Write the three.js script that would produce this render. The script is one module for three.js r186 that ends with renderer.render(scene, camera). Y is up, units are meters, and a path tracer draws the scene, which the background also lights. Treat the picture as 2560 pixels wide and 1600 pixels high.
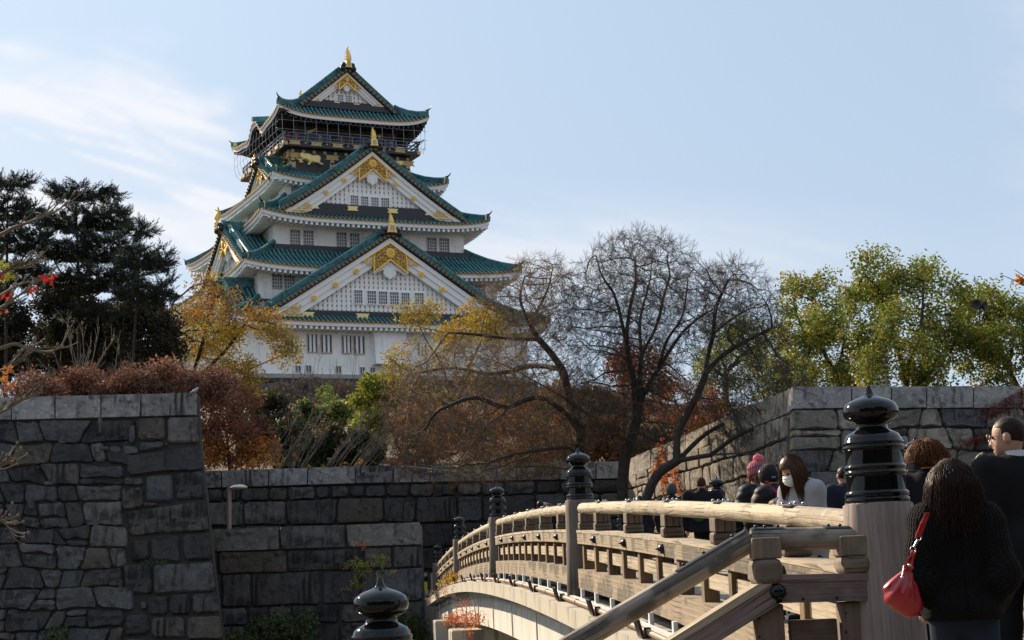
import * as THREE from 'three';
import { mergeGeometries } from 'three/addons/utils/BufferGeometryUtils.js';
import { RoundedBoxGeometry } from 'three/addons/geometries/RoundedBoxGeometry.js';

// ---------------------------------------------------------------- camera, sky, sun, exposure
const FOCAL = 3950, PITCH = 8.889, ROLL = 2.5, EYE = 1.6, RAD = Math.PI / 180;   // focal length in pixels of a 2560 x 1600 picture
const scene = new THREE.Scene();
const camera = new THREE.PerspectiveCamera(2 * Math.atan(800 / FOCAL) / RAD, 1.6, 0.1, 4000);
camera.rotation.order = 'YXZ';
camera.rotation.set(PITCH * RAD, 0, -ROLL * RAD);
camera.position.set(0, EYE, 0);
scene.add(camera);
const renderer = new THREE.WebGLRenderer();
renderer.toneMapping = THREE.LinearToneMapping;
renderer.toneMappingExposure = 1.82;
renderer.shadowMap.enabled = true;
const SUN = new THREE.Vector3(-0.56, 0.52, -0.64).normalize();
const sun = new THREE.DirectionalLight(new THREE.Color(1, 0.83, 0.60), 5);
sun.name = 'sun'; sun.position.copy(SUN).multiplyScalar(260).add(new THREE.Vector3(0, 10, -90)); sun.target.position.set(0, 10, -90);
sun.castShadow = true; sun.shadow.radius = 1; sun.shadow.mapSize.set(4096, 4096);
Object.assign(sun.shadow.camera, { left: -150, right: 150, top: 150, bottom: -150, near: 1, far: 600 });
scene.add(sun, sun.target);

// ---------------------------------------------------------------- numbers and noise
function rng(seed) { let a = seed >>> 0; return () => { a = (a + 0x6D2B79F5) | 0; let t = Math.imul(a ^ (a >>> 15), 1 | a); t = (t + Math.imul(t ^ (t >>> 7), 61 | t)) ^ t; return ((t ^ (t >>> 14)) >>> 0) / 4294967296; }; }
const lerp = (a, b, t) => a + (b - a) * t, clamp = (x, a = 0, b = 1) => Math.min(b, Math.max(a, x)), smooth = (a, b, x) => { const t = clamp((x - a) / (b - a)); return t * t * (3 - 2 * t); };
const V = (x, y, z) => new THREE.Vector3(x, y, z);
function hash(x, y) { let h = Math.imul(x, 374761393) + Math.imul(y, 668265263); h = Math.imul(h ^ (h >>> 13), 1274126177); return ((h ^ (h >>> 16)) >>> 0) / 4294967296; }
function vnoise(x, y, per = 0) {                                      // value noise 0..1, repeating every «per» cells
  const ix = Math.floor(x), iy = Math.floor(y), fx = x - ix, fy = y - iy, sx = fx * fx * (3 - 2 * fx), sy = fy * fy * (3 - 2 * fy);
  const w = (k) => (per ? ((k % per) + per) % per : k);
  const a = hash(w(ix), w(iy)), b = hash(w(ix + 1), w(iy)), c = hash(w(ix), w(iy + 1)), d = hash(w(ix + 1), w(iy + 1));
  return lerp(lerp(a, b, sx), lerp(c, d, sx), sy);
}
function fbm(x, y, oct = 4, per = 0) { let s = 0, a = 0.5, n = 0; for (let i = 0; i < oct; i++) { s += a * vnoise(x + i * 17 * (per ? 0 : 1), y, per); n += a; a *= 0.5; x *= 2; y *= 2; per *= 2; } return s / n; }

// ---------------------------------------------------------------- where a pixel of the 2560 x 1600 picture lies in the place
const cR = Math.cos(ROLL * RAD), sR = Math.sin(ROLL * RAD), cP = Math.cos(PITCH * RAD), sP = Math.sin(PITCH * RAD);
function ray(px, py) {
  const U = px - 1280, W = 800 - py, u = cR * U + sR * W, v = -sR * U + cR * W;
  return V(u, v * cP + FOCAL * sP, -(FOCAL * cP - v * sP));
}
function at(px, py, d) { const r = ray(px, py); return r.multiplyScalar(d / -r.z).add(V(0, EYE, 0)); }      // the point d metres ahead
function onPlane(px, py, o, n) { const r = ray(px, py), e = V(0, EYE, 0); return e.add(r.multiplyScalar(o.clone().sub(V(0, EYE, 0)).dot(n) / r.dot(n))); }
function project(p) { const x = p.x, y = p.y - EYE, z = -p.z, yc = y * cP - z * sP, zc = z * cP + y * sP, u = FOCAL * x / zc, v = FOCAL * yc / zc; return [1280 + cR * u - sR * v, 800 - (sR * u + cR * v), z]; }

// ---------------------------------------------------------------- the sky
{
  const W = 3072, H = 1536, data = new Float32Array(W * H * 4);
  const sx = SUN.x, sy = SUN.y, sz = SUN.z;
  for (let r = 0; r < H; r++) {
    const up = ((r + 0.5) / H - 0.5) * Math.PI, y = Math.sin(up), e = up / RAD;
    for (let c = 0; c < W; c++) {
      const a = ((c + 0.5) / W - 0.5) * 2 * Math.PI, x = Math.cos(a) * Math.cos(up), z = Math.sin(a) * Math.cos(up), i = (r * W + c) * 4;
      if (e <= 0) { data.set([0.30, 0.31, 0.32, 1], i); continue; }
      const k = 1 - Math.exp(-e / 10), cs = x * sx + y * sy + z * sz, glow = 0.17 * Math.pow(Math.max(0, cs), 6), air = 0.86 + 0.19 * (cs + 1) / 2;
      let R = lerp(0.385, 0.235, k) * air, G = lerp(0.442, 0.318, k) * air, B = lerp(0.502, 0.427, k) * air;
      R += glow; G += glow * 0.95; B += glow * 0.85;
      // thin cirrus in long streaks, thickest towards the south-east; unseen cover added as fill light
      const az = Math.atan2(x, -z) / RAD, bank = e - (18.4 - (az + 18) * 0.1 - 0.033 * (az + 18) ** 2), inLeft = smooth(-4.4, -9, az) * smooth(-46, -30, az), edge = fbm(az / 3.2 + 7, e / 1.6 + 3, 4) - 0.5;
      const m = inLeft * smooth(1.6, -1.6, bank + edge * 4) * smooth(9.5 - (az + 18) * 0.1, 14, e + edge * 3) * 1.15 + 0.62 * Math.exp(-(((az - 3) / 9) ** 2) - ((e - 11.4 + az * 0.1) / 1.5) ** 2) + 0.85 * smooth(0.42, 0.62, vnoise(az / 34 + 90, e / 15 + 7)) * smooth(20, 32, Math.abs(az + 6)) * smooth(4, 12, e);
      let cl = 0;
      if (m > 0.02) {
        const p = az * 0.96 + e * 0.28, q = e * 0.96 + az * 0.24;
        const wx = fbm(p / 5 + 40, q / 2.2 + 11, 3), s = fbm(p / 8 + wx * 1.5, q / 1.1 + wx * 1.3 + 60, 6), f = fbm(p / 3 + 9, q / 0.26 + wx * 2.5, 4);
        cl = clamp(m * (0.2 + 0.7 * smooth(0.32, 0.64, s) + 0.55 * smooth(0.46, 0.68, f)));
      }
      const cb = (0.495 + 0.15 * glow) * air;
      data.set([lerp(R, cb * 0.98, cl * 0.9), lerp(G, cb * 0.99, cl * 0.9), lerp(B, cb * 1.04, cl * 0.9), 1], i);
    }
  }
  const t = new THREE.DataTexture(data, W, H, THREE.RGBAFormat, THREE.FloatType);
  t.mapping = THREE.EquirectangularReflectionMapping; t.magFilter = THREE.LinearFilter; t.needsUpdate = true;
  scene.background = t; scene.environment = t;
}

// ---------------------------------------------------------------- textures and materials
const toS = (v) => { v = clamp(v); return 255 * (v <= 0.0031308 ? 12.92 * v : 1.055 * Math.pow(v, 1 / 2.4) - 0.055); };
function tex(w, h, fn, color = true) {
  const d = new Uint8Array(w * h * 4);
  for (let y = 0; y < h; y++) for (let x = 0; x < w; x++) { const c = fn(x / w, y / h), i = (y * w + x) * 4, a = Array.isArray(c) ? c : [c, c, c]; for (let k = 0; k < 3; k++) d[i + k] = color ? toS(a[k]) : 255 * clamp(a[k]); d[i + 3] = 255; }
  const t = new THREE.DataTexture(d, w, h, THREE.RGBAFormat);
  t.wrapS = t.wrapT = THREE.RepeatWrapping; t.magFilter = THREE.LinearFilter; t.minFilter = THREE.LinearMipmapLinearFilter; t.generateMipmaps = true; t.needsUpdate = true;
  if (color) t.colorSpace = THREE.SRGBColorSpace;
  return t;
}
function std(o) { const m = new (o.physical ? THREE.MeshPhysicalMaterial : THREE.MeshStandardMaterial)(); for (const k in o) if (k !== 'physical') { if (m[k]?.isColor) m[k].setRGB(...o[k]); else m[k] = o[k]; } return m; }
const mul = (c, k) => c.map((x) => x * k);
// uv are metres / tile size: granite grain with lichen blotches and, in two of them, black streaks run down by rain
const graniteH = tex(256, 256, (u, v) => 0.5 * fbm(u * 48, v * 48, 3, 48) + 0.5 * fbm(u * 6, v * 6, 3, 6), false);
const granite = (streak, seed) => tex(512, 512, (u, v) => {
  const g = vnoise(u * 200 + seed, v * 200, 200), h = vnoise(u * 90, v * 90 + seed, 90), b = fbm(u * 5 + seed, v * 5, 5, 5), l = smooth(0.60, 0.72, fbm(u * 17, v * 17 + seed, 4, 17)), d = smooth(0.54, 0.70, fbm(u * 9 + seed, v * 9, 5, 9));
  let k = 0.74 + 0.5 * (g - 0.5) + 0.3 * (h - 0.5) + 0.8 * (b - 0.5) + 0.28 * l - 0.3 * d;
  if (streak) { const s = fbm(u * 18 + seed, v * 2 + seed, 4, 18) * 0.55 + fbm(u * 5 + seed, v * 2 + seed, 4, 5) * 0.55; k *= 1 - streak * smooth(0.47, 0.68, s); }
  return [k * 0.98, k * 0.96, k * 0.95];
});
const graniteT = [granite(0, 0), granite(0.62, 3), granite(0.82, 8)];
const stoneMats = [];
for (const [i, c] of [[0, [.27, .26, .25]], [0, [.16, .16, .165]], [0, [.115, .12, .135]], [1, [.20, .19, .185]], [1, [.12, .115, .115]], [1, [.15, .15, .16]], [2, [.095, .088, .09]], [2, [.13, .12, .11]], [0, [.14, .122, .105]], [0, [.075, .075, .08]], [2, [.065, .06, .063]]])
  stoneMats.push(std({ map: graniteT[i], color: [c[0] * 0.74, c[1] * 0.72, c[2] * 0.68], roughness: 0.92, bumpMap: graniteH, bumpScale: 0.012 }));
const copingMats = [std({ map: graniteT[0], color: [.35, .335, .32], roughness: 0.9, bumpMap: graniteH, bumpScale: 0.004 }), std({ map: graniteT[1], color: [.35, .335, .32], roughness: 0.9, bumpMap: graniteH, bumpScale: 0.004 }), std({ map: graniteT[2], color: [.23, .21, .205], roughness: 0.9, bumpMap: graniteH, bumpScale: 0.004 })];
const sunTintStone = [[.32, .28, .22], [.28, .245, .20], [.24, .215, .18], [.31, .28, .235], [.20, .18, .15]].map((c, i) => std({ map: graniteT[i % 3 ? 0 : 1], color: c, roughness: 0.93, bumpMap: graniteH, bumpScale: 0.012 }));  // paler, warmer copies of the granite, sunlight put into their colour
const M = {};
M.core = std({ color: [.035, .033, .032], roughness: 1 });
const woodT = (seed, stain) => tex(512, 512, (u, v) => {              // grain runs along u
  const w = fbm(u * 3 + seed, v * 3, 3, 3), g = fbm(u * 4 + seed, v * 150 + w * 3, 3, 4), f = vnoise(u * 16 + seed, v * 256, 16), b = fbm(u * 6 + seed, v * 6 + seed, 6, 6), m = fbm(u * 3 + seed * 3, v * 14, 4, 3), crack = smooth(0.27, 0.22, fbm(u * 2 + seed * 2, v * 60 + w * 2, 3, 2));
  let k = 0.82 + 0.28 * (g - 0.5) + 0.20 * (f - 0.5) + 0.35 * (m - 0.5);
  k *= 1 - stain * smooth(0.46, 0.66, b); k *= 1 - 0.6 * crack;
  return [k, k * 0.985, k * 0.96];
});
const woodA = woodT(1, 0.6), woodB = woodT(5, 0.35), woodH = tex(256, 256, (u, v) => fbm(u * 3, v * 70, 4, 3) - 0.5 * smooth(0.3, 0.24, fbm(u * 2 + 3, v * 50, 3, 2)), false);
const wood = (c, t = woodA) => std({ map: t, color: c, roughness: 0.82, bumpMap: woodH, bumpScale: 0.004 });
M.rail = wood([.45, .375, .28], woodB); M.beam = wood([.30, .235, .165]); M.beamDark = wood([.24, .20, .155]); M.baluster = wood([.20, .13, .07], woodB); M.post = wood([.15, .125, .11], woodB);
M.splayRail = wood([.33, .285, .245]); M.splayBeam = wood([.25, .185, .175], woodB); M.splayPost = wood([.17, .12, .095], woodB); M.bigPost = wood([.29, .235, .22], woodB); M.block = wood([.24, .185, .14], woodB);
M.lacquer = std({ physical: true, color: [.006, .006, .007], roughness: 0.05, metalness: 0, specularIntensity: 0.65 });
M.iron = std({ color: [.02, .02, .022], roughness: 0.35, metalness: 0.6 });
M.steel = std({ color: [.55, .56, .57], roughness: 0.32, metalness: 0.9 });
M.paintGrey = std({ color: [.55, .57, .60], roughness: 0.6 });
M.pipe = std({ color: [.26, .16, .11], roughness: 0.55 });
M.concrete = std({ map: tex(512, 512, (u, v) => { const s = fbm(u * 30, v * 2, 4, 30), b = fbm(u * 6, v * 6, 5, 6); const k = 0.85 + 0.3 * (b - 0.5) - 0.42 * smooth(0.5, 0.68, s * 0.7 + fbm(u * 8, v, 3, 8) * 0.4); return [k, k * 0.97, k * 0.91]; }), color: [.47, .44, .385], roughness: 0.9 });
M.concretePale = std({ map: tex(256, 256, (u, v) => 0.86 + 0.25 * (fbm(u * 8, v * 8, 5, 8) - 0.5) - 0.1 * smooth(0.55, 0.7, fbm(u * 20, v * 2, 3, 20))), color: [.62, .60, .55], roughness: 0.85 });
M.plaster = std({ map: tex(512, 512, (u, v) => { const k = 0.97 + 0.14 * (fbm(u * 6, v * 6, 5, 6) - 0.5) - 0.13 * smooth(0.52, 0.74, fbm(u * 26, v * 3, 4, 26)); return [k, k * 0.99, k * 0.975]; }), color: [.96, .945, .92], roughness: 0.88 });
M.plasterTrim = std({ color: [.90, .885, .865], roughness: 0.8 });
const tileT = tex(512, 512, (u, v) => { const b = fbm(u * 9, v * 9, 5, 9), g = vnoise(u * 64, v * 64, 64), d = smooth(0.52, 0.7, fbm(u * 14 + 5, v * 14, 4, 14)); return [lerp(0.17 + 0.14 * b, 0.08, d), lerp(0.50 + 0.5 * b + 0.15 * g, 0.20, d * 0.9), lerp(0.46 + 0.45 * b + 0.15 * g, 0.22, d * 0.9)]; });
M.tile = std({ map: tileT, color: [.30, .30, .32], roughness: 0.5, metalness: 0.1 });
M.tileBed = std({ map: tileT, color: [.05, .055, .075], roughness: 0.7 });
M.tileRidge = std({ map: tileT, color: [.15, .16, .18], roughness: 0.5, metalness: 0.1 });
M.tileEnd = std({ color: [.30, .185, .07], roughness: 0.5, metalness: 0.5 });
M.gold = std({ color: [.92, .58, .13], roughness: 0.38, metalness: 0.3 });
M.goldPale = std({ color: [.86, .66, .27], roughness: 0.42, metalness: 0.3 });
M.goldDull = std({ color: [.46, .33, .15], roughness: 0.5, metalness: 0.4 });
M.blackWood = std({ color: [.018, .018, .024], roughness: 0.45 });
M.blackSoffit = std({ color: [.03, .027, .026], roughness: 0.7 });
M.pane = std({ color: [.045, .055, .075], roughness: 0.12, metalness: 0.1 });
M.lattice = std({ color: [.55, .55, .56], roughness: 0.8 });
M.frame = std({ color: [.52, .48, .42], roughness: 0.8 });
M.wire = std({ color: [.45, .46, .48], roughness: 0.4, metalness: 0.7 });
M.bark = std({ map: tex(256, 256, (u, v) => { const k = 0.7 + 0.8 * (fbm(u * 14, v * 5, 5, 14) - 0.5); return [k, k * 0.95, k * 0.9]; }), color: [.055, .044, .036], roughness: 0.95 });
M.barkPale = std({ color: [.15, .122, .093], roughness: 0.9 });
M.barkWarm = std({ color: [.11, .08, .06], roughness: 0.92 });
M.twig = std({ color: [.055, .043, .036], roughness: 0.95 });
const leafMat = (c) => std({ physical: true, color: c, roughness: 0.75, transmission: 0.42, thickness: 0, side: THREE.DoubleSide, specularIntensity: 0.5 });
M.leaf = leafMat([1, 1, 1]);
M.needle = std({ color: [1, 1, 1], roughness: 0.7, side: THREE.DoubleSide });

// ---------------------------------------------------------------- names, labels, groups
const taken = {};
function numbered(n) { const k = (taken[n] = (taken[n] ?? -1) + 1); return k ? n + '_' + String(k).padStart(3, '0') : n; }
function tag(o, label, category, group) { o.userData.label = label; if (category) o.userData.category = category; if (group) o.userData.group = group; return o; }
function thing(name, label, category, pos, group, turn = 0) { const o = new THREE.Group(); o.name = numbered(name); o.position.copy(pos); o.rotation.y = turn; scene.add(o); return tag(o, label, category, group); }
function part(name, geo, mat, parent, kind) {
  const g = Array.isArray(geo) ? merge(geo) : geo, m = new THREE.Mesh(g, mat); m.name = name; m.castShadow = m.receiveShadow = true;
  if (kind) m.userData.kind = kind; parent.add(m); return m;
}
function structure(name, geo, mat) { const m = part(numbered(name), geo, mat, scene); m.userData.kind = 'structure'; return m; }
function merge(list) {
  return mergeGeometries(list.map((g) => { const n = g.index ? g.toNonIndexed() : g; for (const k of Object.keys(n.attributes)) if (!['position', 'normal', 'uv'].includes(k)) n.deleteAttribute(k); if (!n.attributes.normal) n.computeVertexNormals(); if (!n.attributes.uv) n.setAttribute('uv', new THREE.BufferAttribute(new Float32Array(n.attributes.position.count * 2), 2)); return n; }), false);
}
// uv in metres / size by the way each face points, the grain (u) along the axis named
function metric(geo, size = 1, grain = 'x', off = [0, 0]) {
  const g = geo.index ? geo.toNonIndexed() : geo, p = g.attributes.position, uv = new Float32Array(p.count * 2), a = V(), b = V(), c = V();
  for (let i = 0; i < p.count; i += 3) {
    a.fromBufferAttribute(p, i); b.fromBufferAttribute(p, i + 1); c.fromBufferAttribute(p, i + 2);
    const n = b.clone().sub(a).cross(c.clone().sub(a)), ax = Math.abs(n.x), ay = Math.abs(n.y), az = Math.abs(n.z);
    const k = ax > ay && ax > az ? 'x' : ay > az ? 'y' : 'z', others = ['x', 'y', 'z'].filter((q) => q !== k);
    const u = others.includes(grain) ? grain : others[0], v = others.find((q) => q !== u);
    [a, b, c].forEach((q, j) => { uv[(i + j) * 2] = q[u] / size + off[0]; uv[(i + j) * 2 + 1] = q[v] / size + off[1]; });
  }
  g.setAttribute('uv', new THREE.BufferAttribute(uv, 2)); return g;
}
const box = (w, h, d, x = 0, y = 0, z = 0) => new THREE.BoxGeometry(w, h, d).translate(x, y, z);
const rbox = (w, h, d, r = 0.01, x = 0, y = 0, z = 0) => new RoundedBoxGeometry(w, h, d, 1, r).translate(x, y, z);
// a bar of rectangular section along a list of points (up = +y), uv along the bar
function bar(pts, w, h, uvs = 1, cap = true) {
  const pos = [], uv = [], idx = []; let L = Math.random ? 0 : 0;
  const rings = pts.map((p, i) => {
    const t = pts[Math.min(i + 1, pts.length - 1)].clone().sub(pts[Math.max(i - 1, 0)]).normalize(), s = V(0, 1, 0).cross(t).normalize(), u = t.clone().cross(s).normalize();
    if (i) L += p.distanceTo(pts[i - 1]);
    return [[-1, -1], [1, -1], [1, 1], [-1, 1]].map(([a, b]) => [p.clone().addScaledVector(s, a * w / 2).addScaledVector(u, b * h / 2), L]);
  });
  const quad = (a, b, c, d, ua, ub, v0, v1) => { for (const [q, u, v] of [[a, ua, v0], [b, ub, v0], [c, ub, v1], [a, ua, v0], [c, ub, v1], [d, ua, v1]]) { pos.push(q.x, q.y, q.z); uv.push(u / uvs, v / uvs); } };
  for (let i = 0; i + 1 < rings.length; i++) for (let k = 0; k < 4; k++) { const A = rings[i], B = rings[i + 1], k2 = (k + 1) % 4, ww = k % 2 ? h : w; quad(A[k][0], B[k][0], B[k2][0], A[k2][0], A[k][1], B[k][1], k * 0.37, k * 0.37 + ww); }
  if (cap) { const A = rings[0], B = rings[rings.length - 1]; quad(A[0][0], A[1][0], A[2][0], A[3][0], 0, w, 0, h); quad(B[1][0], B[0][0], B[3][0], B[2][0], 0, w, 0, h); }
  const g = new THREE.BufferGeometry(); g.setAttribute('position', new THREE.Float32BufferAttribute(pos, 3)); g.setAttribute('uv', new THREE.Float32BufferAttribute(uv, 2)); g.computeVertexNormals(); return g;
}
// a round bar along points with a radius at each point, smooth normals
function tube(pts, rad, sides = 8, cap = false, uvs = 1) {
  const pos = [], uv = [], idx = [], nor = []; let L = 0, s0 = null;
  pts.forEach((p, i) => {
    const t = pts[Math.min(i + 1, pts.length - 1)].clone().sub(pts[Math.max(i - 1, 0)]).normalize();
    let s = s0 ? s0.clone().addScaledVector(t, -s0.dot(t)) : Math.abs(t.y) < 0.9 ? V(0, 1, 0).cross(t) : V(1, 0, 0).cross(t);
    s.normalize(); s0 = s; const u = t.clone().cross(s), r = typeof rad === 'number' ? rad : rad[i];
    if (i) L += p.distanceTo(pts[i - 1]);
    for (let k = 0; k <= sides; k++) { const a = k / sides * Math.PI * 2, n = s.clone().multiplyScalar(Math.cos(a)).addScaledVector(u, Math.sin(a)); pos.push(p.x + n.x * r, p.y + n.y * r, p.z + n.z * r); nor.push(n.x, n.y, n.z); uv.push(L / uvs, k / sides * (2 * Math.PI * Math.max(r, 0.01)) / uvs); }
  });
  const w = sides + 1;
  for (let i = 0; i + 1 < pts.length; i++) for (let k = 0; k < sides; k++) { const a = i * w + k; idx.push(a, a + 1, a + w, a + 1, a + w + 1, a + w); }
  if (cap) for (const i of [0, pts.length - 1]) { const c = pos.length / 3, p = pts[i], t = i ? pts[i].clone().sub(pts[i - 1]).normalize() : pts[0].clone().sub(pts[1]).normalize(), r = typeof rad === 'number' ? rad : rad[i]; pos.push(p.x, p.y, p.z); nor.push(t.x, t.y, t.z); uv.push(0, 0); for (let k = 0; k < sides; k++) { const q = (i * w + k) * 3; pos.push(pos[q], pos[q + 1], pos[q + 2]); nor.push(t.x, t.y, t.z); uv.push((pos[q] - p.x) / uvs, (pos[q + 1] - p.y) / uvs); } for (let k = 0; k < sides; k++) { const a = c + 1 + k, b = c + 1 + (k + 1) % sides; i ? idx.push(c, a, b) : idx.push(c, b, a); } }
  const g = new THREE.BufferGeometry(); g.setAttribute('position', new THREE.Float32BufferAttribute(pos, 3)); g.setAttribute('normal', new THREE.Float32BufferAttribute(nor, 3)); g.setAttribute('uv', new THREE.Float32BufferAttribute(uv, 2)); g.setIndex(idx); return g;
}
function lathe(prof, seg = 32) { return new THREE.LatheGeometry(prof.map(([r, y]) => new THREE.Vector2(r, y)), seg); }
function quadsGeo(quads) {                                           // list of [a, b, c, d] points, flat shaded
  const pos = []; for (const q of quads) { for (const p of q.length === 3 ? q : [q[0], q[1], q[2], q[0], q[2], q[3]]) pos.push(p.x, p.y, p.z); }
  const g = new THREE.BufferGeometry(); g.setAttribute('position', new THREE.Float32BufferAttribute(pos, 3)); g.computeVertexNormals(); return g;
}

// ---------------------------------------------------------------- ground, moat, water
const RAMP_A = at(1978, 968, 62), RAMP_B = at(1563, 1150, 84);        // top edge of the sunlit wall right of the bridge
const rampX = (f) => lerp(RAMP_A.x, RAMP_B.x, clamp((f - 62) / 22, -0.2, 1));
const LEFT_X = at(497, 1100, 62).x;
function groundY(x, f) {                                              // f = metres ahead of the camera
  const near = 0.062 * Math.min(f, 12) - 0.30 * Math.max(0, 2.0 - x) * smooth(5, 10, f) * smooth(-8, 2, x) - (x < -8 ? 3 * smooth(5, 10, f) : 0) + fbm(x * 0.5, f * 0.5, 2) * 0.04 - 0.02;
  if (f < 11.2) return f < 10.6 ? near : lerp(near, -9, (f - 10.6) / 0.6);
  const left = LEFT_X - 2.4 - 0.26 * Math.max(0, f - 62), right = Math.max(rampX(f) + 1.6, 6.2);
  const hill = lerp(5.2, lerp(22.4, 9, smooth(4, 46, x)), smooth(84, 192, f)) + 1.2 * (fbm(x / 14 + 30, f / 14, 3) - 0.5);
  let y;
  if (x < left) y = f < 64 ? -9 : f < 65.2 ? lerp(-9, 7.9, (f - 64) / 1.2) : Math.max(7.9, hill);
  else if (x > right && f > 60) y = f < 64 ? -9 : f < 65.2 ? lerp(-9, 7.2, (f - 64) / 1.2) : Math.max(7.2 * smooth(140, 90, f) , hill);
  else y = f < 65.2 ? -9 : f < 66.4 ? lerp(-9, 0.62, (f - 65.2) / 1.2) : f < 86.4 ? 0.62 : f < 87.6 ? lerp(0.62, hill, (f - 86.4) / 1.2) : hill;
  return y;
}
{
  const xs = [], fs = [];
  for (let x = -1500; x < -90; x += 94) xs.push(x); for (let x = -90; x <= 90; x += 1.2) xs.push(x); for (let x = 184; x <= 1500; x += 94) xs.push(x);
  for (let f = -600; f < -12; f += 49) fs.push(f); for (let f = -12; f < 96; f += 0.6) fs.push(f); for (let f = 96; f < 260; f += 3) fs.push(f); for (let f = 260; f <= 2400; f += 107) fs.push(f);
  const pos = [], uv = [], idx = [], clr = [];
  fs.forEach((f) => xs.forEach((x) => { pos.push(x, f < -12 ? -0.6 : groundY(x, f), -f); uv.push(x / 3, f / 3); const k = smooth(84, 90, f) + smooth(64, 66, f) * (x < LEFT_X - 2 || x > rampX(f) + 1 ? 1 : 0), q = 0.8 + 0.5 * fbm(x / 3 + 50, f / 3, 3); clr.push(lerp(1, 0.42 * q, clamp(k)), lerp(1, 0.33 * q, clamp(k)), lerp(1, 0.24 * q, clamp(k))); }));
  const gc = new THREE.Float32BufferAttribute(clr, 3);
  const w = xs.length;
  for (let i = 0; i + 1 < fs.length; i++) for (let k = 0; k + 1 < w; k++) { const a = i * w + k; idx.push(a, a + 1, a + w, a + 1, a + w + 1, a + w); }
  const g = new THREE.BufferGeometry(); g.setAttribute('position', new THREE.Float32BufferAttribute(pos, 3)); g.setAttribute('uv', new THREE.Float32BufferAttribute(uv, 2)); g.setIndex(idx); g.computeVertexNormals(); g.setAttribute('color', gc);
  structure('ground', g, std({ vertexColors: true, map: tex(512, 512, (u, v) => { const k = 0.55 + 0.6 * fbm(u * 90, v * 90, 3, 90) + 0.5 * (fbm(u * 5, v * 5, 4, 5) - 0.5); return [k, k * 0.93, k * 0.84]; }), color: [.17, .155, .13], roughness: 0.97 }));
  const wg = new THREE.PlaneGeometry(600, 56).rotateX(-Math.PI / 2).translate(0, -6.6, -38);
  structure('moat_water', wg, std({ color: [.02, .03, .022], roughness: 0.08, bumpMap: tex(256, 256, (u, v) => fbm(u * 12, v * 12, 4, 12), false), bumpScale: 0.01 }));
}

// ---------------------------------------------------------------- dry stone walls, every stone a piece of its own
const V2 = (x, y) => new THREE.Vector2(x, y);
function stoneGeo(poly, r, { out = 0.1, bevel = 0.07, back = 0.3, gap = 0.025, cut = 0.2, rough = 0.03 } = {}) {
  let area = 0; poly.forEach((p, i) => { const q = poly[(i + 1) % poly.length]; area += p.x * q.y - q.x * p.y; });
  if (area < 0) poly = poly.slice().reverse();
  const n = poly.length, ring = [];
  for (let i = 0; i < n; i++) {
    const p = poly[i], a = poly[(i + n - 1) % n], b = poly[(i + 1) % n], la = p.distanceTo(a), lb = p.distanceTo(b), ca = Math.min(cut * (0.5 + r()), la * 0.3), cb = Math.min(cut * (0.5 + r()), lb * 0.3);
    ring.push(p.clone().lerp(a, ca / la), p.clone().lerp(b, cb / lb));
    if (lb > 0.9 && rough) { const m = p.clone().lerp(b, 0.4 + 0.2 * r()), t = b.clone().sub(p).normalize(); m.add(V2(-t.y, t.x).multiplyScalar(rough * (r() - 0.2))); ring.push(m); }
  }
  const c = V2(0, 0); ring.forEach((p) => c.add(p)); c.divideScalar(ring.length);
  const size = Math.sqrt(Math.abs(area) / 2), inset = (d) => ring.map((p) => { const l = p.distanceTo(c); return p.clone().lerp(c, Math.min(0.6, d / l)); });
  const A = inset(gap), B = inset(gap + bevel * (0.8 + 0.4 * r())), tiltX = (r() - 0.5) * 0.05, tiltY = (r() - 0.5) * 0.05, zB = B.map((p) => out * (0.85 + 0.3 * r()) + (p.x - c.x) * tiltX + (p.y - c.y) * tiltY), zc = out * (1 + 0.25 * r());
  const pos = [], P = (p, z) => [p.x, p.y, z], tri = (a, b, d) => pos.push(...a, ...b, ...d), N = ring.length;
  for (let i = 0; i < N; i++) {
    const k = (i + 1) % N, z1 = Math.min(out * 0.35, out - bevel * 0.5);
    tri(P(A[i], -back), P(A[k], -back), P(A[k], z1)); tri(P(A[i], -back), P(A[k], z1), P(A[i], z1));
    tri(P(A[i], z1), P(A[k], z1), P(B[k], zB[k])); tri(P(A[i], z1), P(B[k], zB[k]), P(B[i], zB[i]));
    tri(P(B[i], zB[i]), P(B[k], zB[k]), P(c, zc));
  }
  const ox = r(), oy = r(), uv = []; for (let i = 0; i < pos.length; i += 3) uv.push(pos[i] / 2.2 + ox, (pos[i + 1] + pos[i + 2] * 0.6) / 2.2 + oy);
  const g = new THREE.BufferGeometry(); g.setAttribute('position', new THREE.Float32BufferAttribute(pos, 3)); g.setAttribute('uv', new THREE.Float32BufferAttribute(uv, 2)); g.computeVertexNormals(); return g;
}
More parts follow.
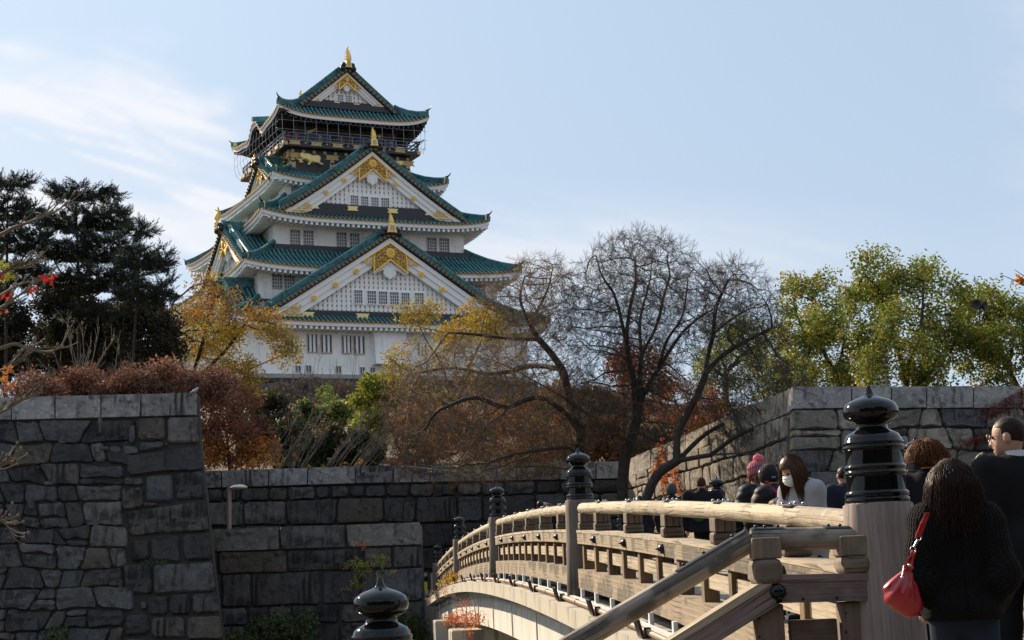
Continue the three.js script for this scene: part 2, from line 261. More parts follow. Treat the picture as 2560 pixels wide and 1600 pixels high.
class Wall {                                                         // a plane, the pieces that lie in it and the thing they belong to
  constructor(name, label, o, n, map) {
    this.n = n.clone().normalize(); this.ex = V(0, 1, 0).cross(this.n).normalize(); this.ey = this.n.clone().cross(this.ex); this.o = o;
    this.map = map ?? ((a, b) => onPlane(a, b, o, this.n));
    this.root = thing(name, label, 'wall', o); this.basis = new THREE.Matrix4().makeBasis(this.ex, this.ey, this.n); this.boxes = [];
  }
  local(a, b) { const d = this.map(a, b).sub(this.o); return V2(d.dot(this.ex), d.dot(this.ey)); }
  stone(poly, r, mats, opt, name = 'stone') {
    const m = part(name, stoneGeo(poly.map(([a, b]) => this.local(a, b)), r, opt).applyMatrix4(this.basis), mats[Math.floor(r() * mats.length)], this.root); return m;
  }
  // courses between wavy lines; each course has its joints; some stones are split in two
  courses(lines, joints, r, mats, { amp = 0.25, slant = 0.12, split = 0.12, scale = 1, opt } = {}) {
    const seed = r() * 100, line = (k, a) => { const [y0, y1, a0, a1] = lines[k], t = (a - a0) / (a1 - a0), h = k && k < lines.length - 1 ? Math.abs(lines[k][0] - lines[k - 1][0]) : 0; return lerp(y0, y1, t) + amp * h * (vnoise(a * scale + seed + k * 31, k * 7.7) - 0.5) * 2; };
    for (let k = 0; k + 1 < lines.length; k++) {
      const js = joints[k]; let prev = null;
      js.forEach((a, i) => {
        const w = i ? a - js[i - 1] : 0, sl = i && i < js.length - 1 ? slant * w * (r() - 0.5) * 2 : 0, cur = [a + sl, a - sl];
        if (prev) {
          const [tl, bl] = prev, [tr, br] = cur, T = (x) => [x, line(k, x)], B = (x) => [x, line(k + 1, x)];
          if (r() < split) { const f = 0.3 + 0.4 * r(), mid = (x, y) => [lerp(x, y, f), 0], L = [lerp(tl, bl, f), lerp(line(k, tl), line(k + 1, bl), f)], R = [lerp(tr, br, f), lerp(line(k, tr), line(k + 1, br), f) + 0]; this.stone([T(tl), T(tr), R, L], r, mats, opt); this.stone([L, R, B(br), B(bl)], r, mats, opt); }
          else this.stone([T(tl), T(tr), B(br), B(bl)], r, mats, opt);
        }
        prev = cur;
      });
    }
  }
  core(poly, depth) {                                                // the body behind the stones
    const p = poly.map(([a, b]) => this.local(a, b)), s = new THREE.Shape(p), g = new THREE.ExtrudeGeometry(s, { depth, bevelEnabled: false }).translate(0, 0, -depth - 0.02).applyMatrix4(this.basis);
    return part('wall_core', g, M.core, this.root);
  }
}
const seq = (a, b, w, r, v = 0.5) => { const o = [a]; let x = a; for (;;) { x += w * (1 - v / 2 + v * r()); if (x > b - w * 0.45) { o.push(b); return o; } o.push(x); } };

{ // left wall: coping, corner stones as they stand, the rest in rough courses
  const r = rng(11), w = new Wall('moat_wall', 'dark stone moat wall with a smooth grey coping, at the left edge', at(250, 1200, 62), V(0.02, 0.11, 1)), z = ([x, y]) => [x * 0.4233, 960 + y * 0.4233];
  [[-330, -190, 1], [-190, 0, 0], [0, 72, 0], [72, 330, 0], [330, 600, 0], [600, 836, 1], [836, 1166, 2]].forEach(([a, b, k]) => { const t = (x) => 82 - x * 0.0232, q = (x) => 219 - x * 0.0262; const c = w.stone([[a, t(a)], [b, t(b)], [b, q(b)], [a, q(a)]].map(z), r, [copingMats[k]], { out: 0.16, bevel: 0.02, back: 0.45, gap: 0.012, cut: 0.02, rough: 0 }, 'coping_stone'); });
  const Q = [[800, 200, 978, 194, 982, 335, 815, 340], [985, 193, 1172, 189, 1180, 352, 990, 358], [820, 345, 968, 338, 972, 378, 828, 408], [972, 338, 990, 345, 1002, 372, 975, 376], [745, 425, 1185, 360, 1200, 510, 752, 545], [728, 555, 850, 552, 852, 605, 725, 598], [862, 540, 1025, 535, 1028, 705, 862, 700], [1032, 520, 1205, 512, 1220, 680, 1035, 690], [712, 615, 848, 608, 852, 735, 722, 750], [742, 752, 1215, 685, 1238, 868, 765, 900], [772, 925, 880, 918, 888, 1045, 775, 1060], [892, 898, 1065, 892, 1068, 1055, 890, 1045], [1075, 885, 1242, 872, 1257, 1040, 1085, 1048], [730, 1065, 900, 1060, 905, 1245, 730, 1240], [905, 1065, 1262, 1048, 1280, 1225, 908, 1245], [868, 1258, 995, 1248, 995, 1365, 870, 1370], [1000, 1243, 1130, 1238, 1130, 1365, 1000, 1365], [1135, 1238, 1285, 1228, 1300, 1355, 1135, 1365], [735, 1365, 880, 1350, 890, 1480, 740, 1490], [895, 1380, 1090, 1370, 1095, 1500, 890, 1505], [1105, 1375, 1302, 1365, 1318, 1512, 1105, 1512], [735, 1500, 1000, 1515, 1005, 1640, 735, 1640], [1010, 1515, 1320, 1520, 1335, 1660, 1010, 1660]];
  for (const q of Q) w.stone([[q[0], q[1]], [q[2], q[3]], [q[4], q[5]], [q[6], q[7]]].map(z), r, stoneMats.slice(1), { out: 0.13 + 0.05 * r(), bevel: 0.08, gap: 0.03, cut: 0.12 });
  const ys = [218, 345, 480, 595, 700, 835, 960, 1090, 1200, 1330, 1450, 1590], right = [800, 780, 735, 720, 725, 755, 748, 728, 790, 735, 732], lines = ys.map((y) => [...z([0, y + 6]).slice(1), z([0, y - 4])[1], z([-330, 0])[0], z([800, 0])[0]]);
  const joints = right.map((b) => seq(-330, b, 168, r, 1.15).map((x) => x * 0.4233));
  w.courses(lines, joints, r, stoneMats.slice(1), { amp: 0.20, slant: 0.17, split: 0.22, scale: 0.013, opt: { out: 0.15, bevel: 0.055, gap: 0.012, cut: 0.11, rough: 0.11 } });
  // wedges that fill the widest joints
  for (const [x, y, a, b] of [[597, 250, 14, 55], [785, 300, 16, 60], [375, 335, 28, 26], [620, 385, 35, 14], [690, 388, 38, 18], [780, 395, 46, 24], [290, 590, 30, 15], [185, 705, 22, 38], [255, 745, 14, 16], [560, 655, 20, 12], [890, 714, 38, 9], [570, 860, 18, 70], [200, 1175, 14, 36], [718, 1195, 14, 40], [850, 1310, 18, 24], [60, 915, 24, 14], [480, 1010, 20, 40]]) w.stone([[x - a, y - b * (0.7 + 0.5 * r())], [x + a * (0.6 + 0.5 * r()), y - b], [x + a, y + b * (0.6 + 0.5 * r())], [x - a * (0.6 + 0.5 * r()), y + b]].map(z), r, stoneMats.slice(1, 6), { out: 0.17, bevel: 0.03, gap: 0.005, cut: 0.05 });
  w.core([[-330, 88], [1166, 58], [1180, 352], [1222, 690], [1258, 1040], [1282, 1230], [1340, 1700], [-330, 1700]].map(z), 0.5);
  const side = at(494, 985, 62.2), rw = part('return_wall', new THREE.BoxGeometry(1.6, 15.8, 24).rotateY(0.27), stoneMats[6], w.root); rw.position.set(side.x - 4.35 - w.o.x, side.y - 8.3 - w.o.y, -(62.4 + 11.6) - w.o.z);
}
{ // low wall at the far bank with a long flat coping
  const r = rng(12), w = new Wall('bank_wall', 'low stone wall with long flat coping, left of the bridge end', at(800, 1420, 66), V(0, 0.08, 1)), o = { out: 0.12, bevel: 0.05, gap: 0.03, cut: 0.1 };
  const cop = (x) => 1324 - (x - 527) * 0.0343, bot = (x) => 1380 - (x - 532) * 0.0346;
  [[400, 527, 1], [527, 698, 0], [699, 864, 2], [865, 1052, 1]].forEach(([a, b, k]) => w.stone([[a, cop(a) + (a < 520 ? 8 : 0)], [b, cop(b)], [b + 2, bot(b)], [a + 4, bot(a)]], r, [k ? stoneMats[k === 2 ? 5 : 0] : stoneMats[0]], { out: 0.16, bevel: 0.04, back: 1.2, gap: 0.02, cut: 0.05, rough: 0 }, 'coping_stone'));
  for (const [y0, y1, js] of [[1381, 1436, [420, 545, 717, 908, 980, 1056]], [1437, 1520, [430, 553, 627, 804, 900, 1060]], [1521, 1566, [430, 545, 620, 672, 728, 850, 1062]], [1567, 1640, [430, 540, 612, 655, 740, 850, 960, 1066]]])
    js.forEach((b, i) => { if (!i) return; const a = js[i - 1], s = (x, y) => y - (x - 545) * 0.033, j = () => (r() - 0.5) * 7; w.stone([[a + 2 + j(), s(a, y0) + j() * 0.6], [b - 1, s(b, y0) + j() * 0.6], [b - 1 + j(), s(b, y1)], [a + 2, s(a, y1)]], r, stoneMats.slice(3), o); });
  w.core([[400, 1340], [527, 1327], [1050, 1310], [1068, 1700], [400, 1700]], 1.1);
}
{ // the tall wall behind it
  const r = rng(13), w = new Wall('gate_wall', 'tall stone wall with rain streaked coping, behind the lamp post', at(1000, 1300, 85), V(0.0, 0.05, 1)), top = (x) => x < 900 ? 1178 - (x - 511) * 0.0317 : 1165.7 - (x - 900) * 0.0185;
  const js = [470, 555, 673, 770, 889, 985, 1075, 1180, 1290, 1400, 1490, 1575], kinds = [2, 2, 1, 0, 2, 1, 0, 1, 2, 1, 0];
  js.forEach((b, i) => { if (i) { const a = js[i - 1]; w.stone([[a, top(a)], [b, top(b)], [b, top(b) + 43], [a, top(a) + 43]], r, [copingMats[kinds[i - 1]]], { out: 0.2, bevel: 0.02, back: 1.3, gap: 0.012, cut: 0.02, rough: 0 }, 'coping_stone'); } });
  const L = (d) => [top(470) + d, top(1580) + d, 470, 1580], o = { out: 0.17, bevel: 0.07, gap: 0.04, cut: 0.16 };
  w.courses([L(44), L(77), L(140), L(205), L(262), L(330)], [[470, 512, 556, 602, 673, 720, 790, 824, 873, 913, 965, 1025, 1085, 1144, 1204, 1260, 1340, 1400, 1480, 1580], [470, 609, 716, 843, 960, 1040, 1144, 1206, 1340, 1415, 1500, 1580], [470, 530, 610, 716, 843, 1038, 1144, 1240, 1300, 1345, 1418, 1500, 1580], seq(470, 1580, 105, r), seq(470, 1580, 90, r)], r, stoneMats.slice(2), { amp: 0.10, slant: 0.03, split: 0.06, scale: 0.02, opt: o });
  w.core([[470, top(470) + 4], [1580, top(1580) + 4], [1580, 1560], [470, 1560]], 2.2);
}
{ // right wall: shaded front and sunlit flank
  const r = rng(14), w = new Wall('corner_wall', 'shaded stone wall with smooth coping, right behind the people', RAMP_A.clone().setY(2), V(0.055, 0.09, 1)), top = (x) => 968 - (x - 1978) * 0.003;
  w.o.copy(onPlane(1978, 1100, RAMP_A, w.n)); w.root.position.copy(w.o); w.map = (a, b) => onPlane(a, b, RAMP_A, w.n);
  const js = [1978, 2127, 2226, 2314, 2430, 2552, 2680, 2800];
  js.forEach((b, i) => { if (i) { const a = js[i - 1]; w.stone([[a, top(a)], [b, top(b)], [b, top(b) + 54], [a, top(a) + 56]], r, [copingMats[[0, 0, 0, 1, 0, 1, 0][i - 1]]], { out: 0.16, bevel: 0.02, back: 1.3, gap: 0.014, cut: 0.02, rough: 0 }, 'coping_stone'); } });
  const L = (d) => [top(1978) + d, top(2800) + d - 4, 1978, 2800];
  w.courses([L(57), L(104), L(160), L(215), L(270), L(330), L(400), L(480)], [...Array(7)].map(() => seq(1978, 2800, 84, r, 1.0)), r, stoneMats.slice(0, 6).concat(sunTintStone, sunTintStone), { amp: 0.18, slant: 0.12, split: 0.3, scale: 0.02, opt: { out: 0.15, bevel: 0.06, gap: 0.014, cut: 0.10, rough: 0.08 } });
  w.core([[1980, top(1978) + 4], [2800, top(2800) + 4], [2800, 1560], [1986, 1560]], 2.4);
  // the flank, seen along its length
  const d = RAMP_B.clone().sub(RAMP_A).setY(0), len = d.length(); d.normalize();
  const n = V(d.z, 0.03, -d.x).normalize(); if (n.x > 0) n.negate();
  const f = new Wall('flank_wall', 'sunlit stone wall tinted tan for the sunlight, running back beside the bridge end', RAMP_A.clone().setY(0.6), n, (s, y) => V(RAMP_A.x + d.x * s, y, RAMP_A.z + d.z * s)), ty = (s) => lerp(RAMP_A.y, RAMP_B.y, s / len);
  const cj = seq(0, len, 3.1, r, 0.4);
  cj.forEach((b, i) => { if (i) { const a = cj[i - 1]; f.stone([[a, ty(a)], [b, ty(b)], [b, ty(b) - 0.92], [a, ty(a) - 0.92]], r, [sunTintStone[3]], { out: 0.12, bevel: 0.02, back: 1.2, gap: 0.012, cut: 0.02, rough: 0 }, 'coping_stone'); } });
  const hs = [0.93, 2.0, 3.0, 4.1, 5.0, 6.0, 7.2].map((h) => [ty(0) - h, ty(len) - h * 0.82, 0, len]);
  f.courses(hs, hs.slice(1).map(() => seq(0.05, len, 1.45, r, 0.9)), r, sunTintStone, { amp: 0.14, slant: 0.06, split: 0.16, scale: 0.3, opt: { out: 0.14, bevel: 0.06, gap: 0.035, cut: 0.14, rough: 0.05 } });
  f.core([[0.05, ty(0) - 0.05], [len, ty(len) - 0.05], [len, -2], [0.05, -2]], 1.5);
}

// ---------------------------------------------------------------- the castle tower
const CASTLE = V(-23.56, 0, -205), YAW = 25.734 * RAD;
const tower = thing('castle_tower', 'tall white castle tower with green tiled roofs and gold ornaments', 'castle', CASTLE, undefined, YAW);
const cd = V(Math.cos(YAW), 0, -Math.sin(YAW)), cn = V(Math.sin(YAW), 0, Math.cos(YAW));
function onFace(px, py, side, dist) {                                // [along, height] on the front ('f') or left ('l') face that lies dist from the axis
  const n = side === 'f' ? cn : cd.clone().negate(), p = onPlane(px, py, CASTLE.clone().addScaledVector(n, dist), n), q = p.clone().sub(CASTLE);
  return side === 'f' ? [q.dot(cd), p.y] : [q.dot(cn), p.y];
}
// a face seen from its own front: x to the right, z out; 'f' as it is, 'l' turned
const faceM = { f: new THREE.Matrix4(), l: new THREE.Matrix4().makeRotationY(-Math.PI / 2), r: new THREE.Matrix4().makeRotationY(Math.PI / 2), b: new THREE.Matrix4().makeRotationY(Math.PI) };
function roofTier({ U, W, y, ui, wi, yi, uw, ww, lift = 0.9, white = true, bump = 0, rolls = 'flr', front = true }) {
  const bed = [], roll = [], ends = [], soffit = [], fascia = [], raft = [], hips = [], gold = [], horn = [];
  const sides = { f: [U, ui, W, wi, ww], b: [U, ui, W, wi, ww], l: [W, wi, U, ui, uw], r: [W, wi, U, ui, uw] };
  for (const k in sides) {
    const [A, a, B, b, bw] = sides[k], m = faceM[k];
    const hump = (q, t) => (bump && (k === 'l' || k === 'r') ? bump * Math.exp(-((q / 2.0) ** 4)) * (1 - t * 0.85) - 0.25 * Math.exp(-(((Math.abs(q) - 3.6) / 1.2) ** 2)) * (1 - t) : 0);
    const P = (q, t, up = 0, out = 0) => { const half = lerp(A, a, t), s = Math.min(1, Math.abs(q) / half), h = y + (yi - y) * (0.74 * t + 0.26 * t * t) + lift * s ** 5 * (1 - t) ** 2 + hump(q, t); return V(q, h + up, lerp(B, b, t) + out).applyMatrix4(m); };
    const N = 40;
    for (let i = 0; i < N; i++) for (let j = 0; j < 4; j++) { const t0 = j / 4, t1 = (j + 1) / 4, s0 = -1 + 2 * i / N, s1 = -1 + 2 * (i + 1) / N, h0 = lerp(A, a, t0), h1 = lerp(A, a, t1); bed.push([P(s0 * h0, t0), P(s1 * h0, t0), P(s1 * h1, t1), P(s0 * h1, t1)]); }
    for (let i = 0; i < N; i++) {
      const q0 = A * (-1 + 2 * i / N), q1 = A * (-1 + 2 * (i + 1) / N), w0 = q0 / A * (bw + 0.02), w1 = q1 / A * (bw + 0.02);
      const D = (q, up, out) => P(q, 0, up, out);
      fascia.push([D(q0, -0.5, -0.12), D(q1, -0.5, -0.12), D(q1, -0.14, -0.06), D(q0, -0.14, -0.06)], [D(q0, -0.14, -0.06), D(q1, -0.14, -0.06), D(q1, -0.02, 0.02), D(q0, -0.02, 0.02)]);
      const c0 = V(clamp(q0, -A + (B - bw), A - (B - bw)), y - 0.35, bw).applyMatrix4(m), c1 = V(clamp(q1, -A + (B - bw), A - (B - bw)), y - 0.35, bw).applyMatrix4(m);
      soffit.push([D(q0, -0.46, -0.1), c0, c1, D(q1, -0.46, -0.1)]);
    }
    if (k === 'b') continue;
    for (let q = -A + 0.35; q < A - 0.2; q += 0.66) { const top = P(q, 0, -0.62, -0.22), t2 = P(q, 0, -0.60, -1.9); const ax = V(1, 0, 0).transformDirection(m).multiplyScalar(0.15), dn = V(0, -0.24, 0); const p = [top.clone().sub(ax), top.clone().add(ax), t2.clone().add(ax), t2.clone().sub(ax)], d = p.map((x) => x.clone().add(dn)), u = p.map((x) => x.clone().add(V(0, 0.14, 0))); raft.push([d[0], d[1], u[1], u[0]], [d[1], d[2], u[2], u[1]], [d[3], d[0], u[0], u[3]], [d[3], d[2], d[1], d[0]]); }
    for (let q = -A + 0.3; q <= A - 0.25; q += 0.56) {
      const tm = Math.abs(q) <= a ? 1 : (A - Math.abs(q)) / (A - a); if (tm < 0.05) continue;
      const ax = V(1, 0, 0).transformDirection(m); let prev = null;
      for (let j = 0; j <= 3; j++) { const p = P(q, tm * j / 3, 0.02, 0.04), r = [[-0.13, 0], [-0.08, 0.17], [0.08, 0.17], [0.13, 0]].map(([dx, dy]) => p.clone().addScaledVector(ax, dx).add(V(0, dy, 0))); if (prev) for (let i = 0; i < 3; i++) roll.push([prev[i], prev[i + 1], r[i + 1], r[i]]); prev = r; }
      ends.push(new THREE.CylinderGeometry(0.17, 0.17, 0.08, 8).rotateX(Math.PI / 2).applyMatrix4(m).translate(...P(q, 0, 0.05, 0.07).toArray()));
      ends.push(box(0.24, 0.07, 0.06).applyMatrix4(m).translate(...P(q + 0.28, 0, -0.02, 0.04).toArray()));
    }
    for (const sg of k === 'f' ? [-1, 1] : []) {                      // corner ridges of the front
      const pts = [0, 0.15, 0.35, 0.6, 0.85, 1].map((t) => P(sg * lerp(A, a, t), t, 0.28));
      hips.push(bar(pts, 0.62, 0.66)); hips.push(tube(pts.map((p) => p.clone().add(V(0, 0.38, 0))), 0.17, 6));
      const e = P(sg * A, 0, 0.1), o = V(sg, 0, 1).normalize();
      gold.push(rbox(0.62, 0.8, 0.2, 0.05).rotateY(Math.atan2(sg, 1)).translate(e.x - o.x * 0.35, e.y + 0.35, e.z - o.z * 0.35), rbox(0.5, 0.55, 0.35, 0.06).rotateY(Math.atan2(sg, 1)).translate(e.x - o.x * 0.75, e.y - 0.75, e.z - o.z * 0.75));
      horn.push(tube([0, 0.35, 0.6, 0.8].map((t, i) => V(e.x - o.x * (0.35 - t), e.y + 0.72 + [0, 0.06, 0.22, 0.5][i], e.z - o.z * (0.35 - t))), [0.13, 0.11, 0.08, 0.03], 6));
    }
  }
  for (const sg of [-1]) { const t = [0, 0.2, 0.5, 1].map((t) => { const s = sides.l, A = s[0], a = s[1]; return V(-lerp(U, ui, t), y + (yi - y) * (0.74 * t + 0.26 * t * t) + lift * (1 - t) ** 2 + 0.3, -lerp(W, wi, t)); }); hips.push(bar(t, 0.6, 0.6)); horn.push(tube([V(-U + 0.3, y + lift + 0.5, -W + 0.3), V(-U, y + lift + 0.6, -W), V(-U - 0.3, y + lift + 1.0, -W - 0.3)], [0.12, 0.1, 0.03], 6)); gold.push(rbox(0.6, 0.7, 0.6, 0.06, -U + 0.4, y + lift + 0.1, -W + 0.4)); }
  const root = part('roof', metric(quadsGeo(bed), 4), M.tileBed, tower);
  part('flashing', [bar([V(-ui - 0.3, yi - 0.35, wi + 0.45), V(ui + 0.3, yi - 0.35, wi + 0.45)], 1.1, 0.75), bar([V(-ui - 0.45, yi - 0.35, -wi), V(-ui - 0.45, yi - 0.35, wi + 0.3)], 1.1, 0.75)], M.blackWood, root);
  part('tile_rolls', metric(quadsGeo(roll), 4), M.tile, root, 'stuff'); part('tile_ends', ends, M.tileEnd, root, 'stuff');
  part('soffit', metric(quadsGeo(soffit), 3), white ? M.plaster : M.blackSoffit, root); part('eave_board', quadsGeo(fascia), M.plasterTrim, root);
  part('rafters', quadsGeo(raft), white ? M.plasterTrim : M.blackSoffit, root, 'stuff');
  for (const g of hips) part('hip_ridge', metric(g, 4), g.index ? M.tile : M.tileRidge, root); for (const q of gold) part('ridge_end', q, M.goldPale, root); for (const q of horn) part('ridge_horn', q, M.iron, root);
  return root;
}
// storeys and their roofs, heights and half sizes measured on the photograph
const storey = (u, w, y0, y1, m, name = 'wall') => part(name, metric(box(2 * u, y1 - y0, 2 * w, 0, (y0 + y1) / 2, 0), 6, 'x'), m, tower);
const wall1 = storey(18.0, 21.0, 24.5, 31.2, M.plaster), wall2 = storey(15.37, 18.26, 31.0, 37.9, M.plaster), wall3 = storey(12.46, 15.33, 38.0, 44.9, M.plaster), wall4 = storey(9.66, 11.13, 45.0, 51.0, M.plaster), wall5 = storey(8.15, 8.74, 51.0, 55.3, M.blackWood, 'black_wall');
part('base_course', box(36.4, 0.5, 42.4, 0, 24.45, 0), std({ color: [.35, .34, .33], roughness: 0.9 }), tower);
roofTier({ U: 20.17, W: 23.24, y: 30.55, ui: 15.4, wi: 18.3, yi: 33.7, uw: 18, ww: 21, lift: 0.7 });
roofTier({ U: 17.74, W: 20.82, y: 37.35, ui: 12.5, wi: 15.36, yi: 40.95, uw: 15.37, ww: 18.26, lift: 0.75 });
roofTier({ U: 14.82, W: 18.18, y: 44.0, ui: 9.7, wi: 11.2, yi: 47.9, uw: 12.46, ww: 15.33, lift: 0.85 });
roofTier({ U: 11.66, W: 12.87, y: 50.1, ui: 8.17, wi: 8.76, yi: 52.3, uw: 9.66, ww: 11.13, lift: 0.75 });
roofTier({ U: 10.16, W: 10.85, y: 59.05, ui: 6.3, wi: 8.5, yi: 61.3, uw: 6.6, ww: 7.2, lift: 1.15, white: false, bump: 1.45 });
for (const s of [-1, 1]) { const k = box(0.5, 0.5, 3.2, s * 9.6, 61.0, 0).rotateZ(0); part('porch_ridge', metric(bar([V(s * 6.2, 61.6, 0), V(s * 10.4, 61.1, 0)], 0.6, 0.5), 4), M.tile, tower); }

function rosette(r, x, y, z) {
  const list = [new THREE.CylinderGeometry(r, r * 1.02, 0.12, 20).rotateX(Math.PI / 2), new THREE.SphereGeometry(r * 0.26, 8, 6).scale(1, 1, 0.5).translate(0, 0, 0.1)];
  for (let i = 0; i < 8; i++) { const a = i * Math.PI / 4; list.push(new THREE.SphereGeometry(r * 0.3, 7, 5).scale(1, 0.85, 0.45).translate(r * 0.58, 0, 0.07).rotateZ(a)); }
  return merge(list).translate(x, y, z);
}
function filigree(inside, bounds, z, r, step = 0.34) {                // gold scrolls that fill an outline
  const list = [];
  for (let x = bounds[0]; x < bounds[2]; x += step) for (let y = bounds[1]; y < bounds[3]; y += step) {
    const px = x + (r() - 0.5) * step * 0.4, py = y + (r() - 0.5) * step * 0.4; if (!inside(px, py)) continue;
    list.push(new THREE.TorusGeometry(step * (0.26 + 0.1 * r()), 0.048, 4, 9, Math.PI * (1.1 + 0.7 * r())).rotateZ(r() * 6.3).translate(px, py, z));
    if (r() < 0.6) list.push(new THREE.SphereGeometry(0.085, 5, 4).translate(px + (r() - 0.5) * step, py + (r() - 0.5) * step, z));
  }
  return list;
}
function finial(g, x, y, z, sp = 1, sf = 1, side = false) {            // arched gold plate standing on y and the fish above it
  const sh = new THREE.Shape(); sh.moveTo(-0.62, -0.5); sh.quadraticCurveTo(-0.46, -0.3, -0.46, 0.1); sh.lineTo(-0.40, 0.55); sh.quadraticCurveTo(0, 0.82, 0.40, 0.55); sh.lineTo(0.46, 0.1); sh.quadraticCurveTo(0.46, -0.3, 0.62, -0.5); sh.lineTo(0.3, -0.42); sh.lineTo(-0.3, -0.42);
  const p = new THREE.ExtrudeGeometry(sh, { depth: 0.28, bevelSize: 0.06, bevelThickness: 0.06, bevelSegments: 2, curveSegments: 6 }), up = y + 0.5 * sp;
  const plate = part('ridge_end_plate', p.scale(sp, sp, sp).translate(x, up, z), M.goldPale, g);
  const ins = []; for (const [a, b] of [[-0.16, 0.25], [0.16, 0.25], [-0.18, -0.12], [0.18, -0.12], [0, 0.05]]) ins.push(new THREE.TorusGeometry(0.13, 0.035, 5, 10).translate(a, b, 0.36));
  part('plate_relief', ins.map((q) => q.scale(sp, sp, sp).translate(x, up, z)), M.goldDull, plate);
  const pts = [V(0, 0, 0.1), V(0, 0.35, 0.28), V(0, 0.8, 0.2), V(0, 1.25, 0), V(-0.02, 1.7, -0.12), V(-0.06, 2.05, -0.1), V(0.02, 2.4, 0.06)], bits = [tube(pts, [0.36, 0.44, 0.40, 0.31, 0.22, 0.14, 0.04], 10)];
  for (const [yy, w] of [[0.35, 0.6], [0.75, 0.55], [1.15, 0.46], [1.5, 0.34]]) for (const q of [-1, 1]) bits.push(new THREE.ConeGeometry(0.12, 0.42, 6).rotateZ(-q * 0.9).translate(q * w * 0.8, yy + 0.1, 0.05));
  for (let i = 0; i < 4; i++) bits.push(new THREE.TorusGeometry(0.37 - i * 0.055, 0.05, 5, 12).rotateX(Math.PI / 2).translate(0, 0.45 + i * 0.32, 0.22 - i * 0.09));
  part('gold_fish', bits.map((q) => q.rotateY(side ? 0.4 : 0).scale(sf, sf, sf).translate(x, up + 0.62 * sp, z - 0.1)), M.gold, g);
}
function gable({ face, cx = 0, b, yb, ya, zw, zb, back, band = 1.0, bw = 1.7, off = 0.55, k = 0.03, fin = [0.9, 0.8], windows = [], roses = [], sparse = false, seed = 1 }) {
  const g = new THREE.Group(); g.name = 'gable'; g.applyMatrix4(faceM[face]); tower.add(g);
  const r = rng(seed), Y = (x) => { const t = Math.abs(x - cx) / b; return ya - (ya - yb) * (t * (1 + k) - k * t * t); }, N = 10, xs = [...Array(N + 1)].map((_, i) => i / N);
  const bed = [], rolls = [], verge = [], ends = [], small = [];
  for (const s of [-1, 1]) {
    const X = (t) => cx + s * t * (b + 0.4), zF = zb + 0.55;
    for (let i = 0; i < N; i++) {
      const x0 = X(xs[i]), x1 = X(xs[i + 1]), a = V(x0, Y(x0), zF), c = V(x1, Y(x1), zF), d = V(0, -0.42, 0);
      bed.push([a, c, c.clone().setZ(back), a.clone().setZ(back)], [a.clone().add(d), c.clone().add(d), c.clone().setZ(back).add(d), a.clone().setZ(back).add(d)], [a, c, c.clone().add(d), a.clone().add(d)]);
    }
    for (let z = zF - 1.45; z > back; z -= 0.56) { let prev = null; for (let i = 0; i <= 6; i++) { const x = X(i / 6), p = V(x, Y(x) + 0.02, z), q = [[-0.13, 0], [-0.08, 0.17], [0.08, 0.17], [0.13, 0]].map(([dz, dy]) => p.clone().add(V(0, dy, dz))); if (prev) for (let j = 0; j < 3; j++) rolls.push([prev[j], prev[j + 1], q[j + 1], q[j]]); prev = q; } }
    verge.push(bar(xs.map((t) => V(X(t * 0.97), Y(X(t * 0.97)) + 0.45 * smooth(0, 0.12, t), zF - 0.95)), 0.6, 0.9), bar(xs.map((t) => V(X(t), Y(X(t)) + 0.12, zF - 0.28)), 0.5, 0.2), tube(xs.map((t) => V(X(t * 0.97), Y(X(t * 0.97)) + 0.1 + 0.85 * smooth(0, 0.12, t), zF - 0.95)), 0.2, 6));
    const len = Math.hypot(b, ya - yb); for (let q = 0.35; q < len; q += 0.56) { const x = X(q / len); ends.push(new THREE.TorusGeometry(0.15, 0.055, 5, 9).translate(x, Y(x) - 0.12, zF + 0.06), new THREE.CylinderGeometry(0.17, 0.17, 0.5, 8).rotateX(Math.PI / 2).translate(x, Y(x) - 0.12, zF - 0.22)); verge.push(tube([V(x, Y(x) + 0.22, zF - 0.05), V(x, Y(x) + 0.22, zF - 0.6)], 0.12, 5)); }
  }
  verge.push(bar([V(cx, ya + 0.35, zb + 0.3), V(cx, ya + 0.35, back)], 0.75, 1.0), tube([V(cx, ya + 0.9, zb + 0.3), V(cx, ya + 0.9, back)], 0.2, 6));
  part('gable_roof', metric(quadsGeo(bed), 4), M.tileBed, g); part('tile_rolls', metric(quadsGeo(rolls), 4), M.tile, g, 'stuff'); for (const q of verge) if (q.attributes.position.count < 200 && q.index) small.push(q); else part('verge_ridge', metric(q, 4), q.index ? M.tile : M.tileRidge, g); part('verge_rolls', small.map((q) => metric(q, 4)), M.tile, g, 'stuff'); part('verge_tile_ends', ends, M.tileEnd, g, 'stuff');
  // barge boards in two steps
  const strip = (o0, o1, z, d, t1 = 1) => { const quads = []; for (const s of [-1, 1]) for (let i = 0; i < N; i++) { const P = (t, o, zz) => { const x = cx + s * t * b * t1; return V(x, Math.max(Y(x) - o, yb - 0.35), zz); }; const [t0, t2] = [xs[i], xs[i + 1]]; quads.push([P(t0, o0, z), P(t2, o0, z), P(t2, o1, z), P(t0, o1, z)], [P(t0, o1, z), P(t2, o1, z), P(t2, o1, z - d), P(t0, o1, z - d)]); } return quadsGeo(quads); };
  part('barge_board', [strip(off, off + bw * 0.36, zb + 0.25, 0.5), strip(off + bw * 0.34, off + bw * 0.86, zb + 0.05, 0.5), strip(off + bw * 0.84, off + bw * 1.3, zb - 0.12, 0.5)].map((q) => metric(q, 6)), M.plasterTrim, g);
  const inner = off + bw * 1.25, slope = (ya - yb) / b, iy = (x) => Y(x) - inner, by = yb + band - 0.1;
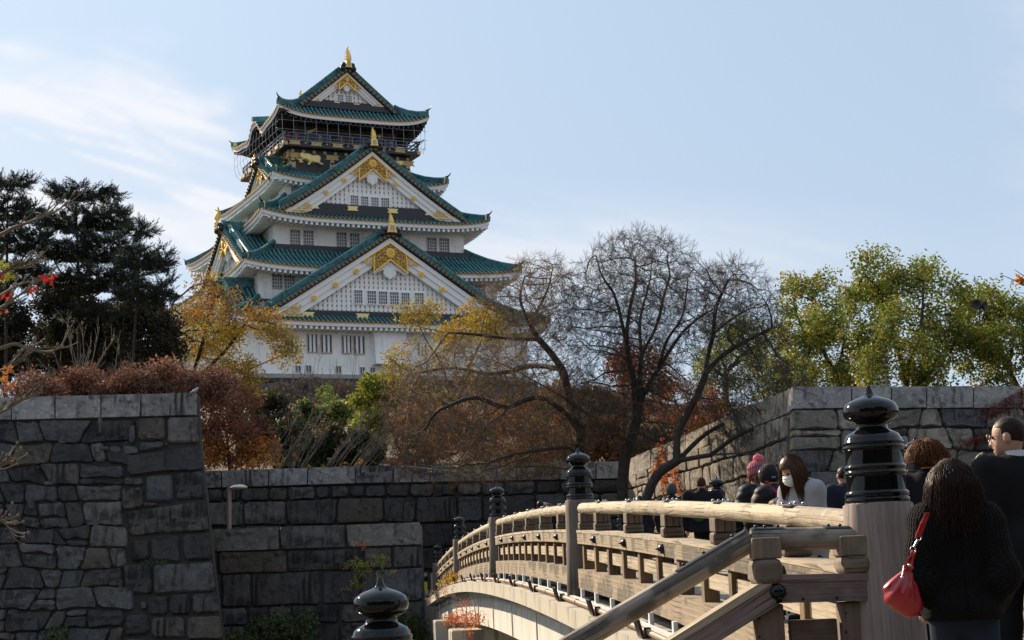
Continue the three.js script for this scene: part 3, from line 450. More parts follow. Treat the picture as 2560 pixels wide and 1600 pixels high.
  const tri = new THREE.Shape(); tri.moveTo(cx - b + 0.5, yb - 0.2); tri.lineTo(cx, ya - 0.4); tri.lineTo(cx + b - 0.5, yb - 0.2);
  part('shade_toned_wall', metric(new THREE.ShapeGeometry(tri).translate(0, 0, zw - 0.2), 6), std({ color: sparse ? [.7, .69, .67] : [.42, .42, .44], roughness: 0.9 }), g);  // grey backing paints in the shade of the hollow lattice cells
  const lat = [], st = 0.58;
  for (let x = cx - b; x < cx + b; x += st) { const top = iy(x) + 0.3; if (top > by + 0.1) lat.push(box(0.38, top - by, 0.24, x, (top + by) / 2, zw - 0.06)); }
  if (!sparse) for (let y = by + 0.3; y < ya - inner; y += st) { let w = 0; while (w < b && iy(cx + w) > y - 0.15) w += 0.1; if (w > 0.3) lat.push(box(2 * w, 0.3, 0.16, cx, y, zw - 0.13)); }
  part('lattice', lat, M.plasterTrim, g, 'stuff');
  if (windows.length) { const xa = Math.min(...windows.map((k) => k[0])) - 0.3, xb = Math.max(...windows.map((k) => k[2])) + 0.3, ya2 = Math.max(...windows.map((k) => k[1])) + 0.14, yb2 = Math.min(...windows.map((k) => k[3])) - 0.2; part('window_board', box(xb - xa, ya2 - yb2, 0.2, (xa + xb) / 2, (ya2 + yb2) / 2, zw + 0.02), M.plasterTrim, g); for (const [x0, y0, x1, y1] of windows) windowAt(g, x0, y0, x1, y1, zw + 0.13, 'grid', true); }
  part('black_band', rbox(2 * (b - 0.9), band, 0.5, 0.04, cx, yb + band / 2 - 0.25, zw + 0.2), M.blackWood, g);
  // gold work: apex chevron, feet, flowers
  const top = off + bw * 0.36, ch = bw * 1.95, wide = bw * 2.15;
  const inC = (x, y) => { const dx = Math.abs(x - cx), u = Y(x) - top - 0.1, l = Y(cx) - top - ch * 0.62 - dx * slope * 1.15; return dx < wide && y < u && y > Math.max(l, u - (dx > wide * 0.55 ? (wide - dx) * 0.9 : 99)); };
  const chev = new THREE.Shape(); chev.moveTo(cx, Y(cx) - top); chev.lineTo(cx + wide, Y(cx + wide) - top); chev.lineTo(cx + wide * 0.56, Y(cx + wide * 0.5) - top - 0.35); chev.lineTo(cx + wide * 0.6, Y(cx) - top - ch * 0.62 - wide * 0.6 * slope * 1.15); chev.lineTo(cx, Y(cx) - top - ch * 0.62); chev.lineTo(cx - wide * 0.6, Y(cx) - top - ch * 0.62 - wide * 0.6 * slope * 1.15); chev.lineTo(cx - wide * 0.56, Y(cx + wide * 0.5) - top - 0.35); chev.lineTo(cx - wide, Y(cx + wide) - top);
  part('ornament_back', new THREE.ExtrudeGeometry(chev, { depth: 0.06, bevelEnabled: false }).translate(0, 0, zb + 0.12), std({ color: [.26, .15, .04], roughness: 0.6 }), g);
  const edge = []; for (const s of [-1, 1]) { edge.push(bar([V(cx, Y(cx) - top, zb + 0.22), V(cx + s * wide, Y(cx + wide) - top, zb + 0.22)], 0.12, 0.12), bar([V(cx, Y(cx) - top - ch * 0.62, zb + 0.22), V(cx + s * wide * 0.6, Y(cx) - top - ch * 0.62 - wide * 0.6 * slope * 1.15, zb + 0.22)], 0.14, 0.14), bar([V(cx + s * wide * 0.6, Y(cx) - top - ch * 0.62 - wide * 0.6 * slope * 1.15, zb + 0.22), V(cx + s * wide * 0.56, Y(cx + wide * 0.5) - top - 0.35, zb + 0.22)], 0.12, 0.12)); }
  const yc = Y(cx) - top - ch * 0.38;
  part('gable_ornament', [...filigree(inC, [cx - wide, Y(cx) - top - ch * 2, cx + wide, Y(cx)], zb + 0.22, r), ...edge, rosette(bw * 0.34, cx, yc, zb + 0.27)], M.gold, g);
  const feet = []; for (const s of [-1, 1]) { const L = b * 0.26, x0 = cx + s * (b - 0.8), xi = cx + s * (b - 0.8 - L), inF = (x, y) => { const t = (b - 0.8 - s * (x - cx)) / L; return t > 0 && t < 1 && y > yb + 0.05 && y < Math.min(Y(x) - 0.9, yb + L * 0.62 * (t < 0.62 ? 1 : 1 - (t - 0.62) * 1.6)); }; feet.push(...filigree(inF, [Math.min(x0, xi), yb, Math.max(x0, xi), yb + L * 0.7], zb + 0.2, r, 0.3), bar([V(x0, yb + 0.02, zb + 0.2), V(xi, yb + 0.02, zb + 0.2)], 0.12, 0.12), bar([V(x0, yb + 0.1, zb + 0.2), V(cx + s * (b - 0.8 - L * 0.62), Y(b - 0.8 - L * 0.62 + cx) - 1.0, zb + 0.2)], 0.1, 0.1)); }
  part('foot_ornament', feet, M.gold, g);
  const bow = (x) => { const s = new THREE.Shape(); s.moveTo(-0.85, 0.36); s.lineTo(0.85, 0.36); s.lineTo(0.6, 0); s.lineTo(0.85, -0.36); s.lineTo(-0.85, -0.36); s.lineTo(-0.6, 0); return new THREE.ExtrudeGeometry(s, { depth: 0.06, bevelSize: 0.03, bevelThickness: 0.03, bevelSegments: 1 }).scale(0.95 * bw / 1.6, 0.85 * bw / 1.6, 1).translate(x, yb + band - 0.25 - 0.5 * bw / 1.6, zw + 0.46); };
  part('band_plate', sparse ? [bow(cx)] : [bow(cx - b * 0.22), bow(cx + b * 0.22), bow(cx - b * 0.64), bow(cx + b * 0.64)], M.goldPale, g);
  for (const [x, y] of roses) part('gold_flower', rosette(bw * 0.2, x, y, zb + 0.2), M.gold, g);
  // white carved pendant below the apex
  const ps = new THREE.Shape(), H = bw * 0.86, q = (x, y) => [cx + x * H, yc - bw * 0.62 + y * H]; ps.moveTo(...q(0, 0.25)); for (const [x, y] of [[0.45, 0.0], [0.9, -0.45], [1.5, -0.95], [1.35, -1.02], [0.85, -0.75], [0.5, -0.62], [0.55, -0.95], [0.4, -1.2], [0.15, -1.3], [0, -1.45], [-0.15, -1.3], [-0.4, -1.2], [-0.55, -0.95], [-0.5, -0.62], [-0.85, -0.75], [-1.35, -1.02], [-1.5, -0.95], [-0.9, -0.45], [-0.45, 0]]) ps.lineTo(...q(x, y));
  const vol = []; for (const s of [-1, 1]) for (const [x, y, rr] of [[0.62, -0.48, 0.17], [0.3, -0.78, 0.12], [0.28, -1.05, 0.1], [1.0, -0.72, 0.12]]) { const [a, c] = q(s * x, y); vol.push(new THREE.TorusGeometry(rr * H, 0.04 * H, 5, 12, 5).rotateZ(s > 0 ? 0 : 2).translate(a, c, zw + 0.72)); }
  const [fx, fy] = q(0, -0.2); vol.push(rosette(0.16 * H, fx, fy, zw + 0.72));
  part('carved_pendant', [new THREE.ExtrudeGeometry(ps, { depth: 0.22, bevelSize: 0.05, bevelThickness: 0.06, bevelSegments: 2 }).translate(0, 0, zw + 0.45), ...vol], M.plasterTrim, g);
  const sc = []; for (const s of [-1, 1]) for (const yy of [0, 0.5]) sc.push(new THREE.SphereGeometry(0.36, 8, 6).translate(cx + s * (0.85 + yy * 0.5) * (0.4 + 0.35 * bw), ya + 0.3 - yy * 0.9, zb + 0.7)); sc.push(rbox(0.9 * bw, 0.6, 0.4, 0.15, cx, ya + 0.05, zb + 0.6));
  part('ridge_scroll', sc.map((q2) => q2.scale(1, 1, 1)), M.blackWood, g);
  finial(g, cx, ya - 0.05, zb + 0.85, fin[0], fin[1], face === 'l');
  return g;
}
function windowAt(parent, x0, y0, x1, y1, z, kind, inGable = false) {  // y0 above y1; z = wall face
  const w = x1 - x0, h = y0 - y1, cx = (x0 + x1) / 2, cy = (y0 + y1) / 2, bars = [];
  const root = part('window', [box(w + 0.12, 0.07, 0.2, cx, y0 + 0.035, z + 0.05), box(w + 0.16, 0.09, 0.24, cx, y1 - 0.045, z + 0.06), box(0.06, h, 0.2, x0 - 0.03, cy, z + 0.05), box(0.06, h, 0.2, x1 + 0.03, cy, z + 0.05)], inGable ? M.plasterTrim : M.frame, parent);
  if (kind === 'bars') { const n = Math.max(2, Math.round(w / 0.62)); for (let i = 0; i < n; i++) bars.push(box(0.26, h, 0.16, x0 + (i + 0.72) * w / (n + 0.4), cy, z + 0.06)); }
  else if (kind === 'slit') bars.push(box(0.12, h, 0.1, cx, cy, z + 0.05));
  else { const n = 4, m = Math.max(4, Math.round(h / 0.42)); for (let i = 1; i < n; i++) bars.push(box(0.11, h, 0.09, x0 + i * w / n, cy, z + 0.05)); for (let i = 1; i < m; i++) bars.push(box(w, 0.11, 0.07, cx, y1 + i * h / m, z + 0.045)); }
  if (inGable) { root.add(part('lattice', bars, M.lattice, root)); part('pane', box(w, h, 0.05, cx, cy, z - 0.01), M.pane, root); } else { part('lattice', bars, kind === 'bars' ? M.plasterTrim : M.lattice, root); part('pane', box(w, h, 0.05, cx, cy, z + 0.0), M.pane, root); }
  return root;
}
const Z2 = (a, b) => [460 + a * 0.3836, 420 + b * 0.3836], Z1 = (a, b) => [460 + a * 0.2513, 480 + b * 0.2513], Z4 = (a, b) => [660 + a * 0.16529, 820 + b * 0.16529], Zt = (a, b) => [560 + a * 0.24473, 90 + b * 0.24473], Zb = (a, b) => [710 + a * 0.14463, 340 + b * 0.14463];
function winBoxes(Z, list, side, dist) { return list.map(([a, b, c, d]) => { const p = onFace(...Z(a, b), side, dist), q = onFace(...Z(c, d), side, dist), p2 = onFace(...Z(a, d), side, dist), q2 = onFace(...Z(c, b), side, dist); return [Math.min(p[0], p2[0]) * 0.5 + Math.max(p[0], p2[0]) * 0.5, (p[1] + q2[1]) / 2, (q[0] + q2[0]) / 2, (q[1] + p2[1]) / 2]; }); }
for (const [x0, y0, x1, y1] of winBoxes(Z2, [[694, 407, 752, 510], [781, 411, 840, 515], [997, 423, 1055, 525], [1083, 430, 1139, 528], [1376, 447, 1434, 548], [1586, 458, 1642, 556], [1668, 462, 1724, 560]], 'f', 15.33)) windowAt(tower, x0, y0, x1, y1, 15.35, 'grid');
for (const [x0, y0, x1, y1] of winBoxes(Z2, [[575, 695, 636, 782], [655, 699, 716, 785], [1822, 760, 1880, 846], [1900, 764, 1958, 850]], 'f', 18.26)) windowAt(tower, x0, y0, x1, y1, 18.28, 'grid');
for (const [x0, y0, x1, y1] of winBoxes(Z2, [[700, 118, 748, 192]], 'f', 11.13)) windowAt(tower, x0, y0, x1, y1, 11.15, 'grid');
for (const [x0, y0, x1, y1] of winBoxes(Z4, [[345, 150, 495, 356], [655, 105, 795, 362], [860, 112, 1015, 370], [1178, 122, 1312, 378], [1355, 128, 1512, 388], [2330, 240, 2440, 400]], 'f', 21.0)) windowAt(tower, x0, y0, x1, y1, 21.02, 'bars');
for (const [x0, y0, x1, y1] of winBoxes(Z4, [[480, 580, 545, 655], [640, 575, 705, 660], [1090, 585, 1155, 670], [1455, 600, 1515, 688], [1610, 605, 1668, 695]], 'f', 21.0)) windowAt(tower, x0, y0, x1, y1, 21.02, 'slit');
const leftWin = (list, u) => { for (const [a, b, c, d] of list) { const p = onFace(...Z1(a, b), 'l', u), q = onFace(...Z1(c, d), 'l', u), w = windowAt(tower, Math.min(p[0], q[0]), Math.max(p[1], q[1]), Math.max(p[0], q[0]), Math.min(p[1], q[1]), u + 0.02, 'grid'); w.applyMatrix4(faceM.l); } };
leftWin([[784, 452, 809, 572], [824, 420, 849, 565]], 12.46); leftWin([[668, 950, 694, 1085], [703, 928, 727, 1080]], 15.37); leftWin([[880, 55, 904, 102], [918, 25, 937, 84], [645, 240, 668, 282], [673, 220, 693, 268]], 9.66);
{ // stone dropping bay on the first storey
  const a = onFace(...Z4(1668, 95), 'f', 22), b = onFace(...Z4(2165, 555), 'f', 22), s = new THREE.Shape(); s.moveTo(0, a[1] + 0.3); s.lineTo(1.0, a[1] + 0.3); s.quadraticCurveTo(1.05, lerp(a[1], b[1], 0.6), 1.5, b[1]); s.lineTo(0, b[1]);
  part('stone_drop_bay', metric(new THREE.ExtrudeGeometry(s, { depth: b[0] - a[0], bevelEnabled: false }).rotateY(-Math.PI / 2).translate(b[0], 0, 21), 6), M.plaster, tower);
}
const zg = (list, d, Z = Z2) => winBoxes(Z, list, 'f', d), rg = (list, d, Z = Z2) => list.map(([a, b]) => onFace(...Z(a, b), 'f', d));
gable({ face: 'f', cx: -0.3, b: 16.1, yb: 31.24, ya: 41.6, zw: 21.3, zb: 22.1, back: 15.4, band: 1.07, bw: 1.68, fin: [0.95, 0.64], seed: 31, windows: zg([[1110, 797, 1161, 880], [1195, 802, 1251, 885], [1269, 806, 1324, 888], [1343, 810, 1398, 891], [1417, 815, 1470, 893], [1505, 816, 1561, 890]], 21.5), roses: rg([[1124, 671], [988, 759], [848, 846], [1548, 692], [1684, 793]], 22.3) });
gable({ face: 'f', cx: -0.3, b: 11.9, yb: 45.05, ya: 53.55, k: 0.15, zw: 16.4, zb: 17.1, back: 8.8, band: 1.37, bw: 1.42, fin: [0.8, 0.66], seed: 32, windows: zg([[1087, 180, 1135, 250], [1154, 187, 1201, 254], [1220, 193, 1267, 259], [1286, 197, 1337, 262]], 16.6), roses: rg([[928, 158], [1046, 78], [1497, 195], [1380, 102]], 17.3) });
gable({ face: 'f', cx: -0.45, b: 6.05, yb: 60.97, ya: 66.05, zw: 8.5, zb: 9.2, back: -9.2, band: 1.0, bw: 0.85, off: 0.5, fin: [0.7, 0.88], seed: 33, windows: zg([[1160, 605, 1215, 680], [1243, 612, 1300, 685]], 8.6, Zt) });
finial(tower, -0.45, 66.0, -9.5, 0.7, 0.88);
gable({ face: 'l', cx: 9.4, b: 8.9, yb: 38.4, ya: 44.0, zw: 15.9, zb: 16.9, back: 12.5, band: 0.5, bw: 1.2, fin: [0.9, 0.75], seed: 34, sparse: true, windows: [[5.6, 40.9, 6.6, 39.3], [7.0, 40.9, 8.0, 39.3], [8.4, 40.9, 9.4, 39.3]] });
gable({ face: 'l', cx: 6.1, b: 4.9, yb: 50.6, ya: 53.5, zw: 10.6, zb: 11.2, back: 8.2, band: 0.3, bw: 0.75, fin: [0.6, 0.3], seed: 36, sparse: true });
gable({ face: 'l', cx: 16.4, b: 5.2, yb: 31.4, ya: 35.6, zw: 18.9, zb: 19.5, back: 15.4, band: 0.3, bw: 0.8, fin: [0.7, 0.4], seed: 38, sparse: true });

{ // black top storey: balcony, rails, gold fittings, net, reliefs
  part('balcony_floor', rbox(18.4, 0.55, 19.6, 0.05, 0, 55.35, 0), M.blackWood, tower);
  const room = part('upper_room', box(13.2, 3.6, 14.4, 0, 57.4, 0), std({ color: [.035, .04, .055], roughness: 0.5 }), tower), cols = [];
  for (let i = 0; i <= 5; i++) { cols.push(box(0.45, 3.6, 0.3, -6.6 + i * 2.64, 57.4, 7.3), box(0.3, 3.6, 0.45, -6.7, 57.4, -7.2 + i * 2.88)); }
  cols.push(box(13.6, 0.5, 0.3, 0, 58.3, 7.32)); part('column', cols, std({ color: [.06, .05, .045], roughness: 0.6 }), room);
  const panes = []; for (const i of [0, 1, 3, 4]) panes.push(box(2.0, 1.5, 0.1, -6.6 + (i + 0.5) * 2.64, 57.0, 7.25)); part('painted_panel', panes, std({ color: [.05, .13, .24], roughness: 0.5 }), room);
  const rail = []; for (const y of [56.0, 56.45, 56.95]) rail.push(box(18.4, 0.13, 0.16, 0, y, 9.4), box(0.16, 0.13, 19.0, -9.0, y, 0), box(0.16, 0.13, 19.0, 9.0, y, 0));
  part('balcony_rail', rail, std({ color: [.10, .10, .13], roughness: 0.4 }), tower);
  const posts = []; for (let i = 0; i <= 12; i++) posts.push(box(0.22, 1.3, 0.22, -9 + i * 1.5, 56.25, 9.4)); for (let i = 1; i <= 12; i++) posts.push(box(0.22, 1.3, 0.22, -9, 56.25, 9.4 - i * 1.55)); part('balcony_posts', posts, std({ color: [.10, .10, .13], roughness: 0.4 }), tower, 'stuff');
  const horns = []; for (const s of [-1, 1]) { horns.push(bar([V(s * 8.6, 57.0, 9.4), V(s * 9.6, 57.1, 9.4), V(s * 10.0, 57.4, 9.4)], 0.15, 0.15), bar([V(s * 9, 56.5, 9.0), V(s * 9, 56.55, 10.0), V(s * 9, 56.8, 10.3)], 0.15, 0.15)); } part('rail_horn', horns, M.blackWood, tower);
  // gold fittings on front and left
  const gp = [], plate = (w, h) => { const s = new THREE.Shape(); s.moveTo(-w, h * 0.5); s.lineTo(w, h * 0.5); s.lineTo(w * 0.72, 0); s.lineTo(w, -h * 0.5); s.lineTo(-w, -h * 0.5); s.lineTo(-w * 0.72, 0); return new THREE.ExtrudeGeometry(s, { depth: 0.06, bevelSize: 0.03, bevelThickness: 0.03, bevelSegments: 1 }); };
  for (const f of ['f', 'l']) {
    const half = f === 'f' ? 8.15 : 8.74, out = f === 'f' ? 8.74 : 8.15, bo = f === 'f' ? 9.8 : 9.2, add = (g, x, y, z) => gp.push(g.translate(x, y, z).applyMatrix4(faceM[f]));
    for (let i = 0; i <= 11; i++) { const x = -half + 0.35 + i * (2 * half - 0.7) / 11; add(rbox(0.42, 0.4, 0.16, 0.03), x, 54.75, out + 0.1); if (i % 2 === 0) add(plate(0.78, 0.5), x, 55.55, bo + 0.02); else add(rbox(0.24, 0.24, 0.1, 0.03), x, 55.6, bo + 0.03); if (i % 4 === 2) add(rbox(1.0, 0.34, 0.1, 0.1), x, 54.25, out + 0.06); }
    for (const x of [-half + 0.35, -half + 5.6, half - 5.6, half - 0.35]) { add(plate(0.95, 0.62), x, 54.2, out + 0.04); add(rbox(0.55, 0.5, 0.1, 0.05), x, 53.75, out + 0.05); add(plate(0.8, 0.7).rotateZ(Math.PI / 2), x, 52.6, out + 0.04); add(plate(0.9, 0.4), x, 52.25, out + 0.06); }
    for (const x of [-half, half]) add(rbox(0.5, 0.5, 0.5, 0.06), x * 1.1, 55.4, bo - 0.1);
    for (const x of [-half + 3, half - 3]) add(rbox(1.0, 0.34, 0.1, 0.1), x, 52.35, out + 0.05);
  }
  part('gold_fittings', gp, M.goldDull, tower, 'stuff');
  const doors = []; for (let i = 0; i < 4; i++) for (let j = 0; j < 4; j++) doors.push(box(0.05, 2.0, 0.08, -2.3 + i * 0.35 + (j > 1 ? 2.3 : 0), 53.3, 8.78), box(1.4, 0.05, 0.08, -1.75 + (i > 1 ? 2.3 : 0), 52.6 + j * 0.45, 8.78)); part('lattice_door', doors, std({ color: [.05, .07, .10], roughness: 0.4 }), tower);
  const T1 = [[340, 310], [325, 292], [290, 288], [265, 305], [262, 335], [275, 370], [300, 392], [285, 400], [262, 415], [235, 395], [205, 388], [198, 405], [230, 415], [262, 440], [258, 465], [290, 475], [322, 468], [318, 445], [300, 430], [330, 415], [375, 412], [405, 435], [420, 458], [400, 480], [402, 505], [432, 515], [450, 505], [452, 485], [490, 458], [530, 470], [585, 478], [610, 490], [630, 508], [665, 512], [680, 492], [655, 478], [620, 462], [612, 440], [628, 410], [622, 370], [600, 345], [560, 332], [510, 335], [490, 345], [450, 320], [400, 303], [360, 302]];
  const T2 = [[1800, 470], [1830, 450], [1880, 440], [1890, 420], [1910, 432], [1960, 430], [2020, 432], [2050, 455], [2052, 485], [2020, 500], [2005, 488], [2030, 480], [2032, 460], [1990, 455], [2000, 480], [1990, 520], [2040, 570], [2068, 605], [2060, 620], [2020, 615], [2025, 595], [1985, 565], [1930, 540], [1850, 520]];
  const relief = (pts, name) => { const s = new THREE.Shape(); pts.forEach(([x, y], i) => (i ? s.lineTo(x, y) : s.moveTo(x, y))); return new THREE.ExtrudeGeometry(s, { depth: 0.12, bevelSize: 0.14, bevelOffset: -0.12, bevelThickness: 0.22, bevelSegments: 3 }); };
  const W1 = T1.map(([a, b]) => onFace(...Zb(a, b), 'f', 8.8)), W2 = T2.map(([a, b]) => onFace(...Zb(a, b), 'f', 8.8)), c1 = W1.reduce((s, p) => s + p[0], 0) / W1.length;
  const stripes = (P, z) => { const l = []; for (let i = 0; i < 9; i++) { const x = lerp(P[0], P[2], i / 8), y = lerp(P[1], P[3], i / 8); l.push(tube([V(x, y, z), V(x + 0.1, y - 0.25, z + 0.03), V(x + 0.05, y - 0.5, z)], [0.03, 0.05, 0.02], 5)); } return l; };
  const t1 = part('gold_tiger', relief(W1).translate(0, 0, 8.8), M.goldPale, tower); part('stripes', stripes([c1 - 1.2, 54.0, c1 + 0.6, 53.6], 9.12), M.goldDull, t1);
  part('gold_tiger', relief(W2).translate(0, 0, 8.8), M.goldPale, tower);
  const lt = relief(W1.map(([x, y]) => [-(x - c1) * 1.05 + 5.2, y + 0.05])).translate(0, 0, 8.2).applyMatrix4(faceM.l); part('gold_tiger', lt, M.gold, tower);
  // cranes painted above the balcony, seen as pale reliefs
  for (const [pts] of [[[[830, 1000], [850, 975], [880, 962], [920, 948], [952, 944], [930, 968], [905, 985], [880, 998], [850, 1002]]], [[[1525, 1030], [1560, 1012], [1600, 1010], [1600, 1035], [1580, 1058], [1565, 1035]]]]) part('crane_relief', relief(pts.map(([a, b]) => onFace(...Zt(a, b), 'f', 7.3))).translate(0, 0, 7.3), M.goldPale, room);
  // wire net round the balcony
  const wires = [], prof = (b, k) => [[b + 0.2, 55.3], [b + 0.75, 55.9], [b + 1.05, 57.0], [b + 1.0, 58.2], [b + 0.85, 59.3]][k];
  for (const f of ['f', 'l']) { const b = f === 'f' ? 9.5 : 9.0, half = f === 'f' ? 9.6 : 10.1; for (let x = -half; x <= half + 0.1; x += 1.48) wires.push(tube([0, 1, 2, 3, 4].map((k) => { const [z, y] = prof(b, k); return V(x, y, z).applyMatrix4(faceM[f]); }), 0.022, 4)); for (const k of [1, 2, 3]) { const [z, y] = prof(b, k); wires.push(tube([V(-half - 0.4, y, z), V(half + 0.4, y, z)].map((p) => p.applyMatrix4(faceM[f])), 0.022, 4)); } }
  for (const y of [56.2, 57.1]) wires.push(tube([V(9.9, y, 9.9), V(9.9, y, -9)], 0.022, 4)); for (let z = 9.9; z > -3; z -= 1.48) wires.push(tube([V(9.2, 55.3, z), V(9.9, 56.2, z), V(9.95, 59.2, z)], 0.022, 4));
  part('safety_net', wires, M.wire, tower, 'stuff');
}
{ // stone base below the tower
  const r = rng(15), y0 = 24.2, o = CASTLE.clone().addScaledVector(cn, 21.3).setY(24), n = cn.clone().add(V(0, 0.28, 0)).normalize();
  const w = new Wall('tower_base', 'dark stone base under the white castle tower', o, n, (a, y) => CASTLE.clone().addScaledVector(cd, a).addScaledVector(cn, 21.6 + (y0 - y) * 0.28).setY(y)), hs = [24.2, 22.9, 21.6, 20.4, 19.0, 17.6];
  w.courses(hs.map((h) => [h, h, -19, 19]), hs.slice(1).map(() => seq(-19, 19, 1.9, r, 0.8)), r, stoneMats.slice(3), { amp: 0.12, slant: 0.08, split: 0.1, scale: 0.4 });
  w.core([[-18.9, 24.2], [18.9, 24.2], [18.9, 12], [-18.9, 12]], 2); part('base_body', new THREE.BoxGeometry(36.6, 11.5, 42.6).applyMatrix4(faceM.f), M.core, w.root).position.copy(CASTLE.clone().setY(18.4).sub(o)); w.root.children.at(-1).rotation.y = YAW;
}

// ---------------------------------------------------------------- the arched wooden bridge
const BP = V(2.33, 0, -10.38), BF = V(-0.1064, 0, -1).normalize(), BR = V(1, 0, -0.1064).normalize(), BL = 54, BW = 5.25;
const deckY = (s) => 0.64 + 0.86 * (1 - Math.min(1, ((s - BL / 2) / (BL / 2)) ** 2));
const onBridge = (s, off, h) => BP.clone().addScaledVector(BF, s).addScaledVector(BR, off).setY(deckY(s) + h);
const bridge = thing('wooden_bridge', 'arched wooden bridge with round handrails and black onion capped posts', 'bridge', onBridge(0, BW / 2, 0));
const B0 = bridge.position.clone(), bl = (s, off, h) => onBridge(s, off, h).sub(B0), BYAW = Math.atan2(-BF.x, -BF.z);
const along = (s0, s1, off, h, n = 6) => [...Array(n + 1)].map((_, i) => bl(lerp(s0, s1, i / n), off, h));
const capProfile = [[0, 0], [.205, 0], [.209, .012], [.209, .035], [.2, .045], [.207, .06], [.207, .085], [.196, .095], [.194, .10], [.192, .215], [.196, .222], [.203, .235], [.203, .252], [.194, .262], [.194, .272], [.202, .285], [.202, .3], [.192, .31], [.189, .318], [.187, .43], [.192, .438], [.2, .45], [.2, .465], [.19, .475], [.198, .488], [.198, .503], [.188, .513], [.186, .53], [.17, .565], [.13, .592], [.106, .61], [.1, .645], [.104, .655], [.125, .665], [.15, .68], [.172, .708], [.18, .745], [.178, .785], [.165, .82], [.13, .85], [.09, .87], [.055, .885], [.036, .9], [.026, .925], [.018, .955], [.014, .975], [.004, .982], [0, .983]].map(([r, y]) => [r, y * 0.787]);
function capGeo() { return lathe(capProfile, 44); }
const CAP = capGeo(), POST = metric(lathe([[0, 1.276], [.2, 1.276], [.224, 1.262], [.23, 1.1], [.24, 0.6], [.262, -0.16], [0, -0.16]].reverse(), 28), 2, 'y');
const rB = rng(21), STRUTS = [0.5, 2.0, 4.4, 6.75, 9.1, 11.5, 13.0];
const blockTop = metric(rbox(0.2, 0.125, 0.22, 0.008), 2, 'y'), blockLow = metric(rbox(0.23, 0.115, 0.19, 0.03), 2, 'x'), balGeo = [0, 1, 2].map((i) => metric(rbox(0.15, 0.37, 0.13, 0.006), 2, 'y', [i * 0.37, i * 0.61]));
const boltGeo = merge([new THREE.SphereGeometry(0.055, 12, 8, 0, Math.PI * 2, 0, Math.PI / 2).rotateZ(Math.PI / 2).translate(0, 0, 0), new THREE.ConeGeometry(0.02, 0.05, 8).rotateZ(Math.PI / 2).translate(-0.065, 0, 0)]);
const saddle = merge([rbox(0.15, 0.012, 0.30, 0.004), ...[[-0.05, -0.11], [0.05, -0.11], [-0.05, 0.11], [0.05, 0.11]].map(([x, z]) => new THREE.SphereGeometry(0.014, 8, 6).translate(x, 0.012, z))]);
const saddleM = std({ color: [.30, .31, .33], roughness: 0.25, metalness: 0.8 });
const put = (name, geo, mat, s, off, h, ry = BYAW) => { const m = part(name, geo, mat, bridge), d = (deckY(s + 0.2) - deckY(s - 0.2)) / 0.4; m.position.copy(bl(s, off, h)); m.rotation.order = 'YXZ'; m.rotation.y = ry; m.rotation.x = Math.atan(d); return m; };
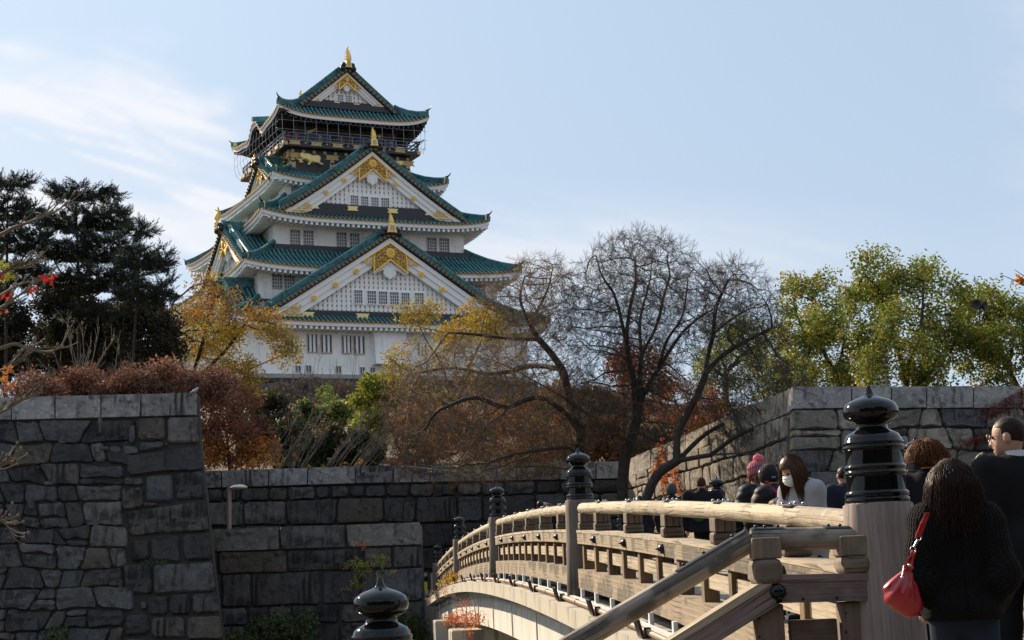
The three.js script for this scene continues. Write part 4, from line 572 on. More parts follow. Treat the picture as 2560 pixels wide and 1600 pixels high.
for (const side of [0, 1]) {
  const o = side * BW, sg = side ? 1 : -1;
  for (let i = 0; i < 5; i++) {
    const s = i * BL / 4, p = part('post', POST, M.post, bridge); p.position.copy(bl(s, o, 0)); if (i === 0) p.material = M.bigPost; p.rotation.y = i * 1.3 + side;
    const c = part('onion_cap', CAP, M.lacquer, p); c.position.y = 1.272;
  }
  for (let i = 0; i < 4; i++) {
    const s0 = i * BL / 4, cuts = [0.24, 2.0, 4.4, 6.75, 9.1, 11.5, 13.26];
    for (let k = 0; k + 1 < cuts.length; k++) { const n = 5, pts = along(s0 + cuts[k], s0 + cuts[k + 1] + 0.004, o, 1.135, n), R = [...Array(n + 1)].map((_, q) => 0.083 + 0.006 * (q === 0 || q === n ? 1 : 0) - 0.002 * rB()); const g = tube(pts, R, 16, true, 1.4); const uv = g.attributes.uv, ox = rB(), oy = rB(); for (let q = 0; q < uv.count; q++) uv.setXY(q, uv.getX(q) + ox, uv.getY(q) + oy); part('top_rail', g, M.rail, bridge); }
    const off = () => [rB(), rB()];
    const shiftUV = (g) => { const uv = g.attributes.uv, [a, b] = off(); for (let q = 0; q < uv.count; q++) uv.setXY(q, uv.getX(q) + a, uv.getY(q) + b); return g; };
    for (const [a, b] of [[0.24, 6.7], [6.706, 13.26]]) {
      part('middle_beam', shiftUV(bar(along(s0 + a, s0 + b, o, 0.705, 5), 0.22, 0.155, 1.6)), M.beam, bridge); part('beam_cap', shiftUV(bar(along(s0 + a, s0 + b, o, 0.805, 5), 0.232, 0.04, 1.6)), M.rail, bridge);
      part('bottom_beam', shiftUV(bar(along(s0 + a, s0 + b, o, 0.12, 5), 0.24, 0.28, 1.6)), M.beam, bridge); part('inner_rail', shiftUV(bar(along(s0 + a, s0 + b, o, 0.47, 5), 0.07, 0.15, 1.6)), M.rail, bridge);
    }
    STRUTS.forEach((q, k) => { const s = s0 + q; put('upper_block', blockTop, M.block, s, o, 1.01); put('lower_block', blockLow, M.block, s, o, 0.885); if (k && k < 6) { put('saddle_plate', saddle, saddleM, s, o, 1.222); const b = put('dome_bolt', boltGeo, M.iron, s, o + sg * 0.112, 0.71, BYAW + (side ? Math.PI : 0)); } });
    for (let j = 0; j < 12; j++) put('baluster', balGeo[(i + j) % 3], M.baluster, s0 + (j + 0.5) * 1.125, o, 0.443);
  }
  // concrete edge, gutter pipe, brackets
  const N = 36, es = (a, b, h, w, mat, name, t) => part(name, bar(along(-0.4, BL + 0.4, (a + b) / 2, h, N), Math.abs(b - a), t, w), mat, bridge);
  es(o + sg * 0.5, o - sg * 0.7, -0.325, 2, M.concrete, 'edge_slab', 0.25); es(o + sg * 0.24, o + sg * 0.18, -0.16, 2, M.paintGrey, 'steel_channel', 0.07);
  part('pipe', tube(along(1, BL - 1, o + sg * 0.36, -0.135, N), 0.033, 10, true), M.pipe, bridge);
  const br = metric(merge([rbox(0.05, 0.2, 0.09, 0.006), rbox(0.12, 0.02, 0.1, 0.004, -0.05, -0.1, 0)]), 2), pad = merge([rbox(0.03, 0.2, 0.28, 0.006, -0.08, 0.06, 0).rotateZ(0.25), rbox(0.07, 0.16, 0.07, 0.01, 0, -0.04, 0)]);
  for (let s = 0.9; s < BL; s += 1.3) put('bracket', br, M.paintGrey, s, o + sg * 0.16, -0.10, BYAW + (side ? Math.PI : 0));
  for (let s = 3.2; s < BL; s += 3.375) { put('pipe_holder', pad, M.iron, s, o + sg * 0.36, -0.13, BYAW + (side ? Math.PI : 0)); }
  for (let s = 1.7; s < BL; s += 3.375) { const k = put('pipe_joint', new THREE.CylinderGeometry(0.042, 0.042, 0.09, 12).rotateX(Math.PI / 2), M.pipe, s, o + sg * 0.36, -0.135); }
  const quads = []; for (let i = 0; i < 40; i++) { const a = i / 40 * BL, b = (i + 1) / 40 * BL, D = (s) => -1.32 - 1.9 * Math.max(0, 1 - Math.min(s, BL - s) / 9) ** 2; const x = o + sg * 0.12; quads.push([bl(a, x, D(a)), bl(b, x, D(b)), bl(b, x, -0.45), bl(a, x, -0.45)], [bl(a, x, D(a)), bl(a, x - sg * 0.5, D(a)), bl(b, x - sg * 0.5, D(b)), bl(b, x, D(b))], [bl(a, x - sg * 0.5, D(a)), bl(b, x - sg * 0.5, D(b)), bl(b, x - sg * 0.5, -0.45), bl(a, x - sg * 0.5, -0.45)]); }
  part('girder', metric(quadsGeo(quads), 3, 'z'), M.concretePale, bridge); part('girder_lip', bar(along(0, BL, o + sg * 0.14, -0.62, N), 0.08, 0.05, 2), M.concrete, bridge);
  for (let s = 5.4; s < BL; s += 4.5) put('girder_rib', metric(rbox(0.05, 0.85, 0.12, 0.01), 3), M.concretePale, s, o + sg * 0.12, -0.88);
}
{
  part('deck', bar(along(-0.4, BL + 0.4, BW / 2, -0.06, 36), BW - 0.4, 0.1, 3), std({ map: tex(512, 512, (u, v) => { const k = 0.62 + 0.8 * (vnoise(u * 256, v * 256, 256) - 0.4) + 0.4 * (fbm(u * 6, v * 6, 4, 6) - 0.5); return [k, k * 0.95, k * 0.88]; }), color: [.30, .28, .25], roughness: 0.95 }), bridge);
  part('deck_slab', bar(along(-0.4, BL + 0.4, BW / 2, -0.26, 36), BW - 0.8, 0.26, 2), M.concrete, bridge);
  for (const s of [11, 19.5, 27, 34.2, 43]) { const y = s > 30 ? -0.02 : -0.12; const m = part('pier', metric(rbox(BW + 1.6, 9, 1.5, 0.05), 3, 'z'), M.concrete, bridge); m.position.copy(onBridge(s, BW / 2, 0).setY(y - 4.5).sub(B0)); m.rotation.y = BYAW; }
  const ab = part('abutment', metric(box(BW + 1.4, 9.4, 2.4), 3, 'x'), M.concrete, bridge); ab.position.copy(onBridge(-0.9, BW / 2, 0).setY(-4.4).sub(B0)); ab.rotation.y = BYAW;
}
{ // splayed end railing that runs down to the left of the near post
  const D = 10.32, S = (x, y, d = D) => at(x, y, d), base = at(1930, 1700, D), sr = thing('splay_railing', 'weathered wooden railing sloping down to the left from the big near post', 'railing', base), L = (x, y, d) => S(x, y, d).sub(base);
  const sl = (x, x0, y0, m) => y0 + (x0 - x) * m;
  part('slope_rail', tube([1879, 1760, 1640, 1520, 1400, 1200, 960].map((x) => L(x, sl(x, 1879, 1348.6, 0.588))), 0.0725, 20, true, 1.3), M.splayRail, sr);
  part('level_rail', tube([L(1877, 1349), L(1960, 1347), L(2060, 1346), L(2185, 1344)], 0.0725, 20, true, 1.3), M.splayRail, sr);
  const strap = (pts) => { const g = new THREE.CylinderGeometry(0.0765, 0.0765, 1, 16, 1, true, -0.95, 1.9); const a = pts[0], b = pts[1], d = b.clone().sub(a); g.scale(1, d.length(), 1); const y = d.clone().normalize(), x = V(0, 0, 1).cross(y).normalize(), up = y.clone().cross(x); return g; };
  const plate = (a, b) => { const d = b.clone().sub(a), l = d.length(), ang = Math.atan2(d.y, d.x), list = []; const sh = new THREE.CylinderGeometry(0.0775, 0.0775, l, 20, 1, false, Math.PI - 0.92, 1.84).rotateZ(-Math.PI / 2).rotateX(-Math.PI / 2 - 0.0).applyMatrix4(new THREE.Matrix4()); return [sh, l, ang, a.clone().add(b).multiplyScalar(0.5)]; };
  for (const [x0, x1] of [[1700, 1879], [1879, 1960], [2058, 2160]]) {
    const y = (x) => (x <= 1879 ? sl(x, 1879, 1348.6, 0.588) : lerp(1348.6, 1344, (x - 1879) / 300)), a = L(x0, y(x0)), b = L(x1, y(x1)), d = b.clone().sub(a), n = V(-d.y, d.x, 0).normalize(), quads = [];
    for (let k = 0; k < 8; k++) { const t0 = -0.62 + 1.24 * k / 8, t1 = -0.62 + 1.24 * (k + 1) / 8, P = (q, t, e) => q.clone().addScaledVector(n, Math.cos(t) * 0.079).add(V(0, 0, Math.sin(t) * 0.079)).addScaledVector(d, e * (1 - Math.cos(t)) * 0.9 / 1); quads.push([P(a, t0, 0.3), P(b, t0, -0.3), P(b, t1, -0.3), P(a, t1, 0.3)]); }
    const bolts = [0.14, 0.42, 0.82].map((f) => new THREE.SphereGeometry(0.012, 8, 6).translate(...a.clone().lerp(b, f).addScaledVector(n, 0.082).toArray()));
    part('iron_strap', [quadsGeo(quads), ...bolts], M.iron, sr);
  }
  const px = D / FOCAL, blk = (name, x0, y0, x1, y1, d, r, grain, m = M.block) => { const a = L(x0, y0), b = L(x1, y1), c = a.clone().add(b).multiplyScalar(0.5), g = metric(rbox(Math.abs(b.x - a.x), Math.abs(a.y - b.y), d, r), 2, grain, [rB(), rB()]); const q = part(name, g, m, sr); q.position.copy(c).setZ(c.z - 0.02); return q; };
  blk('upper_block', 1872, 1346, 1948, 1396, 0.3, 0.012, 'y'); blk('lower_block', 1876, 1397, 1953, 1462, 0.34, 0.05, 'x'); blk('upper_block', 2090, 1341, 2166, 1388, 0.3, 0.012, 'y'); blk('lower_block', 2094, 1389, 2172, 1434, 0.34, 0.05, 'x');
  const shift = (g) => { const uv = g.attributes.uv, a = rB(), b = rB(); for (let q = 0; q < uv.count; q++) uv.setXY(q, uv.getX(q) + a, uv.getY(q) + b); return g; };
  part('level_beam', shift(bar([L(1932, 1480.5), L(2194, 1473)], 0.25, 0.135, 1.4)), M.splayBeam, sr); part('level_beam_cap', shift(bar([L(1926, 1446.5), L(2196, 1440)], 0.262, 0.046, 1.4)), M.splayBeam, sr);
  part('slope_beam', shift(bar([L(1934, 1480.5), L(1700, sl(1700, 1934, 1480.5, 0.63)), L(1000, sl(1000, 1934, 1480.5, 0.63))], 0.25, 0.135, 1.4)), M.splayBeam, sr); part('slope_beam_cap', shift(bar([L(1926, 1446.5), L(1700, sl(1700, 1926, 1446.5, 0.63)), L(1000, sl(1000, 1926, 1446.5, 0.63))], 0.262, 0.046, 1.4)), M.rail, sr);
  const b = part('dome_bolt', new THREE.SphereGeometry(0.052, 20, 12).scale(1, 1, 0.8), M.lacquer, sr); b.position.copy(L(1937, 1479)).setZ(0.13 + L(1937, 1479).z);
  blk('under_post', 1885, 1512, 1973, 1800, 0.2, 0.01, 'y', M.splayPost); blk('under_post', 2097, 1506, 2182, 1800, 0.2, 0.01, 'y', M.splayPost); blk('under_board', 1973, 1551, 2097, 1640, 0.09, 0.006, 'x', M.splayPost);
  const nails = []; for (const [x, y] of [[1892, 1545], [1892, 1590], [1966, 1530], [1966, 1578], [2106, 1532], [2106, 1578], [1999, 1496], [2082, 1494], [1871, 1547]]) nails.push(new THREE.SphereGeometry(0.009, 8, 6).translate(...L(x, y).add(V(0, 0, x > 1990 && x < 2090 ? 0.13 : 0.105)).toArray())); part('nail', nails, M.iron, sr);
  for (let x = 1760; x > 1000; x -= 120) blk('under_post', x - 40, sl(x, 1934, 1480.5, 0.63) + 36, x + 40, 1960 + (1800 - x) * 0.3, 0.2, 0.01, 'y', M.splayPost);
  const e = at(950, 1439, 10.38), ep = part('end_post', POST, M.bigPost, sr); ep.position.set(e.x, e.y - 2.05, e.z).sub(base); const c = part('onion_cap', CAP, M.lacquer, ep); c.position.y = 1.272;
}

// ---------------------------------------------------------------- trees grown towards points scattered through their crowns
function inPoly(x, y, P) { let c = false; for (let i = 0, j = P.length - 1; i < P.length; j = i++) { const [a, b] = P[i], [p, q] = P[j]; if (b > y !== q > y && x < ((p - a) * (y - b)) / (q - b) + a) c = !c; } return c; }
function edgeDist(x, y, P) { let m = 1e9; for (let i = 0, j = P.length - 1; i < P.length; j = i++) { const [a, b] = P[j], [p, q] = P[i], dx = p - a, dy = q - b, t = clamp(((x - a) * dx + (y - b) * dy) / (dx * dx + dy * dy)); m = Math.min(m, Math.hypot(x - a - t * dx, y - b - t * dy)); } return m; }
// points inside an outline seen at depth d; the crown is about as deep as it is wide
function crownPoints(P, d, n, r, { deep = 6, clump = 0, layer = 0, shell = 0 } = {}) {
  const xs = P.map((p) => p[0]), ys = P.map((p) => p[1]), x0 = Math.min(...xs), x1 = Math.max(...xs), y0 = Math.min(...ys), y1 = Math.max(...ys), out = [];
  const cs = []; if (clump) for (let i = 0; i < clump; i++) for (let k = 0; k < 50; k++) { const x = lerp(x0, x1, r()), y = lerp(y0, y1, r()); if (inPoly(x, y, P)) { const e = edgeDist(x, y, P) * d / FOCAL; cs.push([x, y, (r() - 0.5) * 2 * Math.min(deep, e * 1.5 + 0.5), (0.6 + 0.7 * r())]); break; } }
  for (let guard = 0; out.length < n && guard < n * 60; guard++) {
    if (clump) { const c = cs[Math.floor(r() * cs.length)], R = c[3] * Math.sqrt((x1 - x0) * (y1 - y0)) / Math.sqrt(clump) * 0.62, a = r() * 6.283, b = Math.acos(2 * r() - 1), q = R * Math.cbrt(r()), x = c[0] + q * Math.cos(a) * Math.sin(b), y = c[1] + q * 0.75 * Math.cos(b); if (!inPoly(x, y, P)) continue; out.push(at(x, y, d + c[2] + q * Math.sin(a) * Math.sin(b) * d / FOCAL)); continue; }
    const x = lerp(x0, x1, r()); let y = lerp(y0, y1, r()); if (!inPoly(x, y, P)) continue;
    const e = edgeDist(x, y, P) * d / FOCAL; if (shell && r() > shell && e > 1.2) continue;
    const t = Math.min(deep, Math.sqrt(e) * 2.2 + 0.3), p = at(x, y, d + (r() - 0.5) * 2 * t);
    if (layer) { const k = Math.hypot(p.x - at(0.5 * (x0 + x1), y, d).x, p.z + d) * 0.16; p.y = (Math.round((p.y - k) / layer) + 0.13 * (r() + r() - 1)) * layer + k; }
    out.push(p);
  }
  return out;
}
function grow(seeds, pts, { D = 0.4, kill = 0.7, reach = 6, iter = 200, jitter = 0.25, up = 0.05, seed = 1, most = 30000 } = {}) {
  const r = rng(seed), N = seeds.map((s) => ({ p: s.p.clone(), parent: s.parent })), m = pts.length, ax = new Float32Array(m), ay = new Float32Array(m), az = new Float32Array(m), best = new Int32Array(m).fill(-1), bd = new Float32Array(m).fill(1e9), alive = new Uint8Array(m).fill(1);
  pts.forEach((p, i) => { ax[i] = p.x; ay[i] = p.y; az[i] = p.z; });
  const consider = (k) => { const { x, y, z } = N[k].p; for (let i = 0; i < m; i++) { if (!alive[i]) continue; const d = (ax[i] - x) ** 2 + (ay[i] - y) ** 2 + (az[i] - z) ** 2; if (d < bd[i]) { bd[i] = d; best[i] = k; if (d < kill * kill) alive[i] = 0; } } };
  N.forEach((_, k) => consider(k));
  const tried = new Map();
  for (let it = 0; it < iter && N.length < most; it++) {
    const acc = new Map();
    for (let i = 0; i < m; i++) { if (!alive[i] || bd[i] > reach * reach) continue; const k = best[i], q = Math.sqrt(bd[i]) || 1, n = N[k].p; let a = acc.get(k); if (!a) acc.set(k, (a = [0, 0, 0])); a[0] += (ax[i] - n.x) / q; a[1] += (ay[i] - n.y) / q; a[2] += (az[i] - n.z) / q; }
    if (!acc.size) break;
    const add = [];
    for (const [k, a] of acc) { const v = V(a[0], a[1], a[2]); if (v.lengthSq() < 1e-6) v.set(r() - 0.5, r(), r() - 0.5); v.normalize(); v.x += (r() - 0.5) * 2 * jitter; v.y += (r() - 0.5) * 2 * jitter + up; v.z += (r() - 0.5) * 2 * jitter; v.normalize(); const c = (tried.get(k) ?? 0) + 1; tried.set(k, c); if (c > 3) { for (let i = 0; i < m; i++) if (best[i] === k && alive[i] && bd[i] < 1.2 * D * D + kill * kill) alive[i] = 0; if (c > 6) continue; } add.push({ p: N[k].p.clone().addScaledVector(v, D * (0.8 + 0.4 * r())), parent: k }); }
    if (!add.length) break;
    for (const n of add) { N.push(n); consider(N.length - 1); }
  }
  return N;
}
function radii(N, tip, exp = 2.35) { const s = new Float64Array(N.length), kids = N.map(() => []); N.forEach((n, i) => { if (n.parent >= 0) kids[n.parent].push(i); }); const order = N.map((_, i) => i).reverse(); for (const i of order) { N[i].r = kids[i].length ? Math.pow(s[i], 1 / exp) : tip; if (N[i].parent >= 0) s[N[i].parent] += Math.pow(N[i].r, exp); } return kids; }
function limbs(N, kids, test, least = 0, wob = 0) {                    // tubes along the chains of the branching
  const out = [], start = []; N.forEach((n, i) => { if (n.parent < 0) start.push([i, -1]); });
  while (start.length) {
    let [i, from] = start.pop(); const chain = from >= 0 ? [from] : [], rr = from >= 0 ? [Math.min(N[from].r, N[i].r * 1.15)] : [];
    for (;;) { chain.push(i); rr.push(N[i].r); const k = kids[i]; if (!k.length) break; let b = k[0]; for (const q of k) if (N[q].r > N[b].r) b = q; for (const q of k) if (q !== b) start.push([q, i]); i = b; }
    if (chain.length < 2) continue;
    let s = 0; while (s < chain.length - 1) { const keep = test(rr[s + 1]); let e = s + 1; while (e < chain.length - 1 && test(rr[e + 1]) === keep) e++; if (keep) { const big = rr[s + 1]; out.push(tube(chain.slice(s, e + 1).map((q) => N[q].p), rr.slice(s, e + 1).map((q) => Math.max(q, least)), big > 0.12 ? 8 : big > 0.035 ? 5 : 3, false, 1)); } s = e; }
  }
  return out;
}
const Q0 = new THREE.Quaternion(), S0 = V(1, 1, 1), M0 = new THREE.Matrix4();
function scatter(name, geo, mat, places, parent, colors) {           // places: [position, quaternion, scale, colour]
  const m = new THREE.InstancedMesh(geo, mat, places.length); m.name = name; m.castShadow = m.receiveShadow = true;
  places.forEach(([p, q, s, c], i) => { m.setMatrixAt(i, M0.compose(p, q, typeof s === 'number' ? S0.set(s, s, s) : s)); if (c) m.setColorAt(i, c); });
  m.userData.kind = 'stuff'; parent.add(m); return m;
}
const rq = (r) => new THREE.Quaternion(r() - 0.5, r() - 0.5, r() - 0.5, r() - 0.5).normalize();
const col = (c, r, v = 0.25) => { const k = 1 + v * (r() - 0.5) * 2, h = 1 + 0.3 * v * (r() - 0.5) * 2; return new THREE.Color().setRGB(c[0] * k * h, c[1] * k, c[2] * k / h); };
const pick = (list, r) => list[Math.floor(r() * list.length)];
const leafSpray = (n, size, spread, seed) => { const r = rng(seed), q = []; for (let i = 0; i < n; i++) { const p = V((r() - 0.5), (r() - 0.5), (r() - 0.5)).multiplyScalar(2 * spread), o = rq(r), a = V(-size, 0, 0).applyQuaternion(o).add(p), b = V(0, size * 0.48, size * 0.12).applyQuaternion(o).add(p), c = V(size, 0, size * 0.1).applyQuaternion(o).add(p), d = V(0, -size * 0.48, size * 0.12).applyQuaternion(o).add(p); q.push([a, b, c, d]); } return quadsGeo(q); };
const SPRAY = [leafSpray(7, 0.11, 0.24, 1), leafSpray(7, 0.11, 0.24, 2)], FINE = [leafSpray(8, 0.065, 0.2, 3), leafSpray(8, 0.065, 0.2, 4)];
const twigSpray = (() => { const r = rng(9), list = []; for (let i = 0; i < 5; i++) { const a = V((r() - 0.5) * 0.9, 1, (r() - 0.5) * 0.9).normalize(), b = a.clone().add(V((r() - 0.5) * 0.9, 0.2 * r(), (r() - 0.5) * 0.9)).normalize(), p0 = V(0, i * 0.05, 0), p1 = p0.clone().addScaledVector(a, 0.32), p2 = p1.clone().addScaledVector(b, 0.3); list.push(tube([p0, p1, p2], [0.0065, 0.005, 0.003], 3)); for (let k = 0; k < 2; k++) { const c = b.clone().add(V((r() - 0.5) * 1.6, (r() - 0.2) * 0.6, (r() - 0.5) * 1.6)).normalize(); list.push(tube([p1.clone().lerp(p2, k * 0.4), p1.clone().lerp(p2, k * 0.4).addScaledVector(c, 0.26)], [0.004, 0.0025], 3)); } } return merge(list); })();
const needleSpray = (() => { const r = rng(10), q = []; for (let i = 0; i < 26; i++) { const t = i / 26, a = r() * 6.28, p = V(0, t * 0.62, 0), v = V(Math.cos(a), 0.75 + 0.3 * r(), Math.sin(a) * 0.6).normalize().multiplyScalar(0.17 * (1.1 - t * 0.6)), s = V(-v.z, 0.1, v.x).normalize().multiplyScalar(0.02); q.push([p.clone().sub(s), p.clone().add(s), p.clone().add(v)]); } return quadsGeo(q.map((t) => [t[0], t[1], t[2]])); })();
const line = (pts, d) => pts.map(([x, y, k = 0]) => at(x, y, d + k));
function skeleton(lines, step = 0.5) {                                // traced limbs joined into seeds: each line starts at the nearest point already laid
  const S = [];
  for (const L of lines) {
    let prev = -1, p0 = L[0];
    if (S.length) { let m = 1e9; S.forEach((s, i) => { const q = s.p.distanceTo(p0); if (q < m) { m = q; prev = i; } }); p0 = S[prev].p; } else { S.push({ p: p0.clone(), parent: -1 }); prev = 0; }
    const c = L.length > 1 ? new THREE.CatmullRomCurve3([p0, ...L.slice(1)]) : null; if (!c) continue;
    const n = Math.max(2, Math.ceil(c.getLength() / step)); for (let i = 1; i <= n; i++) { S.push({ p: c.getPoint(i / n), parent: prev }); prev = S.length - 1; }
  }
  return S;
}
const dirOf = (N, i) => { const n = N[i]; return n.parent >= 0 ? n.p.clone().sub(N[n.parent].p).normalize() : V(0, 1, 0); };
const YUP = V(0, 1, 0);
function tree(name, label, o) {
  const r = rng(o.seed), S = skeleton(o.limbs, o.step ?? 0.5), base = S[0].p.clone();
  const pts = o.crowns.flatMap(([P, n, opt]) => crownPoints(P, o.d + (opt?.dz ?? 0), Math.round(n * (o.dense ?? 2.6)), r, { deep: o.deep ?? 6, ...opt }));
  const mid = o.coarse ? grow(S, pts.filter((_, i) => i % Math.ceil(pts.length / o.coarse) === 0), { D: 0.55, kill: 1.0, reach: 14, jitter: 0.18, up: 0.06, seed: o.seed + 500, iter: 80 }) : S;
  const N = grow(mid, pts, { D: 0.42, kill: 0.40, seed: o.seed, ...o.grow }), kids = radii(N, o.tip ?? 0.009, o.exp ?? 2.35), t = thing(name, label, 'tree', base, o.group);
  if (globalThis.DBG) console.log(name, o.seed, 'pts', pts.length, 'nodes', N.length, 'tips', N.filter((n) => n.r < (o.leafOn ?? 0.03)).length);
  for (const n of N) n.p.sub(base);
  mid.forEach((_, i) => { N[i].r = Math.max(N[i].r, i < S.length ? o.limbMin ?? 0.018 : 0.013); });
  if (o.thick) N.forEach((n) => { n.r *= o.thick; });
  const lim = Math.min(0.05, Math.max(...N.slice(0, 6).map((n) => n.r)) * 0.5);
  part('trunk', merge(limbs(N, kids, (q) => q > lim)), o.bark ?? M.bark, t);
  const thin = limbs(N, kids, (q) => q <= lim, o.least ?? 0.006); if (thin.length) part('branches', merge(thin), o.twigMat ?? M.twig, t, 'stuff');
  const tips = []; N.forEach((n, i) => { if (n.r < (o.leafOn ?? 0.03) && n.parent >= 0) tips.push(i); });
  if (o.twigs) { const pl = []; for (const i of tips) { if (N[i].r > 0.016 || r() > o.twigs) continue; const d = dirOf(N, i).add(V((r() - 0.5) * 0.9, (r() - 0.35) * 0.7, (r() - 0.5) * 0.9)).normalize(); pl.push([N[i].p, new THREE.Quaternion().setFromUnitVectors(YUP, d), (o.twigSize ?? 1) * (0.7 + 0.6 * r())]); } scatter('twigs', twigSpray, o.twigMat ?? M.twig, pl, t); }
  if (o.leaves) { const pl = []; for (const i of tips) { for (let k = o.leaves; k > 0; k--) { if (k < 1 && r() > k) break; const p = N[i].p.clone().add(V(r() - 0.5, r() - 0.5, r() - 0.5).multiplyScalar(o.leafSpread ?? 0.7)), pr = o.mask ? o.mask(p.clone().add(base), r) : 1; if (r() > pr) continue; pl.push([p, rq(r), (o.leafSize ?? 1) * (0.7 + 0.6 * r()), col(o.colour ? o.colour(p.clone().add(base), r) : pick(o.colours, r), r)]); } } scatter('foliage', (o.fine ? FINE : SPRAY)[o.seed % 2], M.leaf, pl, t); }
  if (o.needles) { const pl = []; for (const i of tips) { for (let k = 0; k < o.needles; k++) { const d = dirOf(N, i).add(V((r() - 0.5) * 1.2, (r() - 0.1) * 0.5, (r() - 0.5) * 1.2)).normalize(); pl.push([N[i].p.clone().add(V(r() - 0.5, (r() - 0.5) * 0.4, r() - 0.5).multiplyScalar(0.4)), new THREE.Quaternion().setFromUnitVectors(YUP, d), 0.75 + 0.6 * r(), col(pick(o.colours, r), r)]); } } scatter('foliage', needleSpray, M.needle, pl, t); }
  return t;
}
// the tall bare tree by the bridge end
tree('bare_tree', 'tall bare tree with upright limbs and a round crown against the sky', { seed: 41, coarse: 700, d: 71, deep: 5.5, limbs: [
  line([[1556, 1262], [1562, 1150], [1588, 1060], [1600, 1000]], 71), line([[1600, 1000], [1570, 895, -1], [1568, 822, -1.6], [1576, 764, -1.8], [1590, 700, -1.5], [1587, 650, -1]], 71), line([[1600, 1000], [1602, 895, 1], [1634, 831, 1.6], [1651, 781, 1.8], [1657, 749, 1.8], [1675, 690, 2]], 71), line([[1600, 1000], [1645, 924, 0.5], [1704, 834, 1], [1753, 790, 1.6], [1785, 770, 2], [1803, 735, 2]], 71), line([[1588, 1060], [1567, 903, -2], [1530, 872, -2.5], [1480, 864, -3], [1418, 862, -3.4]], 71), line([[1570, 850, -1], [1535, 735, -2], [1505, 690, -2.4], [1490, 640, -2.4]], 71), line([[1602, 900, 1], [1600, 800, 2.6], [1625, 700, 3.4], [1630, 630, 3.4]], 71), line([[1645, 924], [1668, 850, -1.6], [1706, 790, -2.6], [1720, 700, -3]], 71)],
  crowns: [[[[1425, 740], [1440, 690], [1470, 630], [1540, 592], [1600, 578], [1655, 588], [1705, 620], [1765, 655], [1805, 700], [1815, 770], [1790, 850], [1740, 890], [1690, 930], [1640, 960], [1560, 950], [1500, 920], [1440, 890], [1400, 850]], 3600], [[[1430, 900], [1560, 930], [1700, 930], [1770, 980], [1740, 1090], [1640, 1150], [1540, 1120], [1460, 1060], [1420, 980]], 1500]], grow: { D: 0.27, kill: 0.27, jitter: 0.34, up: 0.04, iter: 120 }, tip: 0.0065, exp: 2.12, least: 0.0058, twigs: 0.55, twigSize: 0.8 });
// the leaning tree right of it, with a long low limb over the people
tree('bare_tree', 'dark leaning bare tree with a long low limb reaching right over the people', { seed: 42, coarse: 700, d: 68, deep: 5, limbs: [
  line([[1606, 1272], [1643, 1187], [1693, 1152]], 68), line([[1693, 1152], [1782, 1137, -1], [1865, 1134, -2], [1963, 1141, -3], [2010, 1125, -3.5]], 68), line([[1782, 1137, -1], [1850, 1085, -1.5], [1925, 1062, -2], [1985, 1052, -2.5]], 68), line([[1693, 1152], [1693, 1087, 0.6], [1715, 1040, 1], [1749, 975, 1.4], [1763, 935, 1.6], [1770, 889, 2], [1785, 836, 2], [1805, 816, 2.2], [1850, 785, 2.6], [1905, 757, 3]], 68), line([[1763, 935, 1.6], [1810, 885, 0.6], [1870, 850, 0], [1930, 820, -0.5]], 68), line([[1749, 975, 1.4], [1800, 925, 3], [1880, 895, 3.6], [1950, 870, 4]], 68), line([[1785, 836, 2], [1790, 770, 1], [1820, 700, 0.4]], 68), line([[1693, 1152], [1780, 1075, 1.6], [1880, 1040, 2], [1980, 1010, 2]], 68)],
  crowns: [[[[1750, 720], [1790, 664], [1850, 652], [1905, 690], [1955, 745], [1965, 830], [1940, 900], [1830, 900], [1760, 830]], 1500], [[[1760, 900], [1900, 880], [2010, 905], [2040, 960], [2100, 1030], [2115, 1090], [2060, 1140], [1960, 1170], [1880, 1150], [1800, 1080], [1740, 1000]], 1900]], grow: { D: 0.27, kill: 0.27, jitter: 0.36, up: 0.0, iter: 120 }, tip: 0.0065, exp: 2.15, least: 0.0058, twigs: 0.5, twigSize: 0.8, thick: 1.12, leaves: 0.02, leafSize: 0.8, fine: true, colours: [[.45, .40, .04], [.5, .42, .05]] });
